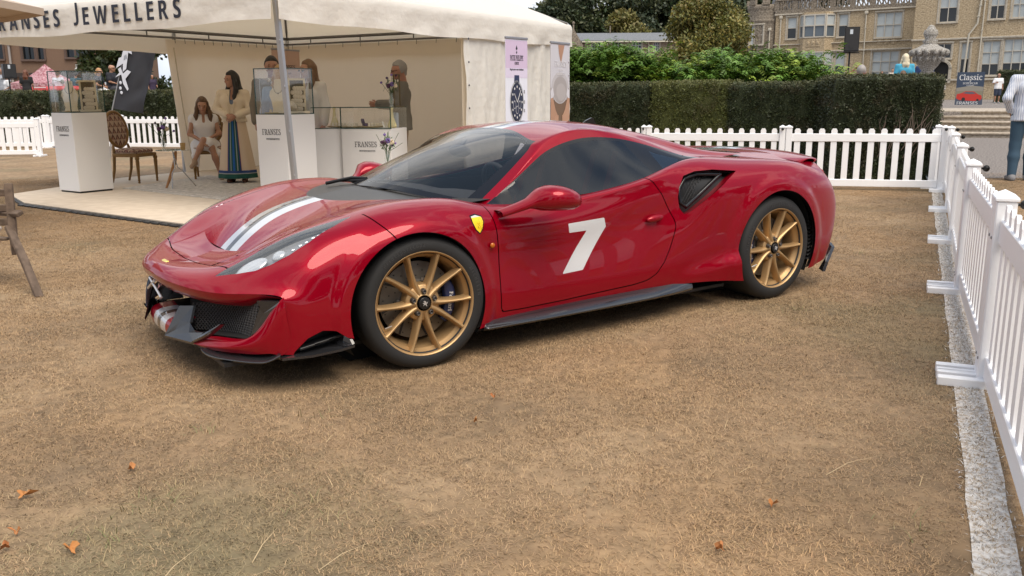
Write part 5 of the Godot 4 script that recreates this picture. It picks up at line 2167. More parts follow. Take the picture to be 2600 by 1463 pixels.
func build_tent() -> void:
	var T := thing("marquee", "white jewellers' marquee with black lettered valance and open front, beige inside", "marquee", Vector3(1.31, 0, -4.45), -atan2(-.4166, .9091))
	var W := 6.6
	var L := 6.35
	var E := 2.5
	var V := 2.13
	var white := mat(Color(.82, .82, .81), .55)
	white.backlight_enabled = true
	white.backlight = Color(.9, .88, .83)
	bumps(white, .03, .9, .8, 121, 4)
	var ivory := mat(Color(.83, .78, .71), .75)
	ivory.backlight_enabled = true
	ivory.backlight = Color(.95, .92, .87)
	bumps(ivory, .03, .9, .25, 123, 4)
	var metal := mat(Color(.42, .43, .45), .38, .75)
	# canopy: four sagging slopes to a peak, rounded over the eaves
	var peak := Vector3(W / 2, 4.0, -L / 2)
	var cor := [Vector3(-.03, E, .03), Vector3(W + .03, E, .03), Vector3(W + .03, E, -L - .03), Vector3(-.03, E, -L - .03)]
	for s in 4:
		var a: Vector3 = cor[s]
		var b: Vector3 = cor[(s + 1) % 4]
		for k in 2:
			var g := MB.new()
			var rows := []
			for i in 13:
				var u := i / 12.0
				var line := PackedVector3Array()
				for j in 15:
					var p := a.lerp(b, j / 14.0).lerp(peak, u)
					p.y -= sin(u * PI) * .10 * sin(j / 14.0 * PI)
					if i == 0:
						p.y -= .03
					p.y -= .012 * k
					line.append(p)
				rows.append(line)
			g.grid(rows, Vector2.ONE, k == 0)
			put("roof_slope" if k == 0 else "roof_lining", g, white if k == 0 else ivory, T)
		# valance
		var out := (b - a).cross(Vector3.UP).normalized()
		var o1 := out * .012
		var top := a + o1
		var topb := b + o1
		var vl := MB.new()
		var vi := MB.new()
		for k in 2:
			var rows := []
			var n := noise(.9, 200 + s, 3)
			for j in 9:
				var v := j / 8.0
				var line := PackedVector3Array()
				for i in 61:
					var u := i / 60.0
					var p := top.lerp(topb, u)
					p.y = lerpf(E - .02, V - .012 * sin(u * 19.0) - .02 * sin(u * PI), v)
					var rr := sin(minf(v * 5.0, 1.0) * PI / 2) * .035
					p += out * (rr + n.get_noise_2d(u * 7.0, v * .7 + s * 9) * .030 * v - k * .004)
					if s == 0:
						p += out * sin(u * 60.0 + v * 4.0) * .006 * v
					line.append(p)
				rows.append(line)
			(vl if k == 0 else vi).grid(rows, Vector2.ONE, k == 1)
		var vv := put("valance", vl, white, T)
		put("valance_lining", vi, ivory, vv)
	# lettering on the left face
	var navy := mat(Color(.012, .015, .03), .6)
	var words := Node3D.new()
	words.name = "lettering"
	T.add_child(words, true)
	var txt := "FRANSES JEWELLERS"
	var adv := 0.0
	var unit := []
	for ch in txt:
		var wd := 0.0
		if ch != " ":
			wd = letters(ch, .20, "Droid Sans", .003, 700).get_aabb().size.x
		unit.append(wd if ch != " " else .10)
		adv += unit[-1]
	var gap := (3.72 - adv) / (txt.length() - 1)
	var zc := -5.05
	for i in txt.length():
		if txt[i] != " ":
			var me := letters(txt[i], .20, "Droid Sans", .003, 700)
			var l := put("letter", me, navy, words)
			var bb := me.get_aabb()
			l.transform = Transform3D(Basis(Vector3(0, 0, 1), Vector3.UP, Vector3(-1, 0, 0)), Vector3(-.088, 2.205 - bb.position.y, zc - bb.position.x))
		zc += unit[i] + gap
	# frame
	var legs := [[Vector3(0, E + .1, 0), Vector3(.20, 0, -.03)], [Vector3(W, E, 0), Vector3(W, 0, 0)], [Vector3(W, E, -L), Vector3(W, 0, -L)], [Vector3(0, E, -L), Vector3(0, 0, -L)], [Vector3(W * .59, E, -L - .06), Vector3(W * .59, 0, -L - .06)]]
	for l in legs:
		var g := MB.new()
		var p0: Vector3 = l[1]
		var p1: Vector3 = l[0]
		var dirn := (p1 - p0).normalized()
		g.box((p0 + p1) / 2, Vector3(.062, p0.distance_to(p1), .062), Basis(Quaternion(Vector3.UP, dirn)), .012)
		g.box(p0 + dirn * .02, Vector3(.14, .012, .14))
		for i in 5:
			g.ball(p0.lerp(p1, .2 + .18 * i) + Vector3(-.030, 0, .031), Vector3(.012, .012, .003), 8)
		put("leg", g, metal, T)
	for q in [[Vector3(0, E - .02, 0), Vector3(W, E - .02, 0)], [Vector3(W, E - .02, 0), Vector3(W, E - .02, -L)], [Vector3(W, E - .02, -L), Vector3(0, E - .02, -L)], [Vector3(0, E - .02, -L), Vector3(0, E - .02, 0)]]:
		var a: Vector3 = q[0]
		var b: Vector3 = q[1]
		var g := MB.new()
		g.tube(PackedVector3Array([a + (peak - a) * Vector3(.02, 0, .02), b + (peak - b) * Vector3(.02, 0, .02)]), .028, 8)
		g.tube(PackedVector3Array([a + (peak - a) * Vector3(.03, 0, .03) - Vector3(0, .11, 0), b + (peak - b) * Vector3(.03, 0, .03) - Vector3(0, .11, 0)]), .018, 8)
		for i in 5:
			var p := a.lerp(b, (i + .5) / 5)
			g.tube(PackedVector3Array([p, p - Vector3(0, .11, 0)]), .012, 6)
		put("eaves_beam", g, mat(Color(.16, .155, .15), .45, .6), T)
	for c: Vector3 in [Vector3(0, E, 0), Vector3(W, E, 0), Vector3(W, E, -L), Vector3(0, E, -L)]:
		var g := MB.new()
		g.tube(PackedVector3Array([c, peak - Vector3(0, .1, 0)]), .022, 6)
		put("roof_rib", g, mat(Color(.16, .155, .15), .45, .6), T)
	# walls: hung from rings on the lower rail
	var top_y := E - .16
	put("side_wall", cloth(Vector3(3.62, top_y, -L + .05), Vector3(W, top_y, -L + .05), Vector3(W, .02, -L + .02), Vector3(3.80, .02, -L + .10), 70, 10, .045, .9, 131), ivory, T)
	put("back_wall", cloth(Vector3(W - .04, top_y, -L), Vector3(W - .04, top_y, 0), Vector3(W, .02, 0), Vector3(W, .02, -L), 90, 10, .045, .8, 133), ivory, T)
	put("front_wall_lining", cloth(Vector3(W, top_y, -.03), Vector3(3.46, top_y, -.03), Vector3(3.50, .02, -.03), Vector3(W, .02, -.03), 50, 10, .03, .8, 135), ivory, T)
	put("front_wall", cloth(Vector3(3.43, V + .12, .035), Vector3(W, V + .12, .035), Vector3(W, .02, .05), Vector3(3.48, .02, .03), 80, 14, .085, 1.7, 137), white, T)
	var eye := MB.new()
	for i in 7:
		eye.ball(Vector3(3.50, .25 + i * .31, .075), Vector3(.016, .016, .008), 8)
	kind(put("eyelets", eye, mat(Color(.12, .12, .13), .4, .6), T), "stuff")
	var ropes := MB.new()
	ropes.tube(arr([3.70, 2.2, -L + .16, 3.74, 1.6, -L + .17, 3.80, .8, -L + .19, 3.86, .25, -L + .2]), .010, 6)
	ropes.tube(arr([W - .12, 2.3, -1.9, W - .12, 1.6, -1.88, W - .10, .6, -1.9]), .012, 6)
	kind(put("lacing", ropes, mat(Color(.52, .46, .36), .9), T), "stuff")
	var rings := MB.new()
	for i in 14:
		rings.tube(PackedVector3Array([Vector3(3.8 + i * .21, E - .13, -L + .08), Vector3(3.8 + i * .21, E - .22, -L + .09)]), .006, 4)
		rings.tube(PackedVector3Array([Vector3(W - .09, E - .13, -.4 - i * .44), Vector3(W - .10, E - .22, -.4 - i * .44)]), .006, 4)
	kind(put("wall_hooks", rings, mat(Color(.1, .1, .1), .5), T), "stuff")
	# laid floor: black edged tiles under a beige carpet, and a pale rug
	var corners := [Vector2(-.90, -9.55), Vector2(-.86, -8.2), Vector2(.36, -4.77), Vector2(1.25, -2.75), Vector2(3.5, -3.6), Vector2(7.4, -7.2), Vector2(4.8, -12.6), Vector2(2.2, -11.95), Vector2(.95, -11.35)]
	var floor_ := thing("stand_floor", "beige carpeted floor of the marquee with a black interlocking plastic edge", "floor")
	var f := MB.new()
	var base := PackedVector2Array()
	for c in corners:
		base.append(Vector2(c.x, -c.y))
	f.prism(base, .020, Transform3D(Basis(Vector3.RIGHT, -PI / 2), Vector3.ZERO))
	put("floor_base", f, mat(Color(.012, .012, .013), .6), floor_)
	var carpet := MB.new()
	var shrunk := Geometry2D.offset_polygon(base, -.05)
	carpet.prism(shrunk[0], .012, Transform3D(Basis(Vector3.RIGHT, -PI / 2), Vector3(0, .020, 0)))
	var cmat := world_tex(mat(Color.WHITE, .95), ramp_tex(256, .05, 141, [[.2, Color(.55, .465, .37)], [.8, Color(.62, .535, .435)]], 5), .35)
	put("carpet", carpet, cmat, floor_)
	var ed := MB.new()
	var e0 := Vector3(-.86, .012, -8.2)
	var e1 := Vector3(.36, .012, -4.77)
	var out2 := (e1 - e0).normalized().cross(Vector3.UP)
	for i in 22:
		var p := e0.lerp(e1, (i + .5) / 22.0) - out2 * -.012
		ed.box(p, Vector3(.07, .020, .125), Basis(Vector3.UP, atan2((e1 - e0).x, (e1 - e0).z)), .005)
	kind(put("edge_teeth", ed, mat(Color(.015, .015, .016), .5), floor_), "stuff")
	var rug := thing("rug", "pale grey and cream patterned rug on the beige carpet", "rug")
	var rg := MB.new()
	rg.slab(arr([.60, .0335, -9.35, 1.40, .0335, -6.75, 3.55, .0335, -8.1, 2.25, .0335, -10.75]), Vector3(0, .007, 0))
	put("rug_pile", rg, world_tex(mat(Color.WHITE, .95), ramp_tex(512, .035, 143, [[.25, Color(.40, .38, .35)], [.45, Color(.60, .565, .52)], [.52, Color(.46, .43, .40)], [.75, Color(.70, .665, .62)]], 5), .55), rug)
	var border := MB.new()
	for q in [[.72, -9.15, 1.45, -6.95], [1.45, -6.95, 3.3, -8.15], [.9, -9.1, 1.53, -7.2], [1.53, -7.2, 3.1, -8.2]]:
		var a := Vector3(q[0], .041, q[1])
		var b := Vector3(q[2], .041, q[3])
		border.box((a + b) / 2, Vector3(a.distance_to(b), .003, .03), Basis(Vector3.UP, -atan2(b.z - a.z, b.x - a.x)))
	put("rug_border", border, mat(Color(.42, .39, .36), .95), rug)
	build_stand()


func plinth(called: String, label: String, at: Vector3, turn: float, a: float, h: float) -> Node3D:
	# tapering white plinth with its glass box, spot lamps and the shop's name
	var o := thing(called, label, "display case", at, turn, "glass topped white display plinths")
	var white := mat(Color(.78, .78, .78), .45)
	var g := MB.new()
	g.box(Vector3(0, h / 2 + .012, 0), Vector3(a, h - .024, a), Basis(), .004)
	put("plinth", g, white, o)
	var k := MB.new()
	k.box(Vector3(0, .01, 0), Vector3(a - .03, .02, a - .03))
	put("plinth_foot", k, M.black, o)
	var edge := mat(Color(.02, .055, .045), .1)
	var gl := glass(Color(.25, .40, .36, .02))
	var gh := .56
	var b := a - .015
	for s in 4:
		var p := MB.new()
		p.box(Vector3(0, h + gh / 2, b / 2), Vector3(b - .012, gh, .006))
		var q := put("glass_pane", p, gl, o)
		q.rotation.y = s * PI / 2
	var tp := MB.new()
	tp.box(Vector3(0, h + gh + .003, 0), Vector3(b, .006, b))
	put("glass_top", tp, gl, o)
	var ed := MB.new()
	for x in [-1.0, 1.0]:
		for z in [-1.0, 1.0]:
			ed.box(Vector3(x * b / 2, h + gh / 2, z * b / 2), Vector3(.011, gh, .011))
		for y in [.004, gh + .006]:
			ed.box(Vector3(x * b / 2, h + y, 0), Vector3(.011, .011, b - .011))
			ed.box(Vector3(0, h + y, x * b / 2), Vector3(b + .011, .0105, .0112))
	put("glass_edges", ed, edge, o)
	var steel := mat(Color(.55, .56, .56), .25, .8)
	for x in [-.40, .40]:
		var sp := MB.new()
		var p := Vector3(x * a, h + .01, -.40 * a)
		sp.tube(PackedVector3Array([p, p + Vector3(0, .44, 0)]), .005, 6)
		sp.tube(PackedVector3Array([p + Vector3(0, .44, 0), p + Vector3(-x * .2, .42, .06)]), .005, 6)
		sp.ball(p + Vector3(-x * .24, .415, .075), Vector3(.03, .03, .03), 10)
		put("spot_lamp", sp, steel, o)
	shop_name(o, Vector3(-a / 2 - .002, h * .80, 0), Basis(Vector3.UP, -PI / 2), a * .62)
	return o


func shop_name(o: Node3D, at: Vector3, turn: Basis, wide: float) -> void:
	var ink := mat(Color(.055, .055, .06), .6)
	var me := letters("FRANSES", wide * .30, "Droid Serif", .002, 400)
	var l := put("name", me, ink, o)
	var s := wide / me.get_aabb().size.x
	l.transform = Transform3D(turn * Basis.from_scale(Vector3(s, s * 1.35, 1)), at)
	var me2 := letters("BOURNEMOUTH", wide * .10, "Droid Serif", .002, 400)
	var l2 := put("town", me2, ink, o)
	s = wide * .72 / me2.get_aabb().size.x
	l2.transform = Transform3D(turn * Basis.from_scale(Vector3(s, s, 1)), at + turn * Vector3(.02, -wide * .27, 0))


func bust(label: String, at: Vector3, turn: float, h: float) -> void:
	var o := thing("necklace_bust", label, "display bust", at, turn, "cream necklace busts in the glass cases")
	var cream := mat(Color(.66, .59, .42), .7)
	var rows := []
	for q in [[0, .10, .05, 0], [.06, .085, .045, .0], [.16, .10, .05, .01], [.24, .125, .06, .02], [.30, .115, .055, .02], [.35, .07, .05, .01], [.40, .052, .045, 0], [.46, .05, .042, -.005], [.47, .03, .03, -.005]]:
		var line := PackedVector3Array()
		for j in 17:
			var g := TAU * j / 16
			line.append(Vector3(cos(g) * q[1], q[0], -sin(g) * q[2] + q[3]) * h / .47)
		rows.append(line)
	var b := MB.new()
	b.grid(rows, Vector2.ONE, true, true)
	put("bust_form", b, cream, o)
	var ch := MB.new()
	var pts := PackedVector3Array()
	for i in 13:
		var g := PI * i / 12.0
		pts.append(Vector3(cos(g) * .062, .37 - sin(g) * .10, .05 + sin(g) * .036) * h / .47)
	ch.tube(pts, .0028, 5)
	ch.ball(pts[6], Vector3(.008, .010, .006), 8)
	put("necklace", ch, mat(Color(.25, .2, .12), .2, .8), o)


func shell_board(label: String, at: Vector3, turn: float, wide: float, h: float) -> void:
	var o := thing("scallop_board", label, "display board", at, turn, "gold scale patterned boards in the glass cases")
	var bd := MB.new()
	bd.box(Vector3(0, h / 2, 0), Vector3(wide, h, .02), Basis(), .004)
	put("board", bd, mat(Color(.66, .58, .40), .6), o)
	var bk := MB.new()
	bk.box(Vector3(0, h / 2, .0115), Vector3(wide - .05, h - .05, .003))
	put("backing", bk, mat(Color(.10, .07, .03), .4, .4), o)
	var sc := MB.new()
	sc.ball(Vector3.ZERO, Vector3(.029, .029, .008), 12)
	var m := sc.mesh()
	var cm := mat(Color(.62, .55, .42), .35)
	var ny := int((h - .09) / .052)
	for j in ny:
		for i in 4:
			var x := -wide / 2 + .055 + i * (wide - .11) / 3.4 + (.028 if j % 2 else 0.0)
			put("scale", m, cm, o).position = Vector3(x, .055 + j * .052, .016)
	var st := MB.new()
	st.box(Vector3(0, .015, .07), Vector3(wide + .05, .03, .16), Basis(), .004)
	put("stand", st, mat(Color(.62, .55, .40), .6), o)


func flowers(label: String, at: Vector3, s: float, seed_: int) -> void:
	var r := RandomNumberGenerator.new()
	r.seed = seed_
	var o := thing("flower_vase", label, "vase of flowers", at, 0.0, "bud vases of purple and cream flowers")
	var v := MB.new()
	v.lathe([Vector2(0, 0), Vector2(.028, 0), Vector2(.030, .012), Vector2(.018, .03), Vector2(.033, .06), Vector2(.038, .085), Vector2(.028, .125), Vector2(.017, .15), Vector2(.022, .185)], 18)
	v.xf = Transform3D()
	put("vase", v, glass(Color(.55, .62, .58, .16)), o)
	var stems := MB.new()
	var green := mat(Color(.05, .09, .03), .6)
	var heads := []
	for i in 12:
		var d := Vector3(r.randfn() * .075, r.randf_range(.24, .42), r.randfn() * .06)
		stems.tube(PackedVector3Array([Vector3(0, .03, 0), Vector3(d.x * .2, .18, d.z * .2), d]), .0028, 4)
		heads.append(d)
	put("stems", stems, green, o)
	var cols := [Color(.055, .015, .05), Color(.16, .10, .32), Color(.62, .52, .36), Color(.045, .02, .07), Color(.22, .14, .40)]
	for i in 7:
		var hd := MB.new()
		var d: Vector3 = heads[i]
		if i < 3:
			d = Vector3((i - 1) * .05, .30 - absf(i - 1) * .02, .03)
		var rr := .036 if i < 3 else .020
		for k in 14:
			var q := Vector3(r.randfn(), r.randfn(), r.randfn()).normalized()
			hd.ball(d + q * rr * .6, Vector3(rr * .55, rr * .25, rr * .55), 6, Basis(Quaternion(Vector3.UP, q)))
		put("bloom", hd, mat(cols[i % 5], .7), o)
	var lf := MB.new()
	for i in 26:
		var a := Vector3(r.randfn() * .05, r.randf_range(.18, .34), r.randfn() * .05)
		blade(lf, a, r.randf() * TAU, r.randf_range(.06, .12), r.randf_range(.3, .8), .018)
	put("foliage", lf, green, o)
	o.scale = Vector3.ONE * s


func oval_chair(label: String, at: Vector3, turn: float) -> Node3D:
	var o := thing("oval_back_chair", label, "chair", at, turn, "gilt chairs with oval backs and patterned upholstery")
	var gilt := mat(Color(.22, .125, .04), .42, .35)
	var im := Image.create(128, 128, false, Image.FORMAT_RGB8)
	for y in 128:
		for x in 128:
			var cx := (x % 32) / 32.0
			var cy := (y % 32) / 32.0
			var row := (y / 32) % 2
			var t := (cx + .5 * row)
			t -= floor(t)
			var tri := absf(t - .5) * 2.0 < cy
			var c := Color(.075, .018, .016) if tri else Color(.42, .32, .24)
			if absf(t - .5) * 2.0 < cy - .45:
				c = Color(.30, .16, .12)
			im.set_pixel(x, y, c.linear_to_srgb())
	var up := mat(Color.WHITE, .85)
	up.albedo_texture = ImageTexture.create_from_image(im)
	up.uv1_triplanar = true
	up.uv1_scale = Vector3.ONE * 2.6
	# front faces +z; seat 0.46 high
	var s := MB.new()
	var rows := []
	for q in [[.455, .92], [.49, 1.0], [.515, .97], [.535, .80], [.542, .45], [.543, 0.01]]:
		var line := PackedVector3Array()
		for j in 25:
			var g := TAU * j / 24
			var cx := signf(cos(g)) * pow(absf(cos(g)), .6)
			var cz := signf(sin(g)) * pow(absf(sin(g)), .6)
			line.append(Vector3(cx * .255 * q[1] * (1.0 + .06 * cz * -1.0 * -1.0), q[0], -cz * .24 * q[1] * -1.0))
		rows.append(line)
	s.grid(rows, Vector2.ONE, false, true)
	put("seat", s, up, o)
	var rail := MB.new()
	rail.box(Vector3(0, .435, .225), Vector3(.48, .055, .03), Basis(), .01)
	rail.box(Vector3(0, .435, -.215), Vector3(.44, .055, .03), Basis(), .01)
	for x in [-.235, .235]:
		rail.box(Vector3(x, .435, 0), Vector3(.03, .055, .44), Basis(), .01)
	put("seat_rail", rail, gilt, o)
	for x in [-1.0, 1.0]:
		var l := MB.new()
		l.xf = Transform3D(Basis(), Vector3(x * .225, 0, .215))
		l.lathe([Vector2(.012, 0), Vector2(.020, .015), Vector2(.014, .03), Vector2(.022, .05), Vector2(.016, .06), Vector2(.020, .12), Vector2(.030, .34), Vector2(.024, .36), Vector2(.034, .375), Vector2(.034, .40), Vector2(.028, .41)], 12)
		put("leg", l, gilt, o)
		var r := MB.new()
		r.tube(arr([x * .20, 0, -.29, x * .205, .2, -.235, x * .205, .45, -.21, x * .17, .60, -.24]), [.017, .022, .026, .018], 10)
		put("leg", r, gilt, o)
	var ring := PackedVector3Array()
	var tilt := Basis(Vector3.RIGHT, -.16)
	for j in 37:
		var g := TAU * j / 36
		ring.append(tilt * Vector3(cos(g) * .245, sin(g) * .28, 0) + Vector3(0, .83, -.285))
	var fr := MB.new()
	fr.tube(ring, .025, 8, false)
	put("back_frame", fr, gilt, o)
	for z in [-1.0, 1.0]:
		var b := MB.new()
		b.ball(Vector3(0, .83, -.285), Vector3(.23, .265, .03), 24, tilt * Basis())
		if z > 0:
			put("backrest", b, up, o)
	return o


func build_stand() -> void:
	plinth("display_plinth", "white display plinth with a glass case at the left corner of the marquee", Vector3(.12, .032, -9.32), 0.37, .52, 1.12)
	var p2 := plinth("display_plinth", "white display plinth with a glass case just behind the marquee's metal corner pole", Vector3(2.10, .032, -6.45), 0.43, .52, 1.10)
	bust("cream necklace bust in the left glass case", Vector3(.02, 1.17, -9.22), -.3, .42)
	shell_board("gold scale patterned board behind the bust in the left glass case", Vector3(.27, 1.16, -9.32), -.05, .22, .44)
	bust("cream necklace bust in the glass case behind the marquee pole", Vector3(2.00, 1.15, -6.38), -.4, .42)
	shell_board("gold scale patterned board in the glass case behind the marquee pole", Vector3(2.26, 1.14, -6.42), -.25, .22, .44)
	for q in [[Vector3(.02, 1.165, -9.28), "low cream jewellery stands on the floor of the left glass case"], [Vector3(1.95, 1.145, -6.42), "low cream jewellery stands on the floor of the glass case behind the pole"]]:
		var o := thing("jewellery_tray", q[1], "jewellery tray", q[0], .3)
		var g := MB.new()
		g.box(Vector3(0, .006, 0), Vector3(.2, .012, .16), Basis(), .003)
		put("tray", g, mat(Color(.30, .24, .11), .4, .3), o)
		for k in 4:
			var s := MB.new()
			s.xf = Transform3D(Basis(), Vector3(-.06 + k * .042, .012, .02 * (k % 2)))
			s.lathe([Vector2(.016, 0), Vector2(.014, .03 + .012 * (k % 3)), Vector2(.006, .036 + .012 * (k % 3)), Vector2(0, .036 + .012 * (k % 3))], 10)
			put("ring_cone", s, mat(Color(.66, .58, .44), .6), o)
	# bracelet roll leaning by the second bust
	var roll := thing("bracelet_roll", "striped cream bracelet roll in front of the board in the case behind the pole", "bracelet roll", Vector3(2.17, 1.24, -6.36), .2)
	var rr := MB.new()
	rr.xf = Transform3D(Basis(Vector3.BACK, .9) * Basis(Vector3.RIGHT, .4), Vector3.ZERO)
	rr.lathe([Vector2(0, -.05), Vector2(.038, -.05), Vector2(.042, -.03), Vector2(.038, -.015), Vector2(.042, 0), Vector2(.038, .015), Vector2(.042, .03), Vector2(.038, .05), Vector2(0, .05)], 16)
	put("roll", rr, mat(Color(.70, .63, .50), .6), roll)
	# the counter
	var ct := thing("jewellery_counter", "long white jewellery counter with a low glass display on top, bearing the shop's name", "counter", Vector3(3.38, .032, -6.02), -0.85)
	var white := mat(Color(.68, .68, .68), .5)
	var body := MB.new()
	body.box(Vector3(-.36, .445, -.32), Vector3(.72, .89, .60), Basis(), .004)
	put("cabinet", body, white, ct)
	var body2 := MB.new()
	body2.box(Vector3(-1.02, .445, -.24), Vector3(.60, .885, .58), Basis(Vector3.UP, .7), .004)
	put("cabinet", body2, white, ct)
	var gl := glass(Color(.25, .40, .36, .02))
	var edge := mat(Color(.02, .055, .045), .1)
	for q in [[Vector3(-.36, 1.03, -.02), Vector3(.72, .27, .006), 0.0], [Vector3(0, 1.03, -.32), Vector3(.006, .27, .60), 0.0], [Vector3(-.36, 1.168, -.32), Vector3(.72, .006, .60), 0.0], [Vector3(-.36, 1.03, -.61), Vector3(.72, .27, .006), 0.0], [Vector3(-.84, 1.03, -.02), Vector3(.60, .27, .006), .7], [Vector3(-1.02, 1.168, -.24), Vector3(.60, .006, .58), .7]]:
		var g := MB.new()
		g.box(q[0], q[1], Basis(Vector3.UP, q[2]))
		put("glass_pane", g, gl, ct)
	var eg := MB.new()
	for x in [-.72, 0.0]:
		eg.box(Vector3(x, 1.03, -.018), Vector3(.012, .28, .012))
	eg.box(Vector3(-.36, 1.172, -.017), Vector3(.73, .012, .012))
	eg.box(Vector3(-.36, .897, -.017), Vector3(.73, .012, .012))
	eg.box(Vector3(-.84, 1.172, -.018), Vector3(.58, .012, .012), Basis(Vector3.UP, .7))
	eg.box(Vector3(-.84, .897, -.018), Vector3(.58, .012, .012), Basis(Vector3.UP, .7))
	eg.box(Vector3(.003, 1.172, -.32), Vector3(.012, .011, .6))
	put("glass_edges", eg, edge, ct)
	shop_name(ct, Vector3(-.37, .68, -.017), Basis(), .32)
	var k := 0
	var stuff := [[-.62, -.18, "round gold tray at the left inside the glass counter", 0], [-.36, -.22, "shallow gilt tray in the middle of the glass counter", 0], [-.16, -.16, "small white card stand inside the glass counter", 1], [-.05, -.2, "cream pear shaped earring stand at the right of the glass counter", 2], [-.48, -.3, "purple ring box open inside the glass counter", 3], [-.30, -.34, "row of cream ring cones at the back of the glass counter", 4], [-.10, -.42, "pale blue box standing at the back of the glass counter", 5], [-.88, -.3, "gilt tray with cream cones in the left wing of the counter", 0], [-1.0, -.42, "tall cream pendant stand in the left wing of the counter", 2]]
	for q in stuff:
		var at: Vector3 = ct.transform * Vector3(q[0], .90, q[1])
		var o := thing(["gilt_tray", "card_stand", "earring_stand", "ring_box", "ring_cones", "blue_box"][q[3]], q[2], "jewellery display", at, .4 + k * .3)
		var g := MB.new()
		match int(q[3]):
			0:
				g.lathe([Vector2(0, 0), Vector2(.10, 0), Vector2(.12, .012), Vector2(.11, .014), Vector2(0, .010)], 20)
				put("tray", g, mat(Color(.36, .27, .10), .3, .5), o)
				for j in 5:
					var c := MB.new()
					c.xf = Transform3D(Basis(), Vector3(-.06 + j * .03, .012, .02 * (j % 2)))
					c.lathe([Vector2(.013, 0), Vector2(.010, .03), Vector2(0, .032)], 8)
					put("ring_cone", c, mat(Color(.68, .62, .48), .6), o)
			1:
				g.box(Vector3(0, .03, 0), Vector3(.08, .06, .01), Basis(Vector3.RIGHT, -.3), .002)
				put("card", g, mat(Color(.7, .68, .62), .6), o)
			2:
				g.lathe([Vector2(0, 0), Vector2(.04, 0), Vector2(.045, .02), Vector2(.018, .10), Vector2(.012, .16), Vector2(.02, .19), Vector2(0, .20)], 12)
				put("stand", g, mat(Color(.62, .55, .28), .5), o)
			3:
				g.box(Vector3(0, .02, 0), Vector3(.06, .04, .05), Basis(), .006)
				g.box(Vector3(0, .06, -.03), Vector3(.06, .05, .012), Basis(Vector3.RIGHT, -.2), .005)
				put("box", g, mat(Color(.05, .02, .10), .5), o)
			4:
				for j in 6:
					var c := MB.new()
					c.xf = Transform3D(Basis(), Vector3(-.09 + j * .035, 0, 0))
					c.lathe([Vector2(.014, 0), Vector2(.010, .04), Vector2(0, .042)], 8)
					put("ring_cone", c, mat(Color(.68, .62, .48), .6), o)
			5:
				g.box(Vector3(0, .07, 0), Vector3(.07, .14, .05), Basis(), .004)
				put("box", g, mat(Color(.35, .42, .50), .5), o)
		o.scale = Vector3.ONE * 1.4
		k += 1
	flowers("vase of cream and purple flowers standing on the glass counter", ct.transform * Vector3(-.05, 1.175, -.2), 1.0, 5)
	var fr := thing("bronze_frame", "thin upright bronze frame standing on the glass counter", "frame", ct.transform * Vector3(-.03, 1.173, -.36), .5)
	var fg := MB.new()
	for x in [-.07, .07]:
		fg.box(Vector3(x, .22, 0), Vector3(.014, .43, .02), Basis(), .003)
	for y in [.012, .43]:
		fg.box(Vector3(0, y, 0), Vector3(.154, .016, .02), Basis(), .003)
	fg.box(Vector3(0, .006, 0), Vector3(.22, .012, .10), Basis(), .003)
	put("frame_bars", fg, mat(Color(.12, .09, .045), .4, .5), fr)
	# little glass tables
	for q in [[Vector3(1.28, .032, -8.98), .56, "round glass side table with one curved wooden leg beside the seated woman", .24], [Vector3(2.88, .032, -5.14), .47, "small glass table top just above the car's windscreen, under the front vase", .17]]:
		var o := thing("glass_table", q[2], "table", q[0], .3)
		var g := MB.new()
		g.xf = Transform3D(Basis(), Vector3(0, q[1], 0))
		g.lathe([Vector2(0, -.008), Vector2(q[3], -.008), Vector2(q[3] + .003, -.004), Vector2(q[3], 0), Vector2(0, 0)], 40)
		put("table_top", g, glass(Color(.25, .40, .36, .22)), o)
		g = MB.new()
		g.tube(arr([.05, q[1] - .01, 0, .02, q[1] * .7, 0, -.06, q[1] * .35, 0, -.17, 0, .02]), [.02, .028, .026, .016], 8)
		put("leg", g, mat(Color(.36, .16, .04), .35), o)
		for s in [-1.0, 1.0]:
			g = MB.new()
			g.tube(arr([0, q[1] - .02, 0, .02 * s, q[1] * .55, .06, .10 * s, .22, .10, .20 * s + .06, 0, .14]), .008, 6)
			put("leg", g, mat(Color(.5, .5, .5), .25, .8), o)
	flowers("vase of purple flowers on the glass side table by the marquee wall", Vector3(1.17, .593, -9.02), 1.1, 9)
	flowers("vase of purple flowers on the small table in front of the white counter", Vector3(2.88, .503, -5.14), 1.05, 12)
	var cup := thing("paper_cup", "tan paper cup on the glass side table", "cup", Vector3(1.42, .593, -8.94))
	var cg := MB.new()
	cg.lathe([Vector2(0, 0), Vector2(.030, 0), Vector2(.040, .095), Vector2(.042, .098), Vector2(.038, .098), Vector2(.030, .01)], 20)
	put("cup_wall", cg, mat(Color(.52, .33, .13), .7), cup)
	oval_chair("gilt oval backed chair with maroon patterned upholstery, empty, beside the left plinth", Vector3(1.02, .032, -10.35), .72)
	oval_chair("gilt oval backed chair that the woman in white is sitting on", Vector3(2.16, .032, -10.25), -.30)
	# roll-up banners
	var b0 := thing("rollup_banner", "pink roll-up banner with the jeweller's name at the back of the marquee", "banner", Vector3(3.42, .032, -9.80), .62)
	banner(b0, .80, 2.08, Color(.50, .33, .26), [[Color(.50, .34, .27), 1.0]])
	shop_text(b0, "FRANSES", Vector3(.0, 1.80, .012), .48, .07, Color(.06, .04, .035))
	shop_text(b0, "JEWELLERS", Vector3(.0, 1.70, .012), .22, .03, Color(.06, .04, .035))
	var b1 := thing("rollup_banner", "narrow lilac and white roll-up banner showing a black wristwatch", "banner", Vector3(4.03, 0, -4.0), .30)
	banner(b1, .42, 2.0, Color(.72, .74, .84), [])
	watch_print(b1)
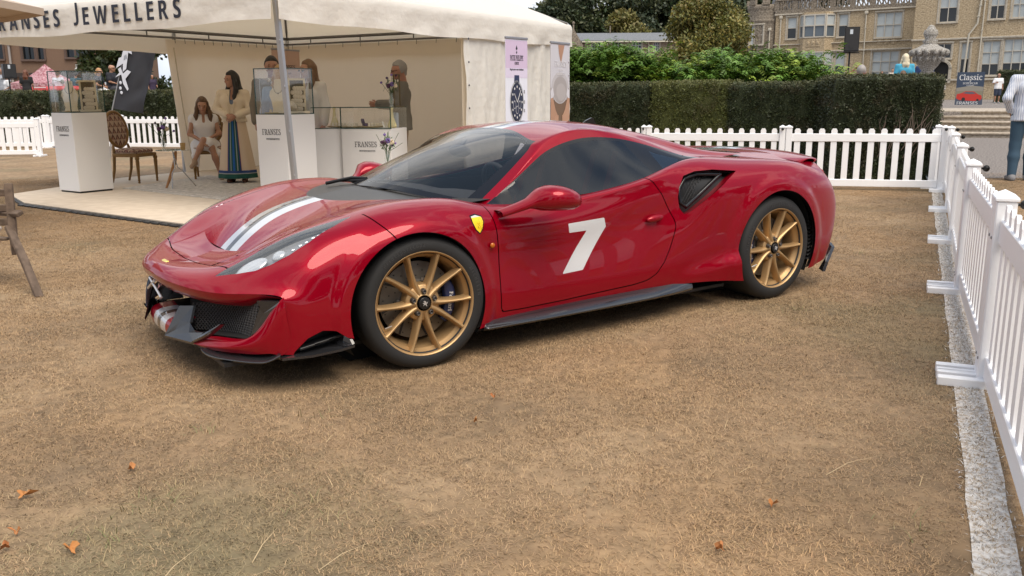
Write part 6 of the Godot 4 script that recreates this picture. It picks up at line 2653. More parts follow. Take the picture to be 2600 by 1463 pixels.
	var b2 := thing("rollup_banner", "roll-up banner with a photograph of a person in a white blouse, hands clasped", "banner", Vector3(5.08, 0, -4.52), .42)
	banner(b2, .52, 2.0, Color(.42, .38, .40), [])
	blouse_print(b2)
	# beige parasol whose edge comes into the top left corner
	var ps := thing("parasol", "edge of a beige parasol reaching into the top left corner", "parasol", Vector3(-2.11, .14, -6.15), 0.605)
	var can := MB.new()
	var und := MB.new()
	for kk in 8:
		for s in 2:
			var rows := []
			for i in 6:
				var u := i / 5.0
				var line := PackedVector3Array()
				for j in 7:
					var g0 := TAU * kk / 8.0
					var g1 := TAU * (kk + 1) / 8.0
					var p := Vector3(cos(g0), 0, sin(g0)).lerp(Vector3(cos(g1), 0, sin(g1)), j / 6.0) * 1.5 * u
					p.y = 2.62 - .50 * u - .05 * sin(u * PI) - .02 * s
					line.append(p)
				if i == 5 and s == 0:
					for j in 7:
						line[j].y -= .0
				rows.append(line)
			(can if s == 0 else und).grid(rows, Vector2.ONE, s == 0)
		for j in 1:
			var g0 := TAU * kk / 8.0
			var g1 := TAU * (kk + 1) / 8.0
			var a := Vector3(cos(g0) * 1.5, 2.12, sin(g0) * 1.5)
			var b := Vector3(cos(g1) * 1.5, 2.12, sin(g1) * 1.5)
			can.quad(a - Vector3(0, .07, 0), b - Vector3(0, .07, 0), b, a)
	var beige := mat(Color(.50, .40, .31), .8)
	beige.backlight_enabled = true
	beige.backlight = Color(.3, .25, .2)
	put("canopy", can, beige, ps)
	put("canopy_underside", und, beige, ps)
	var pole := MB.new()
	pole.tube(arr([0, 0, 0, 0, 2.65, 0]), .024, 10)
	put("pole", pole, mat(Color(.16, .09, .045), .6), ps)
	# wooden garden armchair cut off by the left edge
	var gc := thing("garden_chair", "weathered wooden garden armchair with a white cushion, cut off by the left edge", "chair")
	var wood := world_tex(mat(Color.WHITE, .8), ramp_tex(256, .03, 151, [[.2, Color(.075, .050, .034)], [.7, Color(.15, .105, .075)]], 4), 2.0)
	var run := Vector3(-.80, 0, -.60)
	var A := Vector3(-1.452, 0, -2.53)
	var up := Basis(run, Vector3.UP, run.cross(Vector3.UP))
	for s in [0.0, .62]:
		var o2: Vector3 = A + run * s
		var g := MB.new()
		plank(g, PackedVector3Array([o2 + Vector3(.015, .74, -.06), o2 + Vector3(.0, .40, 0), o2 + Vector3(0, .25, .02)]), .055, .032)
		put("back_post", g, wood, gc)
		g = MB.new()
		plank(g, PackedVector3Array([o2 + Vector3(-.02, .44, -.02), o2 + Vector3(.03, .22, .24), o2 + Vector3(.07, 0, .46)]), .055, .032)
		put("leg", g, wood, gc)
		g = MB.new()
		plank(g, PackedVector3Array([o2 + Vector3(.05, .54, .05), o2 + Vector3(-.18, .54, -.42)]), .055, .032)
		put("armrest", g, wood, gc)
		g = MB.new()
		plank(g, PackedVector3Array([o2 + Vector3(-.15, .54, -.38), o2 + Vector3(-.16, 0, -.40)]), .055, .032)
		put("leg", g, wood, gc)
	for y in [.685, .575, .475]:
		var g := MB.new()
		g.box(A + run * .31 + Vector3(.01, y, -.03 - (y - .45) * .1), Vector3(.66, .052, .02), up, .006)
		put("back_slat", g, wood, gc)
	for i in 5:
		var g := MB.new()
		g.box(A + run * .31 + Vector3(-.02 - i * .045, .355, -.03 - i * .07), Vector3(.60, .02, .06), up, .005)
		put("seat_slat", g, wood, gc)
	var cu := MB.new()
	cu.box(A + run * .33 + Vector3(-.10, .40, -.15), Vector3(.54, .08, .42), up, .035)
	put("cushion", cu, mat(Color(.60, .56, .50), .9), gc)


func plank(g: MB, path: PackedVector3Array, w: float, t: float) -> void:
	for i in path.size() - 1:
		var d := (path[i + 1] - path[i]).normalized()
		g.box((path[i] + path[i + 1]) / 2, Vector3(w, path[i].distance_to(path[i + 1]) + .02 - .004 * i, t - .001 * i), Basis(Quaternion(Vector3.UP, d)), .005)


func banner(o: Node3D, wide: float, h: float, c: Color, _bands: Array) -> void:
	var sheet := MB.new()
	sheet.box(Vector3(0, h / 2 + .03, 0), Vector3(wide, h - .06, .004))
	put("sheet", sheet, mat(c, .5), o)
	var bar := MB.new()
	bar.box(Vector3(0, h, 0), Vector3(wide + .01, .028, .022), Basis(), .005)
	put("top_bar", bar, mat(Color(.30, .30, .32), .35, .6), o)
	var ft := MB.new()
	ft.box(Vector3(0, .045, 0), Vector3(wide + .06, .08, .16), Basis(), .02)
	put("base", ft, mat(Color(.35, .35, .37), .35, .6), o)


func shop_text(o: Node3D, text: String, at: Vector3, wide: float, h: float, c: Color, font := "Droid Serif") -> void:
	var me := letters(text, h, font, .002, 400)
	var l := put("print", me, mat(c, .6), o)
	var s := wide / me.get_aabb().size.x
	l.transform = Transform3D(Basis.from_scale(Vector3(s, h / me.get_aabb().size.y, 1)), at)


func flat(o: Node3D, poly: PackedVector2Array, z: float, c: Color) -> void:
	var g := MB.new()
	g.prism(poly, .0012, Transform3D(Basis(), Vector3(0, 0, z)))
	put("print", g, mat(c, .5), o)


func oval(cx: float, cy: float, rx: float, ry: float, n := 36, a0 := 0.0, a1 := TAU) -> PackedVector2Array:
	var p := PackedVector2Array()
	for i in n:
		var g := lerpf(a0, a1, i / float(n))
		p.append(Vector2(cx + cos(g) * rx, cy + sin(g) * ry))
	return p


func watch_print(o: Node3D) -> void:
	var ink := Color(.015, .018, .03)
	flat(o, arr2([-.208, 1.66, .208, 1.66, .208, 1.975, -.208, 1.975]), .0024, Color(.60, .48, .66))
	flat(o, arr2([-.208, 1.55, .208, 1.55, .208, 1.66, -.208, 1.66]), .0024, Color(.66, .60, .76))
	for s in [1.0, -1.0]:
		flat(o, arr2([0, 1.862 + s * .002, .018, 1.88, .0, 1.92, -.018, 1.88]) if s > 0 else arr2([0, 1.82, .012, 1.84, 0, 1.858, -.012, 1.84]), .004, ink)
	shop_text(o, "PATEK PHILIPPE", Vector3(.0, 1.775, .005), .25, .06, ink)
	shop_text(o, "GENEVE", Vector3(.0, 1.715, .005), .08, .03, ink)
	shop_text(o, "Begin your own tradition", Vector3(.0, 1.645, .005), .26, .028, ink)
	flat(o, arr2([-.05, 1.49, .05, 1.49, .045, 1.58, -.045, 1.58]), .004, Color(.02, .03, .09))
	flat(o, oval(0, 1.27, .135, .25), .004, Color(.42, .43, .46))
	flat(o, oval(0, 1.27, .120, .225), .0055, ink)
	flat(o, oval(0, 1.27, .112, .21), .007, Color(.02, .026, .06))
	for i in 12:
		var g := TAU * i / 12.0
		flat(o, oval(cos(g) * .095, 1.27 + sin(g) * .178, .009, .015, 8), .0085, Color(.7, .7, .7))
	for q in [[-.05, 1.24], [.05, 1.24], [0, 1.18]]:
		flat(o, oval(q[0], q[1], .026, .048, 20), .0085, Color(.55, .55, .58))
		flat(o, oval(q[0], q[1], .021, .040, 20), .0098, Color(.02, .026, .06))
	for q in [[.07, 1.41], [-.055, 1.37]]:
		flat(o, arr2([-.004, 1.27, .004, 1.267, q[0] + .004, q[1], q[0] - .004, q[1]]), .011, Color(.75, .75, .75))
	for y in [1.39, 1.27, 1.17]:
		flat(o, arr2([.135, y - .02, .158, y - .02, .158, y + .02, .135, y + .02]), .0035, Color(.3, .3, .33))
	flat(o, arr2([-.05, .80, .05, .80, .055, 1.04, -.055, 1.04]), .0035, Color(.02, .03, .09))


func blouse_print(o: Node3D) -> void:
	var skin := Color(.40, .22, .14)
	var pale := Color(.56, .55, .60)
	flat(o, squeezed(arr2([-.258, .06, .258, .06, .258, .75, -.258, .75])), .0024, Color(.17, .105, .065))
	flat(o, squeezed(arr2([-.258, 1.02, .258, 1.02, .258, 1.975, -.258, 1.975])), .0024, pale)
	flat(o, squeezed(oval(0, 1.02, .235, .36, 30)), .0036, Color(.48, .46, .48))
	flat(o, squeezed(oval(0, .98, .19, .30, 30)), .0048, Color(.36, .33, .33))
	flat(o, squeezed(oval(.02, .92, .13, .20, 30)), .006, Color(.42, .39, .39))
	flat(o, squeezed(arr2([-.06, 1.975, .11, 1.975, .05, 1.72, .02, 1.58, -.01, 1.66, -.04, 1.80])), .0052, skin)
	for s in [-1.0, 1.0]:
		flat(o, squeezed(arr2([s * .258, .95, s * .20, 1.02, s * .17, .86, s * .258, .70])), .006, Color(.62, .61, .66))
		flat(o, squeezed(arr2([s * .258, .78, s * .20, .80, s * .13, .52, s * .06, .38, s * .05, .20, s * .14, .16, s * .258, .30])), .007, Color(.43, .245, .16) if s < 0 else Color(.46, .27, .18))
		for i in 4:
			var x: float = s * (.06 + i * .026)
			flat(o, squeezed(arr2([x - .010, .40, x + .010, .40, x + .008 + s * .006, .16 - .012 * i, x - .008 + s * .006, .16 - .012 * i])), .0085, Color(.48, .285, .195))
	for i in 3:
		flat(o, squeezed(oval(.225, 1.60 - i * .30, .012, .014, 10)), .006, Color(.30, .27, .28))
	shop_text(o, "FRANSES", Vector3(0, 1.74, .009), .32, .07, Color(.72, .71, .74))
	shop_text(o, "JEWELLERS", Vector3(0, 1.665, .009), .13, .025, Color(.72, .71, .74))
	shop_text(o, "BOURNEMOUTH", Vector3(0, 1.615, .009), .18, .03, Color(.72, .71, .74))
	flat(o, squeezed(arr2([-.13, 1.365, .13, 1.365, .13, 1.369, -.13, 1.369])), .007, Color(.72, .71, .74))


func squeezed(p: PackedVector2Array) -> PackedVector2Array:
	var o := PackedVector2Array()
	for q in p:
		o.append(Vector2(q.x, 1.975 - (1.975 - q.y) * .56))
	return o


# ---------------------------------------------------------------- people
func sdf_mesh(g: MB, bones: Array, cell: float, k: float, keep = null) -> void:
	# bones: [a, b, ra, rb, squash of z]; tapered capsules joined by a smooth minimum, meshed as surface nets
	var lo := Vector3.ONE * 1e9
	var hi := -lo
	for b in bones:
		for e in 2:
			var r: float = b[2 + e] + cell * 2.0 + k * .5
			lo = lo.min(b[e] - Vector3.ONE * r)
			hi = hi.max(b[e] + Vector3.ONE * r)
	var n := Vector3i(((hi - lo) / cell).ceil()) + Vector3i.ONE
	var sx := 1
	var sy := n.x
	var sz := n.x * n.y
	var f := PackedFloat32Array()
	f.resize(n.x * n.y * n.z)
	f.fill(9.0)
	for b in bones:
		var a: Vector3 = b[0]
		var ab: Vector3 = b[1] - b[0]
		var ra: float = b[2]
		var rb: float = b[3]
		var q: float = b[4] if b.size() > 4 else 1.0
		var l2 := maxf(ab.length_squared(), 1e-9)
		var r := maxf(ra, rb) + k + cell * 2.5
		var i0 := Vector3i(((a.min(b[1]) - Vector3.ONE * r - lo) / cell).floor()).max(Vector3i.ZERO)
		var i1 := Vector3i(((a.max(b[1]) + Vector3.ONE * r - lo) / cell).ceil()).min(n - Vector3i.ONE)
		for z in range(i0.z, i1.z + 1):
			for y in range(i0.y, i1.y + 1):
				var at := i0.x + y * sy + z * sz
				var p := lo + Vector3(i0.x, y, z) * cell - a
				for x in range(i0.x, i1.x + 1):
					var t := clampf(p.dot(ab) / l2, 0.0, 1.0)
					var w := p - ab * t
					w.z *= q
					var d := w.length() - lerpf(ra, rb, t)
					var e := f[at]
					var h := k - absf(d - e)
					f[at] = minf(d, e) - (h * h / (4.0 * k) if h > 0.0 else 0.0)
					p.x += cell
					at += 1
	if keep != null:
		for z in n.z:
			for y in n.y:
				for x in n.x:
					var at := x + y * sy + z * sz
					if f[at] < cell * 2.0:
						f[at] = maxf(f[at], keep.call(lo + Vector3(x, y, z) * cell))
	var ids := PackedInt32Array()
	ids.resize(f.size())
	ids.fill(-1)
	var verts := PackedVector3Array()
	var off := [0, sx, sy, sx + sy, sz, sx + sz, sy + sz, sx + sy + sz]
	var pos := [Vector3(0, 0, 0), Vector3(1, 0, 0), Vector3(0, 1, 0), Vector3(1, 1, 0), Vector3(0, 0, 1), Vector3(1, 0, 1), Vector3(0, 1, 1), Vector3(1, 1, 1)]
	var edges := [0, 1, 2, 3, 4, 5, 6, 7, 0, 2, 1, 3, 4, 6, 5, 7, 0, 4, 1, 5, 2, 6, 3, 7]
	var lim := cell * 2.0
	for z in n.z - 1:
		for y in n.y - 1:
			var at := y * sy + z * sz
			for x in n.x - 1:
				var f0 := f[at]
				if absf(f0) < lim:
					var m := 0
					for c in 8:
						if f[at + off[c]] < 0.0:
							m |= 1 << c
					if m != 0 and m != 255:
						var s := Vector3.ZERO
						var cnt := 0
						for e in 12:
							var c0: int = edges[e * 2]
							var c1: int = edges[e * 2 + 1]
							if ((m >> c0) & 1) != ((m >> c1) & 1):
								var v0 := f[at + off[c0]]
								var v1 := f[at + off[c1]]
								s += pos[c0].lerp(pos[c1], v0 / (v0 - v1))
								cnt += 1
						ids[at] = verts.size()
						verts.append(lo + (Vector3(x, y, z) + s / cnt) * cell)
				at += 1
	var tri := PackedInt32Array()
	for z in range(1, n.z - 1):
		for y in range(1, n.y - 1):
			var at := 1 + y * sy + z * sz
			for x in range(1, n.x - 1):
				var f0 := f[at]
				if absf(f0) < lim:
					for ax in 3:
						var st: int = [sx, sy, sz][ax]
						var f1 := f[at + st]
						if (f0 < 0.0) != (f1 < 0.0):
							var u: int = [sy, sz, sx][ax]
							var w: int = [sz, sx, sy][ax]
							var a := ids[at]
							var b := ids[at - u]
							var c := ids[at - u - w]
							var d := ids[at - w]
							if a >= 0 and b >= 0 and c >= 0 and d >= 0:
								if f0 < 0.0:
									tri.append_array([a, b, c, a, c, d])
								else:
									tri.append_array([a, c, b, a, d, c])
				at += 1
	var nm := PackedVector3Array()
	nm.resize(verts.size())
	for i in range(0, tri.size(), 3):
		var nn := (verts[tri[i + 1]] - verts[tri[i]]).cross(verts[tri[i + 2]] - verts[tri[i]])
		for j in 3:
			nm[tri[i + j]] += nn
	var first := g.v.size()
	for i in verts.size():
		g.vert(verts[i], nm[i].normalized())
	for i in range(0, tri.size(), 3):
		g.ix.append_array([first + tri[i], first + tri[i + 2], first + tri[i + 1]])


var hand_shape: MB
var head_shape: MB


func body_stock() -> void:
	# relaxed left hand: wrist at the origin, fingers down -y, palm towards -x, thumb forward +z
	hand_shape = MB.new()
	var b := [[Vector3(0, .01, 0), Vector3(0, -.03, 0), .024, .026], [Vector3(0, -.03, -.018), Vector3(0, -.085, -.028), .017, .015], [Vector3(0, -.03, .012), Vector3(0, -.085, .024), .018, .015], [Vector3(0, -.03, 0), Vector3(0, -.088, 0), .018, .016]]
	var z := [-.032, -.011, .010, .030]
	var l := [.056, .072, .078, .068]
	for i in 4:
		var a := Vector3(0, -.085, z[i])
		var m := a + Vector3(-.012, -l[i] * .48, z[i] * .05)
		var e := m + Vector3(-.026, -l[i] * .40, 0)
		b.append([a, m, .0088, .0080])
		b.append([m, e, .0080, .0065])
	b.append([Vector3(-.004, -.022, .022), Vector3(-.016, -.058, .050), .014, .011])
	b.append([Vector3(-.016, -.058, .050), Vector3(-.026, -.092, .054), .010, .0075])
	sdf_mesh(hand_shape, b, .0055, .008)
	# head looking towards +z, chin at y = 0, crown at y = 0.225
	head_shape = MB.new()
	var h := [[Vector3(0, .135, -.015), Vector3(0, .135, -.03), .086, .088], [Vector3(0, .10, .025), Vector3(0, .135, .03), .062, .070], [Vector3(0, .03, .045), Vector3(0, .07, .045), .038, .052], [Vector3(-.03, .04, .02), Vector3(-.045, .07, 0), .026, .03], [Vector3(.03, .04, .02), Vector3(.045, .07, 0), .026, .03],
		[Vector3(0, .118, .095), Vector3(0, .085, .113), .009, .013], [Vector3(-.013, .080, .098), Vector3(.013, .080, .098), .009, .009], [Vector3(-.05, .128, .078), Vector3(.05, .128, .078), .012, .012], [Vector3(-.018, .050, .088), Vector3(.018, .050, .088), .007, .007], [Vector3(0, .014, .075), Vector3(0, .018, .075), .017, .018],
		[Vector3(-.082, .125, -.01), Vector3(-.080, .085, -.002), .014, .010, .6], [Vector3(.082, .125, -.01), Vector3(.080, .085, -.002), .014, .010, .6], [Vector3(0, .07, -.03), Vector3(0, -.08, -.04), .056, .058]]
	sdf_mesh(head_shape, h, .0085, .018)


const REST := {
	"pelvis": Vector3(0, .96, 0), "waist": Vector3(0, 1.10, .005), "chest": Vector3(0, 1.30, .0), "neck": Vector3(0, 1.47, -.02), "head": Vector3(0, 1.525, .01),
	"ls": Vector3(.185, 1.415, -.01), "rs": Vector3(-.185, 1.415, -.01), "le": Vector3(.245, 1.14, -.02), "re": Vector3(-.245, 1.14, -.02), "lw": Vector3(.25, .90, .05), "rw": Vector3(-.25, .90, .05),
	"lh": Vector3(.09, .92, 0), "rh": Vector3(-.09, .92, 0), "lk": Vector3(.10, .50, .015), "rk": Vector3(-.10, .50, .015), "la": Vector3(.105, .085, -.01), "ra": Vector3(-.105, .085, -.01),
	"lt": Vector3(.125, .03, .13), "rt": Vector3(-.125, .03, .13),
}


func torso(j: Dictionary, fat: float, wide := 1.0) -> Array:
	var s: Vector3 = (j.ls - j.rs)
	var hp: Vector3 = (j.lh - j.rh)
	return [[j.chest + s * .22, j.chest - s * .22, .108 + fat, .108 + fat], [j.chest + s * .20 * wide, j.waist + hp * .28 * wide, .105 + fat, .098 + fat], [j.chest - s * .20 * wide, j.waist - hp * .28 * wide, .105 + fat, .098 + fat],
		[j.waist + hp * .28 * wide, j.pelvis + hp * .30 * wide, .098 + fat, .108 + fat], [j.waist - hp * .28 * wide, j.pelvis - hp * .30 * wide, .098 + fat, .108 + fat], [j.ls, j.rs, .058 + fat, .058 + fat], [j.neck, j.chest, .055 + fat * .5, .09 + fat]]


func arm(j: Dictionary, side: String, fat: float, upto := 2.0) -> Array:
	var s: Vector3 = j[side + "s"]
	var e: Vector3 = j[side + "e"]
	var w: Vector3 = j[side + "w"]
	var o := []
	if upto > 0.0:
		o.append([s, s.lerp(e, minf(upto, 1.0)), .050 + fat, lerpf(.050, .040, minf(upto, 1.0)) + fat])
	if upto > 1.0:
		o.append([e, e.lerp(w, minf(upto - 1.0, 1.0)), .041 + fat, lerpf(.041, .027, upto - 1.0) + fat * 1.1])
	return o


func leg(j: Dictionary, side: String, fat: float, upto := 2.0) -> Array:
	var h: Vector3 = j[side + "h"]
	var k: Vector3 = j[side + "k"]
	var a: Vector3 = j[side + "a"]
	var o := [[h, h.lerp(k, minf(upto, 1.0)), .082 + fat, lerpf(.082, .054, minf(upto, 1.0)) + fat]]
	if upto > 1.0:
		o.append([k, k.lerp(a, (upto - 1.0) * .4), .053 + fat, .054 + fat])
		o.append([k.lerp(a, (upto - 1.0) * .4), k.lerp(a, upto - 1.0), .054 + fat, lerpf(.05, .036, upto - 1.0) + fat])
	return o


func foot(j: Dictionary, side: String, fat: float) -> Array:
	var a: Vector3 = j[side + "a"]
	var t: Vector3 = j[side + "t"]
	var d := (t - a) * Vector3(1, 0, 1)
	return [[a + Vector3(0, .0, 0), a - d * .25 - Vector3(0, .05, 0), .036 + fat, .030 + fat], [a - Vector3(0, .02, 0), t, .034 + fat, .026 + fat], [a - d * .25 - Vector3(0, .05, 0), t, .028 + fat, .026 + fat]]


func person(label: String, at: Vector3, turn: float, o: Dictionary) -> Node3D:
	# o: h height, pose (joints that differ), yaw/nod of the head, skin, cell, hair, top, legs ...
	var root := thing("person", label, "person", at, turn)
	var s: float = o.get("h", 1.72) / 1.75
	var cell: float = o.get("cell", .016)
	var j := REST.duplicate()
	for k in o.get("pose", {}):
		j[k] = o.pose[k]
	var skin := mat(o.get("skin", Color(.42, .235, .155)), .5)
	skin.subsurf_scatter_enabled = true
	skin.subsurf_scatter_strength = .05
	var b := MB.new()
	var bones := torso(j, -.012)
	for side in ["l", "r"]:
		bones.append_array(arm(j, side, -.004))
		bones.append_array(leg(j, side, -.004))
		bones.append_array(foot(j, side, -.006))
	sdf_mesh(b, bones, cell, .035)
	var hb := Basis(Vector3.UP, o.get("yaw", 0.0)) * Basis(Vector3.RIGHT, o.get("nod", 0.0))
	var ht := Transform3D(hb * Basis.from_scale(Vector3.ONE * o.get("head", 1.0)), j.head)
	b.add(head_shape, ht)
	if cell < .03:
		for side in ["l", "r"]:
			var w: Vector3 = j[side + "w"]
			var d: Vector3 = (w - j[side + "e"]).normalized()
			var want: Vector3 = o.get(side + "palm", Vector3(-1 if side == "l" else 1, 0, 0))
			var ax := -(want - d * want.dot(d)).normalized() if side == "l" else (want - d * want.dot(d)).normalized()
			if side == "l":
				b.add(hand_shape, Transform3D(Basis(ax, -d, ax.cross(-d)), w))
			else:
				var m := MB.new()
				m.v = hand_shape.v.duplicate()
				m.n = hand_shape.n.duplicate()
				m.c = hand_shape.c
				m.uv = hand_shape.uv
				for i in m.v.size():
					m.v[i].x *= -1
					m.n[i].x *= -1
				for i in range(0, hand_shape.ix.size(), 3):
					m.ix.append_array([hand_shape.ix[i], hand_shape.ix[i + 2], hand_shape.ix[i + 1]])
				b.add(m, Transform3D(Basis(ax, -d, ax.cross(-d)), w))
	put("body", b, skin, root)
	# face
	if o.get("face", true):
		var dark := mat(Color(.015, .011, .009), .3)
		for x in [-.034, .034]:
			var e := MB.new()
			e.ball(ht * Vector3(x, .112, .081), Vector3(.015, .008, .010), 10, hb)
			put("eye", e, mat(Color(.10, .075, .06), .2), root)
			var w := MB.new()
			w.tube(PackedVector3Array([ht * Vector3(x - .018, .131, .090), ht * Vector3(x, .136, .094), ht * Vector3(x + .018, .131, .090)]), .0042, 5)
			put("eyebrow", w, mat(o.get("brow", Color(.03, .02, .014)), .8), root)
		var mo := MB.new()
		mo.ball(ht * Vector3(0, .050, .094), Vector3(.022, .007, .006), 10, hb)
		put("mouth", mo, mat(Color(.25, .07, .06), .45), root)
		if o.has("glasses"):
			var gm := MB.new()
			for x in [-.036, .036]:
				gm.ball(ht * Vector3(x, .112, .100), Vector3(.030, .024, .008) if o.glasses else Vector3(.003, .003, .003), 12, hb)
				gm.tube(PackedVector3Array([ht * Vector3(x * 1.8, .116, .090), ht * Vector3(x * 2.35, .118, 0)]), .003, 5)
				var ring := PackedVector3Array()
				for i in 13:
					ring.append(ht * Vector3(x + cos(TAU * i / 12) * .028, .112 + sin(TAU * i / 12) * .022, .104))
				gm.tube(ring, .0028, 5, false)
			put("glasses", gm, mat(Color(.008, .008, .009), .1), root)
	# hair
	var hair: Dictionary = o.get("hair", {})
	if hair.size():
		var hbones := [[Vector3(0, .155, -.022), Vector3(0, .155, -.035), .092, .094], [Vector3(0, .20, .035), Vector3(0, .205, -.02), .040, .06]]
		var hk: String = hair.kind
		if hk == "short":
			hbones.append([Vector3(-.07, .13, -.02), Vector3(-.065, .09, -.035), .026, .018])
			hbones.append([Vector3(.07, .13, -.02), Vector3(.065, .09, -.035), .026, .018])
			hbones.append([Vector3(0, .12, -.07), Vector3(0, .06, -.075), .05, .038])
		elif hk == "long" or hk == "shoulder":
			var l: float = .30 if hk == "long" else .16
			for x in [-1.0, 1.0]:
				hbones.append([Vector3(x * .07, .16, .01), Vector3(x * .088, .06, -.005), .030, .034])
				hbones.append([Vector3(x * .088, .06, -.005), Vector3(x * .115, -.06, .01), .034, .036])
				hbones.append([Vector3(x * .115, -.06, .01), Vector3(x * .105, -.06 - l * .6, .05), .036, .028])
				hbones.append([Vector3(x * .105, -.06 - l * .6, .05), Vector3(x * .095, -.06 - l, .06), .028, .010])
			hbones.append([Vector3(0, .13, -.08), Vector3(0, -.06, -.10), .07, .075])
			hbones.append([Vector3(-.05, -.06, -.10), Vector3(-.06, -.06 - l, -.09), .06, .03])
			hbones.append([Vector3(.05, -.06, -.10), Vector3(.06, -.06 - l, -.09), .06, .03])
		elif hk == "tail":
			hbones.append([Vector3(0, .16, -.11), Vector3(0, .06, -.15), .03, .035])
			hbones.append([Vector3(0, .06, -.15), Vector3(0, -.03, -.13), .035, .012])
		elif hk == "fringe":
			hbones = [[Vector3(-.072, .12, -.03), Vector3(-.066, .08, -.04), .022, .016], [Vector3(.072, .12, -.03), Vector3(.066, .08, -.04), .022, .016], [Vector3(0, .10, -.08), Vector3(0, .06, -.08), .045, .035]]
		var hm := MB.new()
		var sides := hk == "long" or hk == "shoulder"
		var face := func(p: Vector3) -> float:  # hair stays above the hairline, behind the ears, and beside the face when long
			var v := minf(.178 - p.y - maxf(0.0, -p.z) * .5, p.z + .008)
			return minf(v, maxf(.064 - absf(p.x), p.z - .07)) if sides else v
		sdf_mesh(hm, hbones, maxf(.010, cell * .6), .03, face)
		var out := MB.new()
		out.add(hm, ht)
		put("hair", out, mat(hair.color, .55), root)
	# clothes
	for c in o.get("wear", []):
		var m := mat(c.color, c.get("rough", .85))
		if c.has("striped"):
			var im := Image.create(64, 4, false, Image.FORMAT_RGB8)
			for x in 64:
				for y in 4:
					im.set_pixel(x, y, (Color(.30, .36, .50) if x % 8 < 3 else Color(.66, .69, .75)).linear_to_srgb())
			m.albedo_color = Color.WHITE
			m.albedo_texture = ImageTexture.create_from_image(im)
			m.uv1_triplanar = true
			m.uv1_scale = Vector3.ONE * 5.0
		var g := MB.new()
		var cb := []
		var cut = null
		match str(c.kind):
			"top":
				var fat: float = c.get("fat", .008)
				cb = torso(j, fat, c.get("wide", 1.0))
				cb.pop_back()
				cb.append([j.neck + Vector3(0, -.03, 0), j.chest, .058 + fat, .09 + fat])
				for side in ["l", "r"]:
					cb.append_array(arm(j, side, fat + .006, c.get("sleeve", 2.0)))
				if c.has("hem"):
					var hp: Vector3 = (j.lh - j.rh) * .5
					var dn := Vector3(0, c.hem - j.pelvis.y, 0)
					cb.append([j.pelvis + hp * .6, j.pelvis + hp * .75 + dn, .115 + fat, .122 + fat])
					cb.append([j.pelvis - hp * .6, j.pelvis - hp * .75 + dn, .115 + fat, .122 + fat])
				var hem: float = c.get("hem", j.pelvis.y - .05)
				var deep: float = c.get("neck", .04)
				var nk: Vector3 = j.neck
				cut = func(p: Vector3) -> float:
					var v := -1.0
					if deep > .05:
						v = minf(.055 - absf(p.x) * (1.0 + .2 / deep), (p.z - .02)) if p.y > nk.y - deep else -1.0
						v = minf(v, (p.y - nk.y + deep) * .6 - absf(p.x) * .8 + .01)
					return maxf(maxf(hem - p.y, p.y - nk.y - .015), v) if c.get("flatcut", true) else v
			"trousers":
				for side in ["l", "r"]:
					cb.append_array(leg(j, side, c.get("fat", .012), c.get("length", 2.0)))
				var hp: Vector3 = j.lh - j.rh
				cb.append([j.pelvis + hp * .28, j.pelvis - hp * .28, .116, .116])
				cb.append([j.pelvis, j.waist - Vector3(0, .02, 0), .105, .10])
			"shoes":
				for side in ["l", "r"]:
					cb.append_array(foot(j, side, c.get("fat", .006)))
				cut = func(p: Vector3) -> float: return p.y - c.get("high", .105) if c.get("flatcut", true) else -1.0
			"bones":
				cb = c.bones
		sdf_mesh(g, cb, c.get("cell", cell), c.get("k", .03), cut)
		put(str(c.name), g, m, root)
	for c in o.get("extra", []):
		put(c[0], c[1], c[2], root)
	root.scale = Vector3.ONE * s
	return root


func skirt(y0: float, y1: float, r0: Vector2, r1: Vector2, folds: int, depth: float, a0 := 0.0, a1 := TAU, grow := 0.0, seg := 96, at := Vector3.ZERO) -> MB:
	# hanging skirt from waist y0 to hem y1; a = 0 is to the person's left, PI / 2 the front
	var g := MB.new()
	for s in 2:
		var rows := []
		for i in 15:
			var u := i / 14.0
			var r := r0.lerp(r1, pow(u, .85))
			var line := PackedVector3Array()
			for q in seg + 1:
				var w := lerpf(a0, a1, q / float(seg))
				var f := 1.0 + sin(w * folds + u * 1.2) * depth * u + sin(w * (folds * .5) + 1.0) * depth * .6 * u
				line.append(at + Vector3(cos(w) * (r.x * f + grow - s * .003), lerpf(y0, y1, u), sin(w) * (r.y * f + grow - s * .003)))
			rows.append(line)
		g.grid(rows, Vector2.ONE, s == 1, a1 - a0 > 6.28)
	return g


